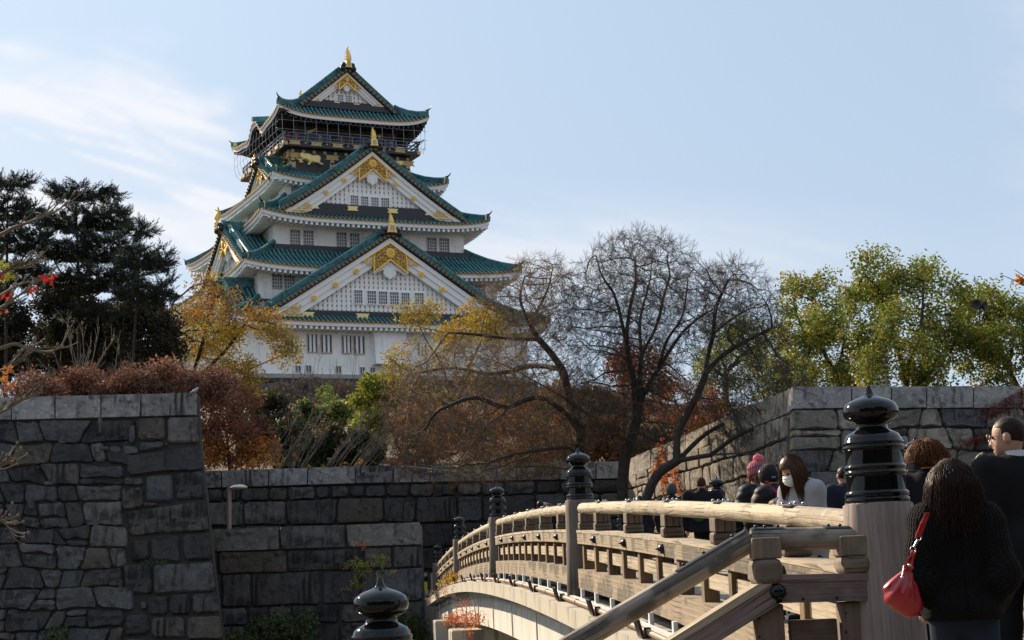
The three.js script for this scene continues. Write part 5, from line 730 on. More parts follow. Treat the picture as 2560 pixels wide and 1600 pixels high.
// the wide brown tree in the middle, its twigs hanging in front of the far wall
tree('bare_tree', 'wide brown twiggy tree spreading left over the far wall, nearly leafless', { seed: 43, coarse: 700, d: 73, deep: 6, limbs: [
  line([[1475, 1260], [1447, 1150], [1452, 1072], [1425, 1000], [1405, 925], [1375, 880], [1345, 845], [1322, 806]], 73), line([[1322, 806], [1350, 765, 1], [1372, 715, 1.4], [1382, 670, 1.6]], 73), line([[1322, 806], [1300, 745, -1], [1312, 690, -1.4]], 73), line([[1452, 1072], [1404, 1024, -1], [1351, 995, -2], [1312, 1000, -2.6], [1264, 1019, -3], [1187, 993, -3.6], [1100, 1024, -4]], 73), line([[1447, 1150], [1417, 1120, -2], [1338, 1127, -3], [1259, 1143, -4], [1166, 1178, -5], [1100, 1175, -5.5], [1010, 1165, -6]], 73), line([[1345, 845], [1260, 845, 1], [1180, 835, 1.6], [1110, 830, 2], [1040, 815, 2.4]], 73), line([[1405, 925], [1330, 915, 2], [1230, 935, 3], [1130, 920, 4], [1030, 935, 4.6]], 73), line([[1425, 1000], [1350, 960, -3], [1230, 900, -4], [1130, 890, -5]], 73), line([[1452, 1072], [1490, 1000, 1], [1500, 950, 2]], 73)],
  crowns: [[[[1275, 720], [1285, 650], [1330, 640], [1395, 648], [1440, 690], [1445, 760], [1420, 850], [1440, 900], [1300, 870], [1200, 770], [1205, 700]], 1900], [[[1000, 920], [1100, 870], [1200, 850], [1300, 860], [1420, 890], [1490, 960], [1490, 1090], [1420, 1180], [1300, 1200], [1150, 1215], [1000, 1200], [960, 1110], [955, 1020], [975, 950]], 4200]], grow: { D: 0.27, kill: 0.27, jitter: 0.36, up: -0.02, iter: 140 }, tip: 0.0065, exp: 2.15, least: 0.0058, twigMat: M.barkWarm, twigs: 0.45, twigSize: 0.8, leaves: 0.5, leafSize: 0.55, fine: true, leafSpread: 0.5, colour: (p, r) => pick(r() < 0.25 ? [[.45, .40, .05], [.48, .30, .04]] : [[.30, .15, .05], [.24, .12, .055], [.34, .19, .06], [.17, .085, .05]], r) });
// yellow trees
const YEL = [[.58, .38, .03], [.50, .31, .03], [.45, .36, .05], [.42, .23, .03], [.34, .30, .05], [.26, .22, .05]];
tree('yellow_tree', 'yellow leaved tree in front of the right side of the castle', { seed: 44, d: 112, deep: 7, limbs: [line([[1130, 1080], [1125, 1000], [1110, 920]], 112), line([[1125, 1000], [1180, 900, 1], [1215, 830, 1]], 112), line([[1110, 920], [1060, 840, -1], [1040, 790, -1]], 112), line([[1125, 1000], [1030, 930, 2], [975, 900, 2]], 112)], crowns: [[[[990, 790], [1020, 755], [1080, 765], [1130, 745], [1190, 750], [1230, 780], [1290, 840], [1280, 930], [1200, 990], [1080, 1000], [960, 990], [965, 890], [1000, 870]], 1700, { clump: 26 }]], grow: { D: 0.5, kill: 0.47, jitter: 0.3 }, tip: 0.012, leaves: 5, leafSpread: 1.1, leafSize: 0.95, colours: YEL, mask: (p, r) => { const [, y] = project(p); return lerp(1, 0.28, smooth(800, 900, y)); }, twigMat: M.barkWarm });
tree('yellow_tree', 'golden leaved tree left of the castle, half bare', { seed: 45, coarse: 260, thick: 1.5, d: 104, deep: 7, limbs: [line([[470, 1030], [475, 960], [500, 880], [520, 800]], 104), line([[475, 960], [560, 880, 1], [620, 800, 1.4]], 104), line([[475, 960], [440, 860, -1], [430, 760, -1]], 104), line([[480, 950], [600, 930, 2], [700, 890, 3]], 104)], crowns: [[[[400, 720], [450, 680], [520, 680], [560, 720], [640, 760], [720, 810], [745, 870], [725, 940], [650, 985], [560, 1000], [470, 985], [410, 930], [395, 820]], 2600, { clump: 34 }]], grow: { D: 0.48, kill: 0.46, jitter: 0.32 }, tip: 0.012, leaves: 4.4, leafSpread: 1.0, leafSize: 0.9, twigs: 1, twigSize: 1.1, colours: YEL.concat([[.42, .17, .04]]), colour: (p, r) => { const [x, y] = project(p); return y < 800 && r() < 0.7 ? pick([[.40, .20, .06], [.34, .17, .06], [.5, .3, .04]], r) : pick(YEL, r); }, mask: (p, r) => lerp(0.35, 1, smooth(700, 840, project(p)[1])), twigMat: M.barkWarm });
// camphor trees on the right wall
const CAM = [[.29, .31, .03], [.21, .26, .03], [.38, .35, .035], [.13, .18, .028], [.40, .29, .035], [.09, .13, .025], [.17, .22, .03]];
const camphor = (seed, label, d, limbsPx, P, n, extra = {}) => tree('leafy_tree', label, { seed, d, deep: 6, limbs: limbsPx.map((l) => line(l, d)), crowns: [[P, n, { clump: extra.clump ?? 60 }]], grow: { D: 0.42, kill: 0.40, jitter: 0.3 }, tip: 0.011, thick: 1.7, leaves: extra.leaves ?? 7.5, leafSize: 0.88, leafSpread: 1.0, colours: extra.colours ?? CAM });
const camA = camphor(46, 'olive leafy tree at the left end of the right wall top', 86, [[[2110, 990], [2090, 940], [2060, 880], [2040, 800], [2030, 740]], [[2060, 880], [2010, 830, 1], [1985, 760, 1]], [[2090, 940], [2110, 850, -1], [2100, 760, -1]]], [[1965, 715], [2005, 678], [2050, 690], [2085, 685], [2125, 715], [2150, 800], [2160, 900], [2145, 985], [1995, 985], [1950, 930], [1940, 820]], 2400);
const camB = camphor(47, 'largest leafy tree above the right wall, its limbs fanning out', 80, [[[2270, 1000], [2262, 940], [2240, 860], [2215, 790], [2195, 720]], [[2285, 985], [2330, 930, 0], [2390, 850, 0], [2400, 780, 0]], [[2240, 860], [2225, 760, 2], [2240, 680, 2]], [[2262, 940], [2300, 830, -2], [2310, 700, -2]], [[2195, 720], [2160, 690], [2140, 740]]], [[2115, 720], [2150, 645], [2200, 632], [2235, 650], [2285, 638], [2340, 650], [2400, 695], [2440, 770], [2430, 880], [2380, 985], [2180, 985], [2120, 930], [2105, 820]], 3200, { clump: 85 });
const camC = camphor(48, 'leafy tree at the right edge above the wall, beside the largest one', 82, [[[2560, 1000], [2520, 920], [2480, 830], [2460, 750]], [[2520, 920], [2540, 820], [2550, 760]], [[2560, 985], [2620, 880], [2640, 800]]], [[2395, 745], [2440, 676], [2470, 690], [2500, 725], [2540, 730], [2580, 770], [2680, 790], [2700, 990], [2420, 985], [2380, 900]], 2600);
camphor(49, 'low olive tree behind the bare trees, left of the wall corner', 106, [[[1810, 1010], [1815, 930], [1790, 870]], [[1815, 930], [1880, 870], [1920, 850]], [[1815, 940], [1740, 890], [1715, 860]]], [[1690, 880], [1730, 820], [1800, 800], [1880, 808], [1950, 835], [2000, 900], [1985, 972], [1820, 985], [1740, 960], [1700, 930]], 1900, { clump: 40, leaves: 4.5 });
camphor(50, 'sunlit olive shrub tree on the wall corner behind the low branches', 92, [[[1960, 1010], [1955, 950], [1960, 900]]], [[1880, 960], [1910, 905], [1990, 890], [2060, 920], [2100, 975], [1990, 985], [1890, 990]], 700, { clump: 20, leaves: 5 });
// maples
tree('red_maple', 'dark red maple behind the tall bare tree', { seed: 51, d: 98, deep: 5, limbs: [line([[1560, 1080], [1560, 1000], [1550, 930]], 98)], crowns: [[[[1480, 980], [1500, 900], [1560, 868], [1640, 880], [1690, 930], [1680, 990], [1600, 1060], [1500, 1080]], 1000, { clump: 16 }]], tip: 0.011, grow: { D: 0.5, kill: 0.47 }, leaves: 5, leafSpread: 1, leafSize: 1.1, colours: [[.24, .055, .03], [.30, .08, .03], [.20, .06, .04], [.33, .18, .04]] });
tree('red_maple', 'orange red maple below the leaning tree, before the wall top', { seed: 52, d: 90, deep: 4, limbs: [line([[1720, 1120], [1715, 1060], [1720, 1000]], 90)], crowns: [[[[1630, 1010], [1680, 955], [1740, 950], [1800, 985], [1810, 1040], [1760, 1080], [1680, 1090], [1630, 1060]], 900, { clump: 16 }]], tip: 0.011, grow: { D: 0.45, kill: 0.43 }, leaves: 4, leafSpread: 1.1, leafSize: 0.8, colours: [[.42, .08, .03], [.46, .14, .03], [.28, .07, .03], [.4, .2, .04], [.2, .14, .04]] });
tree('red_maple', 'rust coloured maple behind the far wall, left of the middle', { seed: 53, d: 93, deep: 4, limbs: [line([[575, 1200], [570, 1120], [560, 1050]], 93), line([[570, 1120], [620, 1080], [650, 1060]], 93)], crowns: [[[[500, 985], [560, 960], [630, 985], [660, 1030], [700, 1085], [680, 1140], [600, 1165], [520, 1170], [498, 1080]], 1700, { clump: 26 }]], tip: 0.011, grow: { D: 0.4, kill: 0.38 }, leaves: 8, leafSpread: 0.8, leafSize: 0.85, colour: (p, r) => pick(project(p)[1] > 1090 && r() < 0.5 ? [[.60, .25, .03], [.62, .32, .03]] : [[.27, .10, .06], [.32, .12, .055], [.22, .085, .06]], r) });
tree('red_maple', 'rust red maple under the wide brown tree, above the far wall', { seed: 54, d: 92, deep: 4, limbs: [line([[1080, 1200], [1070, 1120], [1060, 1060]], 92)], crowns: [[[[950, 1090], [980, 1040], [1060, 1000], [1180, 980], [1300, 1000], [1420, 1040], [1440, 1130], [1300, 1160], [1100, 1165], [960, 1165]], 2000, { clump: 30 }]], tip: 0.011, grow: { D: 0.5, kill: 0.47 }, leaves: 6, leafSpread: 0.9, leafSize: 0.95, colour: (p, r) => pick(r() < 0.22 ? [[.55, .25, .03], [.5, .18, .03]] : [[.25, .085, .055], [.28, .10, .06], [.19, .08, .055]], r) });
// conifers on the left
const CED = [[.020, .034, .022], [.028, .045, .026], [.016, .026, .018], [.036, .05, .026]];
tree('cedar_tree', 'tall dark cedar with layered boughs, left of the castle', { seed: 55, d: 98, deep: 7, limbs: [line([[200, 985], [198, 850], [196, 700], [192, 560], [190, 490]], 98), line([[198, 780], [270, 720, 1], [350, 690, 2], [410, 680, 2]], 98), line([[196, 720], [240, 640, -1], [300, 590, -1]], 98), line([[197, 740], [140, 660, 1], [110, 600, 1]], 98), line([[194, 620], [240, 560, 1], [280, 530, 1]], 98)], crowns: [[[[110, 560], [120, 510], [150, 478], [210, 480], [250, 500], [300, 515], [325, 545], [320, 590], [340, 630], [345, 700], [270, 770], [170, 770], [100, 730], [90, 640]], 2600, { layer: 2.0 }]], tip: 0.012, grow: { D: 0.4, kill: 0.38, jitter: 0.22, up: 0.03 }, needles: 8, dense: 2.0, leafOn: 0.05, colours: CED });
tree('cedar_tree', 'dark cedar at the left edge of the photo', { seed: 56, d: 94, deep: 6, limbs: [line([[14, 990], [16, 850], [18, 650], [20, 480]], 94), line([[17, 720], [60, 640], [100, 600]], 94)], crowns: [[[[-90, 560], [-40, 480], [15, 452], [60, 475], [95, 500], [100, 560], [125, 620], [110, 700], [40, 740], [-90, 740]], 2000, { layer: 2.0 }]], tip: 0.012, grow: { D: 0.42, kill: 0.40, jitter: 0.22 }, needles: 8, dense: 2.0, leafOn: 0.05, colours: CED });
tree('cedar_tree', 'shorter dark cedar between the tall one and the golden tree', { seed: 57, d: 91, deep: 5, limbs: [line([[330, 990], [335, 860], [345, 720], [350, 600]], 91), line([[340, 780], [390, 730], [425, 705]], 91)], crowns: [[[[300, 660], [320, 610], [350, 585], [375, 600], [400, 630], [420, 680], [438, 710], [410, 745], [340, 760], [290, 740]], 1300, { layer: 2.0 }]], tip: 0.012, grow: { D: 0.4, kill: 0.38, jitter: 0.22 }, needles: 8, dense: 2.0, leafOn: 0.05, colours: CED });
const DARK = [[.035, .045, .018], [.05, .045, .02], [.06, .04, .025], [.03, .035, .02], [.075, .055, .02]];
const dk = [['dark evergreen thicket under the tall cedar', 58, 104, [[90, 760], [150, 720], [230, 730], [300, 760], [320, 860], [300, 960], [120, 960], [80, 860]], 1700, [210, 990]], ['dark evergreen thicket under the shorter cedar, beside the golden tree', 59, 100, [[290, 780], [350, 740], [430, 760], [450, 840], [440, 940], [400, 975], [290, 970], [270, 860]], 1500, [360, 1000]], ['dark evergreen thicket at the left edge under the cedar', 60, 100, [[-90, 740], [0, 720], [80, 760], [100, 860], [90, 960], [-90, 960]], 1300, [10, 990]]].map(([label, seed, d, P, n, b]) => tree('dark_tree', label, { seed, d, deep: 5, limbs: [line([b, [b[0] + 5, b[1] - 120]], d), line([[b[0] + 5, b[1] - 100], [b[0] + 60, b[1] - 190]], d), line([[b[0] + 5, b[1] - 100], [b[0] - 60, b[1] - 190]], d)], crowns: [[P, n, { clump: 24 }]], tip: 0.012, grow: { D: 0.5, kill: 0.47 }, leaves: 17, leafSpread: 1.3, leafSize: 1.2, twigs: 0.8, colours: DARK }));
// shrubs
function shrub(name, label, seed, d, P, n, colours, o = {}) {
  const xs = P.map((p) => p[0]), ys = P.map((p) => p[1]), cx = (Math.min(...xs) + Math.max(...xs)) / 2, by = Math.max(...ys) + (o.sink ?? 6), w = (Math.max(...xs) - Math.min(...xs)) / 2, h = by - Math.min(...ys);
  return tree(name, label, { seed, d, deep: o.deep ?? 3, limbs: [line([[cx, by], [cx, by - h * 0.35]], d), line([[cx, by - 4], [cx - w * 0.5, by - h * 0.5, 0.6]], d), line([[cx, by - 4], [cx + w * 0.5, by - h * 0.5, -0.6]], d)], crowns: [[P, n, { clump: o.clump ?? Math.ceil(n / 40), dz: 0 }]], step: 0.3, tip: 0.008, grow: { D: 0.3, kill: 0.28, ...o.grow }, leaves: o.leaves ?? 5, leafSize: o.size ?? 0.9, fine: o.fine, leafSpread: 0.6, leafOn: 0.04, colours, twigs: o.twigs, bark: o.bark, twigMat: o.bark ?? M.barkWarm, group: o.group });
}
const RUST = [[.25, .105, .065], [.30, .13, .075], [.19, .09, .06], [.36, .18, .11], [.14, .075, .055]];
[[30, 130, 'left end'], [150, 250, 'second part'], [265, 370, 'middle, behind the notch of the coping'], [375, 470, 'tallest part'], [470, 575, 'right end beside the wall corner']].forEach(([a, b, w], i) => { const t = [948, 932, 930, 912, 935][i]; shrub('rust_hedge', 'rust brown clipped hedge above the left wall, its ' + w, 61 + i, 67 + i % 2, [[a - 22, 992], [a - 15, t + 22], [lerp(a, b, 0.25), t + 4], [lerp(a, b, 0.5), t - 3], [lerp(a, b, 0.8), t + 5], [b + 15, t + 24], [b + 20, 992]], 620, RUST, { fine: true, size: 1.15, leaves: 11, deep: 1.6, twigs: 0.9 }); });
const GY = [[.30, .30, .035], [.24, .27, .03], [.38, .34, .04], [.16, .21, .03]], DG = [[.045, .07, .02], [.06, .085, .025], [.035, .05, .02]], LG = [[.18, .23, .05], [.13, .18, .04], [.24, .26, .06]];
shrub('green_shrub', 'big bright yellow green shrub on the slope under the castle', 71, 122, [[880, 1010], [900, 965], [940, 940], [990, 945], [1010, 990], [1000, 1060], [960, 1110], [900, 1110], [885, 1060]], 900, GY, { size: 1.5, deep: 4 });
shrub('green_shrub', 'rounded green shrub with a sunlit top, left of the bright one', 72, 126, [[740, 1060], [750, 1015], [775, 998], [805, 1010], [815, 1060], [800, 1110], [755, 1115]], 420, DG.concat(LG), { size: 1.4, deep: 3 });
shrub('green_shrub', 'small pale green ball shrub beside the rounded one', 73, 128, [[800, 1030], [812, 1000], [835, 990], [858, 1005], [865, 1040], [850, 1065], [810, 1065]], 300, LG, { size: 1.3, deep: 2 });
shrub('green_shrub', 'smallest pale green shrub on the slope, nearest the castle base', 74, 140, [[795, 990], [800, 972], [815, 966], [832, 975], [830, 992], [810, 998]], 160, LG, { size: 1.2, deep: 1.5 });
shrub('green_shrub', 'small pale green shrub just below the ball shrub', 75, 127, [[838, 1030], [845, 1015], [862, 1010], [878, 1020], [880, 1042], [860, 1050]], 160, LG, { size: 1.2, deep: 1.5 });
shrub('dark_shrub', 'dark green shrub low on the slope behind the bare saplings', 76, 112, [[690, 1120], [700, 1060], [760, 1050], [830, 1060], [900, 1080], [950, 1110], [940, 1175], [700, 1185]], 1100, DG.concat([[.07, .045, .025]]), { size: 1.5, deep: 4 });
shrub('dark_shrub', 'dark shrub on the slope between the rust maple and the castle base', 77, 116, [[600, 1080], [620, 1010], [690, 990], [740, 1020], [740, 1090], [690, 1140], [610, 1140]], 800, DG.concat([[.09, .05, .03], [.08, .06, .03]]), { size: 1.5, deep: 4 });
shrub('brown_shrub', 'brown leafless thicket below the white castle wall', 78, 150, [[660, 1000], [690, 955], [780, 945], [880, 948], [930, 970], [900, 1030], [800, 1040], [690, 1050]], 900, [[.13, .085, .06], [.10, .07, .05]], { size: 1.1, leaves: 0.5, twigs: 0.9, deep: 4 });
shrub('brown_shrub', 'brown thicket on the slope above the rust maple', 79, 135, [[560, 1000], [600, 950], [680, 960], [700, 1010], [660, 1060], [580, 1060]], 600, [[.13, .10, .05], [.20, .15, .04], [.10, .07, .05]], { size: 1.3, leaves: 1.5, twigs: 0.7 });
shrub('brown_shrub', 'dull brown thicket on the slope right of the bright shrub', 80, 118, [[990, 1080], [1020, 1010], [1100, 990], [1200, 990], [1300, 1010], [1320, 1080], [1200, 1110], [1000, 1120]], 1100, [[.22, .10, .05], [.15, .09, .05], [.3, .2, .04]], { size: 1.4, leaves: 2.5, deep: 4 });
// saplings with pale stems
function stems(name, label, d, list, seed, o = {}) {
  const r = rng(seed), base = at(list[0][0], list[0][1], d), t = thing(name, label, 'shrub', base), g = [], pl = [];
  for (const [x0, y0, x1, y1] of list) {
    const dz = (r() - 0.5) * 2, a = at(x0, y0, d + dz), b = at(x1, y1, d + dz), m = a.clone().lerp(b, 0.5).add(V((r() - 0.5) * 0.4, (r() - 0.5) * 0.3, 0)), L = a.distanceTo(b); g.push(tube([a, m, b].map((p) => p.sub(base)), [0.028, 0.02, 0.008], 5));
    for (let k = 0; k < 7; k++) { const p = (r() < 0.5 ? m : a).clone().lerp(b, 0.2 + 0.75 * r()), q = b.clone().sub(a).normalize().add(V((r() - 0.5) * 1.5, r() * 0.5, (r() - 0.5) * 1.2)).normalize(), e = p.clone().addScaledVector(q, L * (0.12 + 0.18 * r())); g.push(tube([p, p.clone().lerp(e, 0.5).add(V(0, 0.04, 0)), e], [0.014, 0.01, 0.006], 3)); if (o.colours && r() < (o.leafy ?? 0.4)) pl.push([e, rq(r), (o.size ?? 0.8) * (0.7 + 0.6 * r()), col(pick(o.colours, r), r)]); }
  }
  part('stems', merge(g), o.mat ?? M.barkPale, t, 'stuff'); if (pl.length) scatter('foliage', SPRAY[0], M.leaf, pl, t);
  return t;
}
const fan = (n, x0, x1, y, dx, dy, seed, v = 0.4) => { const r = rng(seed); return [...Array(n)].map(() => { const x = lerp(x0, x1, r()), k = 1 + v * (r() - 0.5) * 2; return [x, y - 8 * r(), x + dx * k + (r() - 0.5) * 20, y - dy * k]; }); };
const ORL = [[.62, .28, .06], [.55, .35, .15], [.6, .22, .04]];
stems('bare_sapling', 'pale bare saplings leaning right above the far wall', 90, fan(22, 640, 760, 1172, 60, 105, 91), 92, { colours: ORL, leafy: 0.22, size: 0.55 });
stems('bare_sapling', 'pale cut stems leaning right, beside the rust red maple', 90, fan(26, 810, 920, 1170, 75, 100, 93), 94, { colours: [[.5, .36, .2], [.55, .3, .1]], leafy: 0.25, size: 0.5 });
stems('bare_sapling', 'thin bare saplings before the white castle wall', 150, fan(9, 690, 830, 1000, 10, 110, 95, 0.5).concat(fan(5, 840, 890, 1000, 5, 110, 96)), 97, { mat: M.barkWarm });
stems('bare_sapling', 'grey bare shrub fanning up behind the left wall', 72, [[190, 985, 130, 860], [195, 985, 170, 830], [200, 985, 205, 800], [205, 985, 250, 815], [210, 985, 290, 840], [190, 985, 95, 900], [200, 985, 230, 850], [205, 985, 165, 800], [215, 985, 262, 880], [300, 985, 296, 850]], 98, { mat: M.barkPale });
stems('dry_leaf_plant', 'low dry plant with orange leaves along the far wall top', 88, fan(14, 610, 930, 1178, 10, 26, 101, 0.6), 102, { colours: [[.65, .27, .03], [.6, .33, .05]], leafy: 0.8, size: 0.5 });

// trees that stand behind the photographer and are mirrored in the black caps
[[camB, -26, 24, 1.6, 'leftmost'], [dk[0], -13, 17, 2.3, 'second from the left'], [dk[1], -3, 19, 2.4, 'third from the left'], [dk[2], 8, 18, 2.4, 'fourth from the left'], [dk[0], 19, 17, 2.2, 'fifth from the left'], [camA, 30, 22, 1.7, 'rightmost'], [dk[1], -24, 12, 2.2, 'farthest out to the left'], [camB, 3, 30, 1.9, 'tallest, behind the others'], [dk[2], 30, 11, 2.0, 'farthest out to the right']].forEach(([src, x, z, k, w], i) => { const c = src.clone(); c.name = numbered('leafy_tree'); c.position.set(x, -0.9, z); c.scale.setScalar(k); c.rotation.y = i * 1.3; c.userData = { label: 'leafy tree in the row behind the photographer, ' + w, category: 'tree', group: 'trees behind the photographer' }; scene.add(c); });

shrub('brown_shrub', 'rusty thicket behind the far wall, between the two bare trunks', 81, 93, [[1430, 1160], [1450, 1080], [1520, 1050], [1600, 1070], [1640, 1150]], 900, [[.28, .11, .05], [.2, .1, .05], [.42, .2, .04], [.14, .10, .04]], { size: 1.0, leaves: 4, deep: 3, twigs: 0.5 });
shrub('brown_shrub', 'dark thicket on the slope behind the orange red maple', 82, 100, [[1600, 1110], [1620, 1030], [1720, 1010], [1830, 1010], [1900, 1000], [1890, 1080], [1700, 1130]], 1000, [[.12, .12, .03], [.2, .12, .04], [.3, .1, .03], [.08, .08, .03]], { size: 1.2, leaves: 4, deep: 4, twigs: 0.4 });

shrub('brown_shrub', 'golden brown thicket behind the trunk of the wide brown tree', 83, 96, [[1290, 1150], [1310, 1020], [1400, 960], [1500, 940], [1560, 1000], [1540, 1150]], 1100, [[.30, .16, .05], [.36, .24, .05], [.22, .12, .05], [.16, .12, .04]], { size: 1.0, leaves: 3, deep: 4, twigs: 0.8 });

// ---------------------------------------------------------------- people
// a surface where a distance field is zero (surface nets), smooth
function net(f, lo, hi, c) {
  const n = [0, 1, 2].map((k) => Math.ceil((hi.getComponent(k) - lo.getComponent(k)) / c) + 1), [nx, ny, nz] = n, F = new Float32Array(nx * ny * nz), at3 = (i, j, k) => (k * ny + j) * nx + i;
  for (let k = 0; k < nz; k++) for (let j = 0; j < ny; j++) for (let i = 0; i < nx; i++) F[at3(i, j, k)] = f(lo.x + i * c, lo.y + j * c, lo.z + k * c);
  const id = new Int32Array(nx * ny * nz).fill(-1), pos = [], idx = [];
  for (let k = 0; k + 1 < nz; k++) for (let j = 0; j + 1 < ny; j++) for (let i = 0; i + 1 < nx; i++) {
    const v = []; let m = 0; for (let q = 0; q < 8; q++) { v[q] = F[at3(i + (q & 1), j + ((q >> 1) & 1), k + (q >> 2))]; if (v[q] < 0) m |= 1 << q; }
    if (m === 0 || m === 255) continue;
    let x = 0, y = 0, z = 0, s = 0; for (let a = 0; a < 8; a++) for (const e of [1, 2, 4]) { if (a & e) continue; const b = a | e; if (v[a] < 0 === v[b] < 0) continue; const t = v[a] / (v[a] - v[b]); x += (a & 1) + (e === 1 ? t : 0); y += ((a >> 1) & 1) + (e === 2 ? t : 0); z += (a >> 2) + (e === 4 ? t : 0); s++; }
    id[at3(i, j, k)] = pos.length / 3; pos.push(lo.x + (i + x / s) * c, lo.y + (j + y / s) * c, lo.z + (k + z / s) * c);
  }
  for (let k = 1; k + 1 < nz; k++) for (let j = 1; j + 1 < ny; j++) for (let i = 1; i + 1 < nx; i++) {
    const a = F[at3(i, j, k)] < 0; const q = (p, r, s, t, flip) => { if (p < 0 || r < 0 || s < 0 || t < 0) return; flip ? idx.push(p, r, s, p, s, t) : idx.push(p, s, r, p, t, s); };
    if (a !== F[at3(i + 1, j, k)] < 0) q(id[at3(i, j - 1, k - 1)], id[at3(i, j, k - 1)], id[at3(i, j, k)], id[at3(i, j - 1, k)], a);
    if (a !== F[at3(i, j + 1, k)] < 0) q(id[at3(i - 1, j, k - 1)], id[at3(i - 1, j, k)], id[at3(i, j, k)], id[at3(i, j, k - 1)], a);
    if (a !== F[at3(i, j, k + 1)] < 0) q(id[at3(i - 1, j - 1, k)], id[at3(i, j - 1, k)], id[at3(i, j, k)], id[at3(i - 1, j, k)], a);
  }
  const g = new THREE.BufferGeometry(); g.setAttribute('position', new THREE.Float32BufferAttribute(pos, 3)); const uv = new Float32Array(pos.length / 3 * 2); for (let i = 0; i < uv.length / 2; i++) { uv[2 * i] = Math.atan2(pos[3 * i], pos[3 * i + 2]) * 0.25; uv[2 * i + 1] = pos[3 * i + 1]; } g.setAttribute('uv', new THREE.Float32BufferAttribute(uv, 2)); g.setIndex(idx); g.computeVertexNormals(); return g;
}
const smin = (a, b, k) => { const h = Math.max(k - Math.abs(a - b), 0) / k; return Math.min(a, b) - h * h * k * 0.25; };
const cap3 = (a, b, ra, rb = ra) => { const dx = b.x - a.x, dy = b.y - a.y, dz = b.z - a.z, L = dx * dx + dy * dy + dz * dz || 1e-9; return (x, y, z) => { const t = clamp(((x - a.x) * dx + (y - a.y) * dy + (z - a.z) * dz) / L), ex = x - a.x - dx * t, ey = y - a.y - dy * t, ez = z - a.z - dz * t; return Math.sqrt(ex * ex + ey * ey + ez * ez) - ra - (rb - ra) * t; }; };
const ell = (c, rx, ry, rz, q) => { const i = q ? q.clone().invert() : null, v = V(); return (x, y, z) => { v.set(x - c.x, y - c.y, z - c.z); if (i) v.applyQuaternion(i); const k0 = Math.hypot(v.x / rx, v.y / ry, v.z / rz), k1 = Math.hypot(v.x / rx / rx, v.y / ry / ry, v.z / rz / rz) || 1e-9; return k0 * (k0 - 1) / k1; }; };
const blend = (list, k) => (x, y, z) => { let d = 1e9; for (const f of list) d = smin(d, f(x, y, z), k); return d; };
const M_skin = std({ color: [.44, .26, .185], roughness: 0.55 });
const cloth = (c, o = {}) => std({ physical: true, color: c, roughness: 0.92, specularIntensity: 0.25, ...o });
const weave = tex(128, 128, (u, v) => 0.5 + 0.25 * Math.sin(u * 6.283 * 32) * Math.sin(v * 6.283 * 32) + 0.3 * (vnoise(u * 32, v * 32, 32) - 0.5), false); weave.repeat.set(10, 10);
const knit = tex(256, 256, (u, v) => Math.abs(Math.sin(u * 6.283 * 9 + 0.5 * Math.sin(v * 6.283 * 16))) * 0.8 + 0.2 * vnoise(u * 64, v * 64, 64), false); knit.repeat.set(3, 2.4);
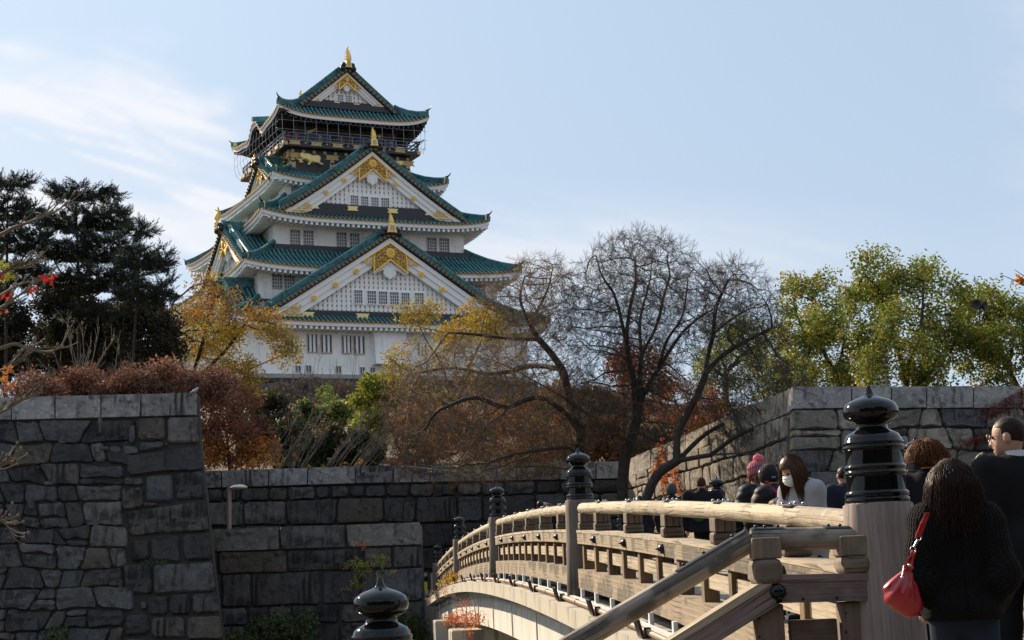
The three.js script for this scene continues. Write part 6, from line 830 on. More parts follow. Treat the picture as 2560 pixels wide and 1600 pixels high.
// the figure stands at the origin, 1.70 tall, facing +z; its right hand is at -x
function person(label, o) {
  const t = thing('person', label, 'person', o.pos, o.group, o.turn); const k = o.height / 1.7; t.scale.setScalar(k);
  const lean = o.lean ?? 0, J = (x, y, z) => { const dy = Math.max(0, y - 0.93); return V(x, y - dy * (1 - Math.cos(lean)), z + dy * Math.sin(lean)); };
  const w = o.wide ?? 1, sh = 0.185 * (o.shoulder ?? 1), pel = J(0, 0.93, 0), waist = J(0, 1.08, 0.005), chest = J(0, 1.28, 0), neck0 = J(0, 1.42, -0.005), hq = new THREE.Quaternion().setFromEuler(new THREE.Euler((o.pitch ?? 0) + lean * 0.3, o.yaw ?? 0, o.tilt ?? 0, 'YXZ'));
  const neck1 = neck0.clone().add(V(0, 0.06, 0.012).applyQuaternion(Q0.clone().slerp(hq, 0.4))), headC = neck1.clone().add(V(0, 0.105, 0.022).applyQuaternion(hq)), hp = (x, y, z) => V(x, y, z).applyQuaternion(hq).add(headC);
  const arm = (s, a) => { const S = J(s * sh, 1.385, 0), E = a?.[0] ? V(...a[0]) : S.clone().add(V(s * 0.06, -0.28, -0.02)), W = a?.[1] ? V(...a[1]) : E.clone().add(V(s * 0.0, -0.24, 0.07)), H = a?.[2] ? V(...a[2]) : W.clone().add(W.clone().sub(E).normalize().multiplyScalar(0.09)); return [S, E, W, H]; };
  const R = arm(-1, o.right), L = arm(1, o.left), st = o.stride ?? 0.06, leg = (s) => { const f = s * st, hip = V(s * 0.088, 0.9, 0), knee = V(s * 0.095, 0.49, 0.02 + f * 0.6), ank = V(s * 0.1, 0.085, -0.02 + f); return [hip, knee, ank, V(s * 0.115, 0.035, 0.12 + f)]; }, LR = leg(-1), LL = leg(1);
  // body: one skin from head to feet
  const parts = [ell(chest, 0.15 * w, 0.19, 0.105 * w), ell(waist, 0.125 * w, 0.17, 0.095 * w), ell(pel, 0.155 * w, 0.14, 0.115 * w), cap3(neck0.clone().add(V(0, -0.03, 0)), neck1, 0.062, 0.052)];
  for (const [S, E, W] of [R, L]) parts.push(cap3(V(0, neck0.y - 0.05, neck0.z).lerp(S, 0.55), S, 0.06, 0.062), cap3(S, E, 0.052, 0.042), cap3(E, W, 0.041, 0.027));
  for (const [h, n, a, f] of [LR, LL]) parts.push(cap3(h, n, 0.082, 0.053), cap3(n, a, 0.052, 0.033), cap3(a, f, 0.034, 0.03));
  const coarse = o.cell ?? 0.022, bodyF = blend(parts, 0.05), lo = V(-0.5, -0.02, -0.4), hi = V(0.5, 1.56, 0.55); for (const q of [...R, ...L]) { lo.min(q.clone().subScalar(0.1)); hi.max(q.clone().addScalar(0.1)); }
  const geos = [net(bodyF, lo, hi, coarse)];
  const head = [ell(hp(0, 0.025, -0.012), 0.076, 0.098, 0.096, hq), ell(hp(0, -0.045, 0.03), 0.055, 0.062, 0.058, hq), cap3(hp(0, 0.0, 0.082), hp(0, -0.03, 0.103), 0.010, 0.013), ell(hp(0, -0.088, 0.058), 0.026, 0.022, 0.024, hq), cap3(neck1, hp(0, -0.05, -0.02), 0.05, 0.05)];
  const ears = [-1, 1].map((s) => ell(hp(s * 0.078, -0.005, -0.012), 0.013, 0.031, 0.02, hq)), hf = blend(head, 0.03), eyeCut = [-1, 1].map((s) => ell(hp(s * 0.031, 0.012, 0.087), 0.017, 0.011, 0.014, hq)), mouth = ell(hp(0, -0.062, 0.088), 0.024, 0.006, 0.012, hq), lips = [ell(hp(0, -0.056, 0.083), 0.022, 0.007, 0.01, hq), ell(hp(0, -0.069, 0.081), 0.02, 0.008, 0.01, hq)];
  const headF = (x, y, z) => { let d = smin(hf(x, y, z), Math.min(ears[0](x, y, z), ears[1](x, y, z)), 0.012); for (const e of lips) d = smin(d, e(x, y, z), 0.012); for (const e of eyeCut) d = Math.max(d, -e(x, y, z)); return Math.max(d, -mouth(x, y, z)); };
  geos.push(net(headF, headC.clone().subScalar(0.15), headC.clone().addScalar(0.15), Math.min(coarse * 0.5, 0.009)));
  for (const [i, [, E, W, H]] of [R, L].entries()) {                  // hands: palm, four unequal fingers, a thumb from the side of the palm
    const s = i ? 1 : -1, d = H.clone().sub(W).normalize(), pn = (o['palm' + 'RL'[i]] ? V(...o['palm' + 'RL'[i]]) : V(-s, 0, 0.2)).normalize(), ac = d.clone().cross(pn).normalize(), hand = [cap3(W, W.clone().addScaledVector(d, 0.03), 0.026, 0.026)], c0 = W.clone().addScaledVector(d, 0.055); const curl = o['curl' + 'RL'[i]] ?? 0.45;
    for (const q of [-1.5, -0.5, 0.5, 1.5]) hand.push(cap3(W.clone().addScaledVector(d, 0.02).addScaledVector(ac, q * 0.011), W.clone().addScaledVector(d, 0.085).addScaledVector(ac, q * 0.019), 0.014, 0.0125));
    const fl = [0.068, 0.078, 0.072, 0.055]; [-1.5, -0.5, 0.5, 1.5].forEach((q, n) => { let p = W.clone().addScaledVector(d, 0.088).addScaledVector(ac, q * 0.0195), a = 0; for (let j = 0; j < 3; j++) { a += curl * [0.7, 1, 0.8][j]; const e = p.clone().addScaledVector(d, Math.cos(a) * fl[n] * [0.45, 0.32, 0.25][j]).addScaledVector(pn, Math.sin(a) * fl[n] * [0.45, 0.32, 0.25][j]); hand.push(cap3(p, e, 0.0092 - j * 0.0006, 0.0086 - j * 0.0006)); p = e; } });
    const ts = i ? -1 : 1, tb = W.clone().addScaledVector(d, 0.03).addScaledVector(ac, ts * -0.024), t1 = tb.clone().addScaledVector(d, 0.035).addScaledVector(ac, ts * -0.026).addScaledVector(pn, 0.012), t2 = t1.clone().addScaledVector(d, 0.03).addScaledVector(pn, 0.016); hand.push(cap3(tb, t1, 0.015, 0.011), cap3(t1, t2, 0.0105, 0.009));
    const b = new THREE.Box3().setFromPoints([W, W.clone().addScaledVector(d, 0.19), H]).expandByScalar(0.1); geos.push(net(blend(hand, 0.008), b.min, b.max, o.near ? 0.0055 : 0.012));
  }
  part('body', merge(geos), o.skin ?? M_skin, t);
  for (const s of [-1, 1]) { const e = part('eye', new THREE.SphereGeometry(0.0115, 10, 8), std({ color: [.03, .02, .015], roughness: 0.2 }), t); e.position.copy(hp(s * 0.031, 0.012, 0.077)); }
  // clothes follow the body
  if (o.top) {
    const c = o.top, th = c.thick ?? 0.022, hem = c.hem ?? 0.86, fl = c.flare ?? 0.02, list = [ell(chest.clone().add(V(0, -0.01, 0)), 0.155 * w + th, 0.2, 0.108 * w + th), ell(waist, 0.14 * w + th, 0.2, 0.108 * w + th), ell(pel, 0.165 * w + th + fl, 0.17, 0.125 * w + th + fl)];
    if (hem < 0.8) list.push(cap3(pel, V(0, hem, 0), 0.15 * w + th, 0.16 * w + th + fl));
    for (const [S, E, W] of [R, L]) list.push(cap3(V(0, neck0.y - 0.055, neck0.z).lerp(S, 0.5), S, 0.064 + th * 0.5, 0.066 + th * 0.6), cap3(S, E, 0.062 + th, 0.050 + th), cap3(E, E.clone().lerp(W, c.sleeve ?? 0.95), 0.050 + th, 0.037 + th * 0.8));
    list.push(cap3(neck0.clone().add(V(0, -0.04, -0.005)), neck0.clone().add(V(0, c.collar ?? 0.02, 0)), 0.07 + th * 0.4, 0.064 + th * 0.4));
    const f0 = blend(list, 0.06), seed = o.seed ?? 1, f = (x, y, z) => { let d = f0(x, y, z); d += (c.fold ?? 0.006) * (fbm(x * 7 + seed, y * 9 + z * 7, 2) - 0.5) * 2 + (c.quilt ? -0.010 * Math.abs(Math.sin((y + 0.25 * Math.abs(x)) * 36)) : 0) + (c.rib ? 0.004 * Math.sin(Math.atan2(x, z) * c.rib) : 0); return Math.max(d, hem - y); };
    const m = part(c.name ?? 'jacket', net(f, lo.clone().subScalar(0.06), hi.clone().addScalar(0.06).setY(Math.max(1.62, hi.y + 0.06)), o.near ? 0.015 : coarse), c.mat, t); if (c.label) m.userData.label = c.label;
  }
  if (o.pants) { const list = [ell(pel, 0.165 * w, 0.15, 0.125 * w)]; for (const [h, n, a] of [LR, LL]) list.push(cap3(h, n, 0.095, 0.072), cap3(n, a, 0.07, 0.058)); const f0 = blend(list, 0.04), fp = (x, y, z) => Math.max(f0(x, y, z) + 0.006 * (fbm(x * 8, y * 12 + z * 5, 2) - 0.5), 0.075 - y, y - 1.02); part('trousers', net(fp, V(-0.4, 0, -0.4), V(0.4, 1.1, 0.4), coarse), o.pants, t); }
  if (o.skirtless !== 1) part('shoes', [LR, LL].map(([, , a, f]) => net(blend([cap3(a.clone().setY(0.05), f, 0.046, 0.042)], 0.01), a.clone().addScalar(-0.2).setY(-0.01), f.clone().addScalar(0.15), coarse)), o.shoes ?? cloth([.02, .02, .022], { roughness: 0.5 }), t);
  const r = rng(o.seed ?? 5);
  if (o.hair) {
    const h = o.hair, skull = ell(hp(0, 0.03, -0.018), 0.088 + (h.thick ?? 0), 0.104 + (h.thick ?? 0), 0.106 + (h.thick ?? 0), hq), inv = hq.clone().invert(), v = V(), hairF = (x, y, z) => { v.set(x, y, z).sub(headC).applyQuaternion(inv); const face = Math.max(v.z - (v.y > 0.055 ? 0.2 : h.fringe ? 0.075 : 0.012 + 0.5 * Math.max(0, v.y)), -1), cut = h.nape ?? -0.05; return Math.max(skull(x, y, z) + (h.curl ?? 0.003) * (fbm(x * 42 + 9, y * 42 + z * 37, 3) - 0.5) * 2, v.z > (h.sideFront ?? 0.03) && v.y < 0.06 ? v.z - (h.sideFront ?? 0.03) : -1, cut - v.y); };
    const root = part('hair', net(hairF, headC.clone().subScalar(0.22), headC.clone().addScalar(0.22), o.near ? 0.007 : 0.012), h.mat, t);
    if (h.strands) {                                                   // locks that fall from the crown
      const list = []; for (let i = 0; i < h.strands; i++) {
        const a = (h.from ?? 0) + (r() - 0.5) * (h.arc ?? 4.4) + Math.PI, e = 0.15 + 1.25 * r(), R0 = 0.098 + (h.thick ?? 0), p = hp(Math.sin(a) * R0 * Math.sin(e), 0.03 + Math.cos(e) * R0 * 1.08, Math.cos(a) * R0 * 1.06 * Math.sin(e) - 0.018), out = V(Math.sin(a), 0, Math.cos(a)).applyQuaternion(hq).setY(0).normalize(), pts = [p]; let q = p.clone(), s = h.len * (0.7 + 0.4 * r()), ph = r() * 6, fr = h.freq ?? 14;
        const n = 9; for (let j = 1; j <= n; j++) { const u = j / n; q = q.clone().add(out.clone().multiplyScalar((j < 3 ? 0.016 : 0.004) * (h.flare ?? 1) + (h.wave ?? 0.004) * Math.sin(ph + u * fr))).add(V((h.drift?.[0] ?? 0) * u + (h.wave ?? 0.004) * Math.cos(ph + u * fr * 1.1), -s / n, (h.drift?.[1] ?? 0) * u)); pts.push(q); }
        list.push(tube(pts, pts.map((_, j) => (h.fat ?? 0.0055) * (1 - 0.6 * j / n)), 4));
      }
      part('locks', list, h.tipMat ?? h.mat, root, 'stuff');
    }
    for (const lock of h.volumes ?? []) part('hair_length', net((x, y, z) => { let d = lock.f(x, y, z); return d + 0.006 * Math.sin(Math.atan2(x - lock.c[0], z - lock.c[1]) * 26 + y * 3) + 0.008 * (fbm(x * 30, y * 8 + z * 30, 2) - 0.5); }, V(...lock.lo), V(...lock.hi), 0.011), h.mat, root);
  }
  if (o.hat) { const h = o.hat, kk = h.pom ? 1.17 : 1.05, f = ell(hp(0, 0.055, -0.015), 0.1 * kk, 0.118 * kk, 0.112 * kk, hq), inv = hq.clone().invert(), v = V(); for (const [name, y0, y1, m, grow] of h.bands) { part(name, net((x, y, z) => { v.set(x, y, z).sub(headC).applyQuaternion(inv); const s = v.y + v.z * 0.22; return Math.max(f(x, y, z) - grow + 0.004 * Math.sin(Math.atan2(v.x, v.z) * 24), y0 - s, s - y1); }, headC.clone().subScalar(0.24), headC.clone().addScalar(0.24), 0.009), m, t); } if (h.pom) part('pompom', net((x, y, z) => ell(hp(0, 0.2, -0.03), 0.062, 0.058, 0.062, hq)(x, y, z) + 0.018 * (vnoise(x * 110, y * 110 + z * 90) - 0.5), hp(0, 0.2, -0.03).subScalar(0.1), hp(0, 0.2, -0.03).addScalar(0.1), 0.008), h.pom, t); }
  t.userData.hp = undefined; return { t, hp, headC, R, L, k, J };
}
const toPerson = (px, py, d, ground) => { const p = at(px, py, d); return [V(p.x, ground, p.z), p.y - ground]; };
const onDeck = (d) => deckY(Math.max(0, (d - 10.38) / 1.0)), AWAY = Math.PI;
const H_BLACK = cloth([.012, .010, .010], { roughness: 0.45 }), H_DARK = cloth([.022, .015, .012], { roughness: 0.5 }), H_BROWN = cloth([.065, .028, .013], { roughness: 0.4, specularIntensity: 0.5 }), H_RED = cloth([.06, .026, .014], { roughness: 0.5 });
const DK = cloth([.012, .012, .015]), NAVY = cloth([.016, .02, .035]), SUIT = cloth([.010, .010, .012], { bumpMap: weave, bumpScale: 0.0008, roughness: 0.8 }), JEAN = cloth([.022, .03, .05], { bumpMap: weave, bumpScale: 0.001 });

{ // suited man at the right edge
  const [p, h] = toPerson(2530, 1044, 9.9, 0.61), q = person('tall person in a black suit and glasses at the right edge, head turned left', { pos: p, height: h, turn: AWAY + 0.12, yaw: 0.95, pitch: 0.08, near: true, seed: 3, shoulder: 1.0, wide: 1.0, stride: 0.10, left: [[0.25, 1.08, -0.04], [0.25, 0.84, 0.06]], right: [[-0.25, 1.09, -0.06], [-0.27, 0.85, 0.02]], palmR: [1, 0.1, -0.4], curlR: 0.5, top: { name: 'suit_jacket', mat: SUIT, hem: 0.74, thick: 0.03, fold: 0.008, sleeve: 0.93, collar: 0.0 }, pants: SUIT, hair: { mat: H_DARK, nape: -0.055, thick: -0.008, curl: 0.002, sideFront: 0.018 } });
  const n = q.J(0, 1.455, -0.01); part('shirt_collar', new THREE.CylinderGeometry(0.064, 0.078, 0.05, 24, 1, true).translate(n.x, n.y + 0.022, n.z), std({ color: [.5, .52, .57], roughness: 0.8, side: THREE.DoubleSide }), q.t); part('coat_collar', new THREE.TorusGeometry(0.085, 0.018, 8, 24).rotateX(Math.PI / 2 - 0.25).translate(n.x, n.y - 0.035, n.z), SUIT, q.t);
  const gl = []; for (const s of [-1, 1]) { gl.push(new THREE.TorusGeometry(0.024, 0.0022, 6, 18).applyQuaternion(new THREE.Quaternion()).translate(s * 0.033, 0.01, 0.106), tube([V(s * 0.057, 0.014, 0.104), V(s * 0.078, 0.012, 0.03), V(s * 0.083, 0.004, -0.015)], 0.002, 5)); } gl.push(tube([V(-0.01, 0.012, 0.108), V(0.01, 0.012, 0.108)], 0.002, 5));
  const g = part('glasses', gl.map((a) => { const o = a; o.translate(0, 0, 0); return o; }), std({ color: [.25, .22, .18], roughness: 0.3, metalness: 0.7 }), q.t); g.position.copy(q.headC); g.quaternion.setFromEuler(new THREE.Euler(0.08, 0.95, 0, 'YXZ'));
}
{ // woman with long wavy hair and red bag
  const [p, h] = toPerson(2376, 1157, 7.8, 0.45), q = person('person with long dark wavy hair and chunky black knit sweater, seen from behind', { pos: p, height: h, turn: AWAY - 0.15, yaw: -0.1, near: true, seed: 8, wide: 0.95, shoulder: 0.85, right: [[-0.215, 1.1, -0.03], [-0.2, 0.95, 0.2]], left: [[0.215, 1.1, -0.03], [0.2, 0.95, 0.2]], top: { name: 'knit_sweater', mat: cloth([.011, .011, .012], { bumpMap: knit, bumpScale: 0.02, roughness: 0.95 }), hem: 0.875, thick: 0.032, flare: 0.025, fold: 0.014, collar: 0.03 }, pants: JEAN, hair: { mat: H_BLACK, tipMat: cloth([.026, .013, .010], { roughness: 0.42 }), nape: -0.1, thick: 0.004, curl: 0.008, strands: 2600, len: 0.32, arc: 4.4, wave: 0.012, freq: 26, flare: 1.2, fat: 0.0023 } });
  void q;
  const B = (x, y, d = 7.75) => at(2060 + x * 0.42337, 960 + y * 0.42337, d), base = B(460, 1370), bag = thing('handbag', 'shiny red leather shoulder bag hanging at the side of the knit sweater', 'handbag', base), l = (x, y, d) => B(x, y, d).sub(base), red = std({ physical: true, color: [.36, .008, .016], roughness: 0.36, clearcoat: 0.4, clearcoatRoughness: 0.3 });
  const list = [cap3(l(495, 1105), l(450, 1240), 0.026, 0.072), cap3(l(450, 1240), l(500, 1310), 0.072, 0.055), cap3(l(515, 1100), l(515, 1300), 0.014, 0.045)], f0 = blend(list, 0.04), c = l(480, 1220), zk = 0.8;
  part('bag_body', net((x, y, z) => { const zz = (z - c.z) / zk + c.z; return f0(x, y, zz) * 0.8 + 0.005 * Math.sin(Math.atan2(x - c.x - 0.03, Math.max(0.02, c.y + 0.12 - y)) * 22) * smooth(-0.16, 0.05, y - c.y); }, c.clone().subScalar(0.32), c.clone().addScalar(0.32), 0.009), red, bag);
  part('strap', [bar([l(612, 760, 7.62), l(585, 820, 7.64), l(556, 900, 7.68)], 0.035, 0.008)], red, bag); part('lower_strap', [bar([l(525, 985, 7.7), l(505, 1030, 7.7), l(490, 1085, 7.72)], 0.04, 0.01), bar([l(530, 985, 7.74), l(528, 1040, 7.75), l(520, 1100, 7.75)], 0.03, 0.01), tube([l(475, 1075, 7.66), l(468, 1120, 7.64), l(462, 1140, 7.63)], 0.006, 6)], red, bag);
  const ring = (x, y) => new THREE.TorusGeometry(0.0155, 0.003, 6, 18).rotateY(0.4).translate(...l(x, y, 7.69).toArray()); for (const q of [ring(560, 905), ring(526, 978)]) part('ring', q, M.steel, bag); part('clip', [tube([l(555, 920, 7.69), l(543, 940, 7.69), l(532, 962, 7.69)], 0.006, 8), ], M.steel, bag); for (const [x, y, z] of [[505, 1070, 7.66], [462, 1142, 7.62]]) part('stud', new THREE.SphereGeometry(0.0085, 8, 6).translate(...l(x, y, z).toArray()), M.steel, bag);
}
{ const [p, h] = toPerson(2312, 1110, 12.7, onDeck(12.7)); person('person with short curly reddish brown hair and plain black top, back turned', { pos: p, height: h, turn: AWAY - 0.5, yaw: -0.25, seed: 12, near: true, cell: 0.02, top: { name: 'sweater', mat: DK, thick: 0.02, hem: 0.85, collar: 0.01 }, pants: DK, hair: { mat: H_RED, tipMat: cloth([.13, .05, .018], { roughness: 0.45 }), nape: -0.075, thick: 0.026, curl: 0.032, strands: 1100, len: 0.12, arc: 5, wave: 0.017, freq: 26, flare: 1.1, fat: 0.0032 } }); }
{ const [p, h] = toPerson(2462, 1137, 14.3, onDeck(14.3)); person('person with straight brown hair, bare legs and white sneakers, beside the suit', { pos: p, height: h, turn: AWAY, seed: 13, top: { name: 'coat', mat: DK, hem: 0.62 }, stride: 0.16, shoes: cloth([.75, .74, .72]), hair: { mat: cloth([.045, .022, .013], { roughness: 0.4 }), nape: -0.1, thick: 0.006, strands: 500, len: 0.38, arc: 4.2, wave: 0.001, fat: 0.0035 } }); }
{ // woman with mask looking at her phone
  const d = 13.2, [p, h] = toPerson(2004, 1143, d, onDeck(d));
  const q = person('person in pale grey coat and white mask looking down at a phone', { pos: p, height: h * 1.012, turn: -1.0, yaw: -0.05, pitch: 0.5, lean: 0.06, near: true, seed: 14, shoulder: 0.9, wide: 0.88, right: [[-0.21, 1.12, 0.08], [-0.05, 1.19, 0.30], [-0.02, 1.24, 0.37]], left: [[0.2, 1.1, 0.02], [0.13, 0.98, 0.2]], palmR: [0.5, 0.75, -0.4], curlR: 0.62, top: { name: 'grey_coat', mat: cloth([.33, .33, .345], { bumpMap: weave, bumpScale: 0.002, roughness: 1 }), thick: 0.026, hem: 0.55, flare: 0.03, fold: 0.010, collar: 0.03, sleeve: 0.9 }, pants: DK,
    hair: { mat: H_BROWN, nape: -0.11, thick: 0.012, curl: 0.003, fringe: false, sideFront: 0.055, strands: 1300, len: 0.50, arc: 4.0, wave: 0.0012, freq: 9, flare: 0.7, fat: 0.0032, drift: [0.0, -0.03] } });
  const hq = new THREE.Quaternion().setFromEuler(new THREE.Euler(0.5 + 0.018, -0.05, 0, 'YXZ')), f = ell(V(0, -0.045, 0.055), 0.066, 0.06, 0.062);
  const mask = part('face_mask', net((x, y, z) => Math.max(Math.abs(f(x, y, z) + 0.002 * Math.sin(y * 210)) - 0.004, 0.035 - z, y - 0.004, -0.1 - y), V(-0.1, -0.13, -0.02), V(0.1, 0.05, 0.16), 0.0055), std({ color: [.78, .79, .80], roughness: 0.85 }), q.t); mask.position.copy(q.headC); mask.quaternion.copy(hq);
  const loops = part('mask_loop', [-1, 1].map((s) => tube([V(s * 0.055, -0.01, 0.065), V(s * 0.078, 0.012, 0.02), V(s * 0.084, 0, -0.012), V(s * 0.06, -0.06, 0.05)], 0.0018, 5)), std({ color: [.8, .8, .8] }), mask); void loops;
  const col2 = part('coat_collar', net((x, y, z) => { const a = Math.abs(Math.hypot(x, z * 1.08 - 0.0) - 0.105 - (1.5 - y) * 0.35) - 0.011; return Math.max(a, y - 1.49 - 0.03 * Math.sin(Math.atan2(z, x)), 1.385 - y, z - 0.105); }, V(-0.25, 1.34, -0.25), V(0.25, 1.56, 0.25), 0.011), cloth([.40, .40, .41], { bumpMap: weave, bumpScale: 0.002 }), q.t); void col2;
  const W = q.R[3], gp = q.t.localToWorld.bind(q.t); q.t.updateMatrixWorld(true);
  const hand = W.clone().add(V(0.035, 0.045, 0.012)).applyMatrix4(q.t.matrixWorld), ph = thing('smartphone', 'dark phone with pale edge held in front of the grey coat', 'phone', hand, undefined, -1.0); ph.rotation.order = 'YXZ'; ph.rotation.set(-0.95, -1.1, 0.5);
  part('phone_body', rbox(0.07, 0.142, 0.008, 0.0038), std({ color: [.02, .02, .022], roughness: 0.25 }), ph); part('phone_frame', rbox(0.0715, 0.1435, 0.006, 0.003), std({ color: [.5, .44, .36], roughness: 0.3, metalness: 0.7 }), ph); void gp;
  const c0 = hand, e = at(1962, 1300, d - 0.25), cord = thing('earphone_cord', 'white earphone cord hanging in a loop from the phone', 'cord', c0), cl = (x, y, dd = d - 0.3) => at(x, y, dd).sub(c0); part('cord', tube(new THREE.CatmullRomCurve3([cl(1955, 1249), cl(1964, 1254), cl(1972, 1263), cl(1976, 1272), cl(1966, 1280), cl(1952, 1282), cl(1944, 1274), cl(1949, 1284), cl(1958, 1294), cl(1966, 1304)]).getPoints(40), 0.0022, 5), std({ color: [.8, .8, .8], roughness: 0.5 }), cord); void e;
}
{ const d = 16.6, [p, h] = toPerson(1897, 1160, d, onDeck(d)); const q = person('person in a pink striped bobble hat and dark jacket with a checked scarf', { pos: p, height: h * 0.985, turn: AWAY + 0.5, yaw: 0.2, seed: 15, near: true, cell: 0.02, right: [[-0.3, 1.12, 0.05], [-0.18, 1.0, 0.24]], left: [[0.3, 1.12, 0.05], [0.18, 1.0, 0.24]], top: { name: 'quilted_jacket', mat: cloth([.014, .02, .024], { roughness: 0.6 }), thick: 0.045, quilt: 1, hem: 0.8, collar: 0.02 }, pants: DK, hair: { mat: cloth([.2, .09, .03]), nape: -0.1, thick: 0.0, strands: 60, len: 0.2, arc: 4.5, fat: 0.006 }, hat: { bands: [['hat', -0.045, 0.2, cloth([.52, .17, .20], { bumpMap: knit, bumpScale: 0.01 }), 0.006], ['hat_band', 0.0, 0.02, cloth([.045, .04, .12]), 0.009], ['hat_band', 0.082, 0.1, cloth([.045, .04, .12]), 0.009], ['hat_trim', 0.1, 0.112, cloth([.05, .30, .34]), 0.008]], pom: cloth([.62, .16, .19]) } });
  part('scarf', net((x, y, z) => Math.abs(Math.hypot(x, z) - 0.095 - 0.02 * (1.5 - y)) - 0.022 + 0.008 * (vnoise(x * 30, y * 40 + z * 30) - 0.5) + Math.max(0, Math.abs(y - 1.465) - 0.035), V(-0.2, 1.36, -0.2), V(0.2, 1.57, 0.2), 0.013), std({ map: tex(64, 64, (u, v) => { const a = (Math.floor(u * 8) % 2) + (Math.floor(v * 8) % 2); return [[.03, .035, .05], [.12, .13, .16], [.3, .3, .33]][a]; }), roughness: 0.95 }), q.t); part('hood_lining', new THREE.TorusGeometry(0.14, 0.022, 8, 20).rotateX(Math.PI / 2 - 0.2).translate(0, 1.41, -0.02), cloth([.60, .55, .46]), q.t);
  const bp = part('backpack', net((x, y, z) => ell(V(0, 1.13, -0.2), 0.14, 0.2, 0.085)(x, y, z), V(-0.2, 0.88, -0.34), V(0.2, 1.38, -0.06), 0.018), cloth([.20, .012, .06], { roughness: 0.6 }), q.t); bp.userData.label = 'magenta backpack'; }
{ const d = 15.8, [p, h] = toPerson(1948, 1168, d, onDeck(d)); const q = person('person in a speckled dark hat and black quilted jacket with a magenta strap', { pos: p, height: h, turn: AWAY + 0.75, yaw: 0.3, pitch: 0.15, lean: 0.18, seed: 16, near: true, cell: 0.02, right: [[-0.3, 1.1, 0.16], [-0.1, 1.0, 0.38]], left: [[0.32, 1.12, 0.14], [0.12, 1.0, 0.36]], top: { name: 'quilted_jacket', mat: cloth([.016, .016, .016], { roughness: 0.55 }), thick: 0.055, quilt: 1, hem: 0.8, collar: 0.03 }, pants: DK, hair: { mat: H_BLACK, nape: -0.08, thick: -0.004 }, hat: { bands: [['hat', -0.04, 0.2, std({ map: tex(128, 128, (u, v) => { const n = hash(Math.floor(u * 40), Math.floor(v * 40)), b = n > 0.9 ? pick([[.2, .3, .75], [.6, .1, .1], [.3, .5, .1], [.65, .65, .7]], () => (n * 97) % 1) : [.008, .008, .01]; return b; }), roughness: 0.9 }), 0.004]] } });
  for (const s of [-1, 1]) part('strap', bar([V(s * 0.12, 1.46, 0.06), V(s * 0.135, 1.5, -0.03), V(s * 0.15, 1.4, -0.145), V(s * 0.13, 1.15, -0.21), V(s * 0.14, 0.95, -0.17)].map((v) => q.J(v.x, v.y, v.z)), 0.06, 0.05), cloth([.22, .012, .09]), q.t); }
{ const d = 18, [p, h] = toPerson(2108, 1168, d, onDeck(d)); person('person in a navy jacket half hidden behind the big near post', { pos: p, height: h, turn: AWAY + 0.2, seed: 17, near: true, cell: 0.02, shoulder: 1.1, top: { name: 'jacket', mat: NAVY, thick: 0.03, hem: 0.78, fold: 0.012 }, pants: NAVY, hair: { mat: H_DARK, nape: -0.06, thick: -0.008 } }); }
{ const d = 24.5, [p, h] = toPerson(1752, 1194, d, onDeck(d)); const q = person('person in a black jacket with a green backpack, short brown hair', { pos: p, height: h, turn: AWAY - 0.1, seed: 18, cell: 0.025, shoulder: 1.3, wide: 1.2, top: { mat: cloth([.012, .013, .016]), thick: 0.04, hem: 0.78, fold: 0.012, collar: 0.03 }, pants: DK, hair: { mat: cloth([.05, .028, .014]), nape: -0.06, thick: -0.006 } }); part('backpack', net((x, y, z) => ell(V(0.06, 1.12, -0.2), 0.16, 0.2, 0.09)(x, y, z), V(-0.2, 0.85, -0.36), V(0.3, 1.4, -0.05), 0.02), cloth([.008, .012, .012]), q.t); part('backpack_pocket', net((x, y, z) => ell(V(0.08, 1.08, -0.26), 0.115, 0.14, 0.055)(x, y, z), V(-0.1, 0.9, -0.36), V(0.25, 1.28, -0.15), 0.018), cloth([.008, .10, .028]), q.t); }
{ const d = 27, [p, h] = toPerson(1678, 1216, d, onDeck(d)); const q = person('person in a dark coat and grey knit hat with a bag strap across the back', { pos: p, height: h, turn: AWAY - 0.3, seed: 19, cell: 0.025, shoulder: 1.2, wide: 1.25, top: { mat: cloth([.014, .014, .015]), thick: 0.05, hem: 0.62, collar: 0.06 }, pants: DK, hair: { mat: H_BLACK, thick: -0.004 }, hat: { bands: [['hat', -0.05, 0.2, cloth([.06, .062, .068]), 0.002]] } }); part('bag_strap', bar([V(0.1, 1.5, -0.02), V(0.08, 1.4, -0.17), V(0.03, 1.2, -0.19), V(-0.08, 1.0, -0.19)], 0.04, 0.02), cloth([.05, .06, .07]), q.t); part('shoulder_bag', net((x, y, z) => ell(V(0.02, 0.86, -0.26), 0.2, 0.12, 0.08)(x, y, z), V(-0.25, 0.7, -0.4), V(0.3, 1.02, -0.1), 0.02), cloth([.02, .02, .02]), q.t); }
{ const d = 29, [p, h] = toPerson(1598, 1242, d, onDeck(d)); person('shorter person with a dark bob behind the handrail, left of the grey hat', { pos: p, height: h, turn: AWAY + 0.3, seed: 20, cell: 0.025, top: { mat: DK, thick: 0.05, hem: 0.7, quilt: 1 }, pants: DK, hair: { mat: H_DARK, nape: -0.1, thick: 0.014, curl: 0.01 } }); }
{ const d = 34, [p, h] = toPerson(1350, 1253, d, onDeck(d)); person('person in a grey jacket with one hand raised to the forehead', { pos: p, height: h, turn: AWAY - 0.35, seed: 22, cell: 0.025, left: [[0.3, 1.2, 0.1], [0.12, 1.18, 0.3]], right: [[-0.42, 1.42, 0.08], [-0.17, 1.60, 0.12], [-0.1, 1.62, 0.1]], top: { mat: cloth([.075, .075, .08]), thick: 0.035, hem: 0.8 }, pants: DK, hair: { mat: H_BLACK, nape: -0.06, thick: -0.004 } }); }
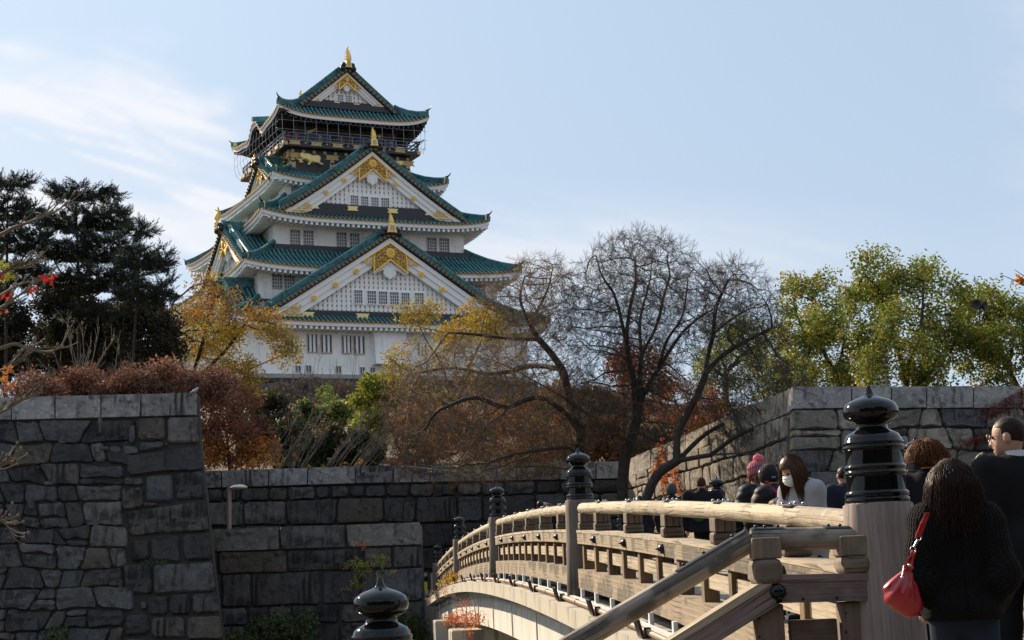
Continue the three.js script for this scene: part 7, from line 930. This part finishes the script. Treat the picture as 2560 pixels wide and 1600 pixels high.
{ const d = 35.2, [p, h] = toPerson(1372, 1260, d, onDeck(d)); person('person in black partly hidden behind the one with the raised hand', { pos: p, height: h, turn: AWAY, seed: 23, cell: 0.025, top: { mat: DK, thick: 0.03, hem: 0.8 }, pants: DK, hair: { mat: H_BLACK, nape: -0.07, thick: 0.0 } }); }

// ---------------------------------------------------------------- boughs that reach in from trees outside the frame
{
  const d = 13, base = at(-420, 1250, d), t = thing('bare_tree', 'pale barked boughs with knobbly buds and a few red leaves at the left edge', 'tree', base), r = rng(141), g = [], bud = [], lf = [], twig = [];
  const L = (p, k = 0) => at(p[0], p[1], d + k).sub(base), trunk = [L([-420, 1250]), L([-400, 1000]), L([-380, 760]), L([-330, 500])]; part('trunk', tube(trunk, [0.14, 0.11, 0.08, 0.05], 10), M.barkPale, t);
  const boughs = [[[-390, 780], [-120, 640], [0, 588], [33, 570], [74, 555], [111, 540], [141, 527], [163, 512]], [[-385, 850], [-100, 715], [0, 685], [17, 676], [58, 668], [95, 653]], [[-385, 860], [-120, 790], [0, 740], [23, 726], [58, 708], [96, 703], [128, 697]], [[-390, 900], [-130, 830], [0, 771], [20, 758], [44, 740], [73, 726]], [[-395, 950], [-120, 890], [0, 871], [38, 860], [73, 873], [122, 879], [151, 866], [170, 831]], [[-395, 1000], [-100, 960], [0, 928], [23, 915], [47, 900], [64, 893]], [[-400, 1100], [-80, 1060], [0, 1032], [40, 1010], [76, 988]], [[-400, 1150], [-60, 1180], [0, 1167], [12, 1160]], [[-400, 1200], [-60, 1330], [0, 1300], [14, 1310], [28, 1330]]];
  boughs.forEach((b, q) => {
    const k = (q % 3 - 1) * 0.5, c = new THREE.CatmullRomCurve3(b.map((p) => L(p, k))), pts = c.getPoints(36); g.push(tube(pts, pts.map((_, i) => lerp(0.026, 0.005, Math.pow(i / 36, 0.75))), 7));
    for (let i = 16; i < 36; i++) { if (r() < 0.35) continue; const p = pts[i], dir = pts[i].clone().sub(pts[i - 1]).normalize().add(V((r() - 0.3) * 1.2, (r() - 0.25) * 1.6, (r() - 0.5) * 1.4)).normalize(), l = 0.06 + 0.17 * r(), m = p.clone().addScaledVector(dir, l * 0.5).add(V(0, 0.012, 0)), e = m.clone().addScaledVector(dir.add(V(0.2, 0.5, 0)).normalize(), l * 0.5); twig.push(tube([p, m, e], [0.006, 0.0048, 0.0035], 5)); bud.push(new THREE.SphereGeometry(0.0085 + 0.004 * r(), 6, 5).scale(1, 1.5, 1).translate(e.x, e.y, e.z)); if (r() < 0.4) bud.push(new THREE.SphereGeometry(0.009, 6, 5).translate(m.x, m.y, m.z)); }
  });
  part('boughs', merge(g), M.barkPale, t); part('twigs', merge(twig), M.barkPale, t, 'stuff'); part('buds', merge(bud), M.barkPale, t, 'stuff');
  for (const [x, y, n, c] of [[104, 696, 5, [.62, .02, .02]], [120, 704, 5, [.62, .02, .02]], [130, 693, 3, [.55, .03, .02]], [75, 727, 5, [.65, .05, .02]], [12, 743, 5, [.62, .02, .02]], [22, 741, 4, [.6, .02, .02]], [2, 690, 3, [.45, .05, .04]], [12, 775, 3, [.45, .10, .04]], [10, 665, 12, [.38, .38, .04]], [25, 690, 10, [.36, .34, .04]], [5, 700, 8, [.3, .32, .04]], [18, 925, 8, [.5, .2, .05]], [8, 950, 8, [.5, .22, .05]], [28, 960, 6, [.45, .17, .05]]]) for (let i = 0; i < n; i++) lf.push([L([x + (r() - 0.5) * 22, y + (r() - 0.5) * 14], (r() - 0.5) * 0.3), rq(r), 0.22 + 0.12 * r(), col(c, r)]);
  scatter('foliage', leafSpray(2, 0.1, 0.05, 5), M.leaf, lf, t);
}
{
  const d = 20, base = at(2720, 1000, d), t = thing('leafy_twig_tree', 'thin twig with a small orange leaf cluster at the right edge of the sky', 'tree', base), r = rng(142), L = (x, y) => at(x, y, d).sub(base), lf = [];
  part('trunk', tube([L(2720, 1000), L(2715, 850), L(2700, 740)], [0.07, 0.05, 0.035], 8), M.bark, t); part('boughs', [tube([L(2702, 760), L(2620, 735), L(2560, 712), L(2520, 694), L(2506, 688)], [0.02, 0.012, 0.007, 0.005, 0.003], 5), tube([L(2600, 728), L(2560, 690), L(2536, 674)], [0.009, 0.006, 0.003], 4), tube([L(2640, 745), L(2570, 735), L(2545, 731)], [0.008, 0.005, 0.003], 4)], M.bark, t);
  for (let i = 0; i < 22; i++) lf.push([L(2551 + (r() - 0.5) * 14, 702 + (r() - 0.5) * 13), rq(r), 0.35 + 0.2 * r(), col([.62, .28, .05], r)]); scatter('foliage', leafSpray(2, 0.1, 0.05, 6), M.leaf, lf, t);
}
// ---------------------------------------------------------------- vines and wall plants
function vine(name, label, places, seed, colours, size, stemsPx, category = 'vine') {  // places: list of world points to cluster leaves about
  const r = rng(seed), base = places[0][0].clone(), t = thing(name, label, category, base), pl = [];
  for (const [p, n, sx, sy] of places) for (let i = 0; i < n; i++) { const a = (r() + r() - 1), b = (r() + r() - 1); pl.push([p.clone().add(V(a * sx, b * sy - Math.abs(a) * 0.1, (r() - 0.5) * 0.25)).sub(base), rq(r), size * (0.6 + 0.7 * r()), col(pick(colours, r), r)]); }
  if (stemsPx) part('stems', stemsPx.map((s) => tube(new THREE.CatmullRomCurve3(s.map((p) => p.clone().sub(base))).getPoints(14), 0.012, 4)), M.barkWarm, t, 'stuff');
  scatter('foliage', SPRAY[seed % 2], M.leaf, pl, t); return t;
}
const RED = [[.60, .05, .02], [.62, .15, .03], [.45, .05, .03], [.6, .28, .16]], gn = BR.clone().negate(), gp = onBridge(40, -0.35, 0), G = (x, y) => onPlane(x, y, gp, gn);
vine('red_vine', 'bright orange red creeper hanging over the concrete bridge arch', [[G(1128, 1545), 60, 0.32, 0.26], [G(1148, 1542), 60, 0.34, 0.26], [G(1176, 1547), 60, 0.36, 0.24], [G(1195, 1545), 30, 0.2, 0.2], [G(1117, 1560), 22, 0.14, 0.28], [G(1172, 1578), 14, 0.1, 0.3], [G(1168, 1512), 16, 0.6, 0.2]], 151, [[.62, .16, .02], [.62, .24, .03], [.55, .08, .02], [.6, .3, .18]], 0.27, [[G(1150, 1490), G(1155, 1520), G(1170, 1590)], [G(1180, 1500), G(1188, 1530), G(1190, 1560)], [G(1120, 1500), G(1112, 1540), G(1112, 1600)]]);
vine('dry_creeper', 'dry straw coloured creeper with red leaves at the far end of the bridge edge', [[G(1088, 1492), 70, 0.4, 0.25], [G(1104, 1480), 60, 0.4, 0.2], [G(1130, 1470), 40, 0.5, 0.2], [G(1150, 1478), 20, 0.3, 0.2], [G(1097, 1560), 10, 0.12, 0.2]], 152, [[.45, .33, .2], [.55, .12, .06], [.4, .28, .16], [.5, .4, .28]], 0.27, [[G(1092, 1490), G(1086, 1540), G(1090, 1590)], [G(1098, 1500), G(1102, 1550), G(1112, 1600)]]);
vine('ledge_plant', 'small orange yellow plant growing on the bridge ledge by the last post', [[G(1117, 1458).add(V(0, 0.05, 0)), 30, 0.3, 0.1], [G(1132, 1450).add(V(0, 0.1, 0)), 40, 0.3, 0.12]], 153, [[.55, .35, .03], [.6, .25, .03], [.4, .36, .05]], 0.35, undefined, 'plant');
const fl = (x, y) => onPlane(x, y, RAMP_A.clone().add(V(-0.25, 0, 0)), V(-0.976, 0, 0.217));
vine('red_vine', 'orange creeper climbing the sunlit wall behind the leaning trunk', [[fl(1655, 1125), 60, 0.25, 0.7], [fl(1648, 1165), 70, 0.3, 0.6], [fl(1665, 1200), 50, 0.3, 0.6], [fl(1690, 1190), 50, 0.3, 0.5], [fl(1635, 1190), 30, 0.3, 0.5], [fl(1700, 1225), 30, 0.3, 0.5]], 154, [[.62, .18, .04], [.6, .26, .06], [.5, .1, .04]], 0.5, [[fl(1660, 1100), fl(1650, 1170), fl(1660, 1260)]]);
const rwp = (x, y) => onPlane(x, y, RAMP_A.clone().add(V(0, 0, 0.3)), V(0.055, 0.09, 1).normalize()), line2 = (a, b, n) => [...Array(n)].map((_, i) => rwp(lerp(a[0], b[0], i / (n - 1)), lerp(a[1], b[1], i / (n - 1))));
vine('red_vine', 'thin dark red creeper strands on the shaded wall above the suit', [...line2([2570, 975], [2470, 1022], 9), ...line2([2575, 1000], [2465, 1040], 7), ...line2([2480, 1085], [2404, 1112], 8)].map((p) => [p, 9, 0.35, 0.15]), 155, [[.20, .02, .015], [.26, .04, .02], [.16, .03, .02]], 0.4, [[rwp(2575, 970), rwp(2510, 1000), rwp(2460, 1045)], [rwp(2490, 1080), rwp(2440, 1097), rwp(2400, 1113)]]);
const lw = (x, y) => at(x, y, 65.4);
vine('wall_plant', 'yellow green climbing plant on the low wall above the nearest black cap', [[lw(882, 1415), 16, 0.5, 0.4], [lw(905, 1410), 24, 0.5, 0.35], [lw(922, 1412), 18, 0.4, 0.4], [lw(955, 1400), 16, 0.5, 0.3], [lw(972, 1420), 14, 0.3, 0.5], [lw(945, 1395), 12, 0.4, 0.25], [lw(880, 1462), 16, 0.5, 0.3], [lw(945, 1440), 12, 0.3, 0.5], [lw(898, 1440), 12, 0.4, 0.4]], 156, [[.40, .38, .03], [.34, .36, .04], [.45, .34, .03]], 0.36, [[lw(960, 1480), lw(930, 1430), lw(955, 1398), lw(976, 1420)], [lw(930, 1450), lw(900, 1410), lw(880, 1460)], [lw(940, 1470), lw(905, 1440), lw(872, 1465)]], 'plant');
vine('wall_plant', 'small orange sprig in a joint below the low wall coping', [[lw(900, 1358), 12, 0.28, 0.16], [lw(906, 1364), 8, 0.12, 0.3]], 157, [[.62, .24, .04]], 0.3, undefined, 'plant');
vine('wall_plant', 'tiny green tuft in the joints of the left wall', [[at(385, 1402, 61.6), 14, 0.5, 0.15], [at(400, 1405, 61.6), 10, 0.5, 0.12]], 158, [[.08, .16, .03], [.12, .18, .03]], 0.3, undefined, 'plant');
[['dark green bush at the foot of the low wall, left of the nearest cap', 700, 1580, 90, 161, 64], ['dark green bush at the foot of the low wall, beside the bridge pier', 1030, 1575, 60, 162, 64], ['small green weed at the foot of the left wall', 140, 1590, 26, 163, 60.6], ['dark bush in the moat corner between the two left walls', 590, 1600, 60, 164, 63]].forEach(([label, x, y, w, s, d]) => shrub('moat_bush', label, s, d, [[x - w, y + 60], [x - w * 0.7, y - w * 0.25], [x, y - w * 0.5], [x + w * 0.8, y - w * 0.3], [x + w, y + 60]], Math.round(w * 6), [[.05, .085, .02], [.035, .06, .018], [.09, .09, .02]], { size: 0.8, deep: 1.2 }));

// ---------------------------------------------------------------- small things about the place
{
  const d = 71, b = at(571, 1345, d), t = thing('lamp_post', 'slim pinkish lamp post with a flat disc head before the far wall', 'lamp post', b), top = at(573, 1218, d).sub(b), m = std({ color: [.36, .25, .22], roughness: 0.6 });
  part('pole', tube([V(0, -1.5, 0), top], 0.105, 10, true), m, t); part('arm', tube([top.clone().add(V(0, -0.12, 0)), top.clone().add(V(0.35, -0.05, 0.02))], 0.04, 8, true), m, t);
  const h = part('lamp_head', lathe([[0, 0.16], [0.2, 0.14], [0.38, 0.05], [0.41, 0], [0.36, -0.05], [0, -0.06]].reverse(), 24).scale(1, 0.9, 1), std({ color: [.62, .60, .50], roughness: 0.5 }), t); h.position.copy(top).add(V(0.42, -0.04, 0));
}
{
  const d = 67, b = at(1062, 1490, d), t = thing('notice_board', 'small yellow notice board beside the far bridge post', 'sign', b), P = (x, y) => at(x, y, d).sub(b), bx = (n, x0, y0, x1, y1, dz, m, z = 0) => { const p = P(x0, y0), q = P(x1, y1); part(n, box(Math.abs(q.x - p.x), Math.abs(p.y - q.y), dz, (p.x + q.x) / 2, (p.y + q.y) / 2, z), m, t); };
  bx('panel', 1057.5, 1455, 1069, 1477, 0.06, std({ color: [.75, .58, .02], roughness: 0.6 })); bx('frame_post', 1069.5, 1428, 1075, 1500, 0.12, M.blackWood); bx('frame_post', 1055.5, 1430, 1057, 1500, 0.1, M.blackWood); bx('top_bar', 1055, 1427, 1075, 1430, 0.12, M.blackWood); bx('pink_post', 1076, 1433, 1082, 1500, 0.14, std({ color: [.42, .26, .22], roughness: 0.8 }), -0.3); bx('pale_board', 1058, 1432, 1068, 1440, 0.05, std({ color: [.45, .33, .28], roughness: 0.8 })); bx('base_board', 1058, 1482, 1069, 1488, 0.06, M.concrete);
}
{
  const d = 62.4, b = at(488, 983, d), t = thing('pigeon', 'small grey bird perched on the corner of the left wall coping', 'bird', b), g = net(blend([ell(V(0, 0.11, 0), 0.11, 0.062, 0.06, new THREE.Quaternion().setFromEuler(new THREE.Euler(0, 0, 0.35))), ell(V(0.1, 0.2, 0), 0.035, 0.034, 0.03), cap3(V(0.06, 0.13, 0), V(0.1, 0.19, 0), 0.04, 0.03), cap3(V(-0.08, 0.08, 0), V(-0.2, 0.03, 0), 0.03, 0.016), cap3(V(0.13, 0.2, 0), V(0.155, 0.193, 0), 0.009, 0.004), cap3(V(0, 0.06, 0.02), V(0.01, 0, 0.02), 0.008), cap3(V(0, 0.06, -0.02), V(0.01, 0, -0.02), 0.008)], 0.03), V(-0.26, -0.02, -0.1), V(0.2, 0.27, 0.1), 0.009);
  part('body', g, std({ color: [.25, .28, .34], roughness: 0.7 }), t); part('wing', [-1, 1].map((s) => new THREE.SphereGeometry(1, 10, 8).scale(0.1, 0.045, 0.014).rotateZ(0.42).translate(-0.02, 0.12, s * 0.055)), std({ color: [.5, .52, .56], roughness: 0.7 }), t);
}
{
  const d = 78, b = at(2450, 975, d), t = thing('loudspeaker', 'pair of black round loudspeakers high among the right hand trees', 'loudspeaker', b), P = (x, y) => at(x, y, d).sub(b);
  part('pole', tube([P(2449, 800), P(2450, 762)], 0.04, 8, true), M.blackWood, t); for (const [x, y, a] of [[2442, 762, -0.4], [2456, 765, 0.9]]) { const c = P(x, y); part('speaker_horn', lathe([[0, -0.2], [0.1, -0.2], [0.12, -0.02], [0.24, 0.14], [0.25, 0.18], [0.2, 0.16], [0, 0.02]], 20).rotateX(Math.PI / 2).rotateY(a).translate(c.x, c.y, c.z), M.blackSoffit, t); }
}
{
  const d = 330, b = at(2190, 990, d), t = thing('office_building', 'pale blue office building glimpsed through the right hand trees', 'building', b), P = (x, y) => at(x, y, d).sub(b), p = P(2152, 852), q = P(2228, 1000), w = q.x - p.x, h = p.y - q.y;
  part('wall', box(w, h, 14, (p.x + q.x) / 2, (p.y + q.y) / 2, -7), std({ color: [.42, .52, .62], roughness: 0.4 }), t); const wg = box(w / 7 * 0.7, h / 12 * 0.62, 0.2); for (let i = 0; i < 7; i++) for (let j = 0; j < 12; j++) { const m = part('window', wg, M.pane, t); m.position.set(p.x + (i + 0.5) * w / 7, p.y - (j + 0.5) * h / 12, 0.05); } part('parapet', box(w + 0.6, 0.8, 14.6, (p.x + q.x) / 2, p.y + 0.4, -7), std({ color: [.55, .56, .58], roughness: 0.8 }), t);
}
{ // visitors on the castle balcony
  const cols = [[.30, .05, .06], [.05, .07, .14], [.45, .44, .44], [.03, .03, .035], [.25, .10, .12], [.08, .10, .16]], W = (x, y, z) => CASTLE.clone().addScaledVector(cd, x).addScaledVector(cn, z).setY(y), r = rng(171);
  const protos = cols.map((c, i) => person('visitor standing behind the black balcony rail of the castle', { pos: W(-7.2 + i * 2.35 + r() * 0.6, 55.63, 8.5), height: 1.6 + 0.12 * r(), turn: YAW + (r() - 0.5), seed: 180 + i, cell: 0.06, group: 'visitors on the castle balcony', top: { mat: cloth(c), thick: 0.04, hem: 0.8, fold: 0 }, pants: DK, hair: { mat: H_DARK, nape: -0.06 } }));
  for (let i = 0; i < 10; i++) { const c = protos[i % 6].t.clone(); c.name = numbered('person'); c.position.copy(W(-8.2 + i * 1.72 + r() * 0.8, 55.63, 8.3 + 0.5 * r())); c.rotation.y = YAW + (r() - 0.5) * 2; scene.add(c); }
}

renderer.render(scene, camera);
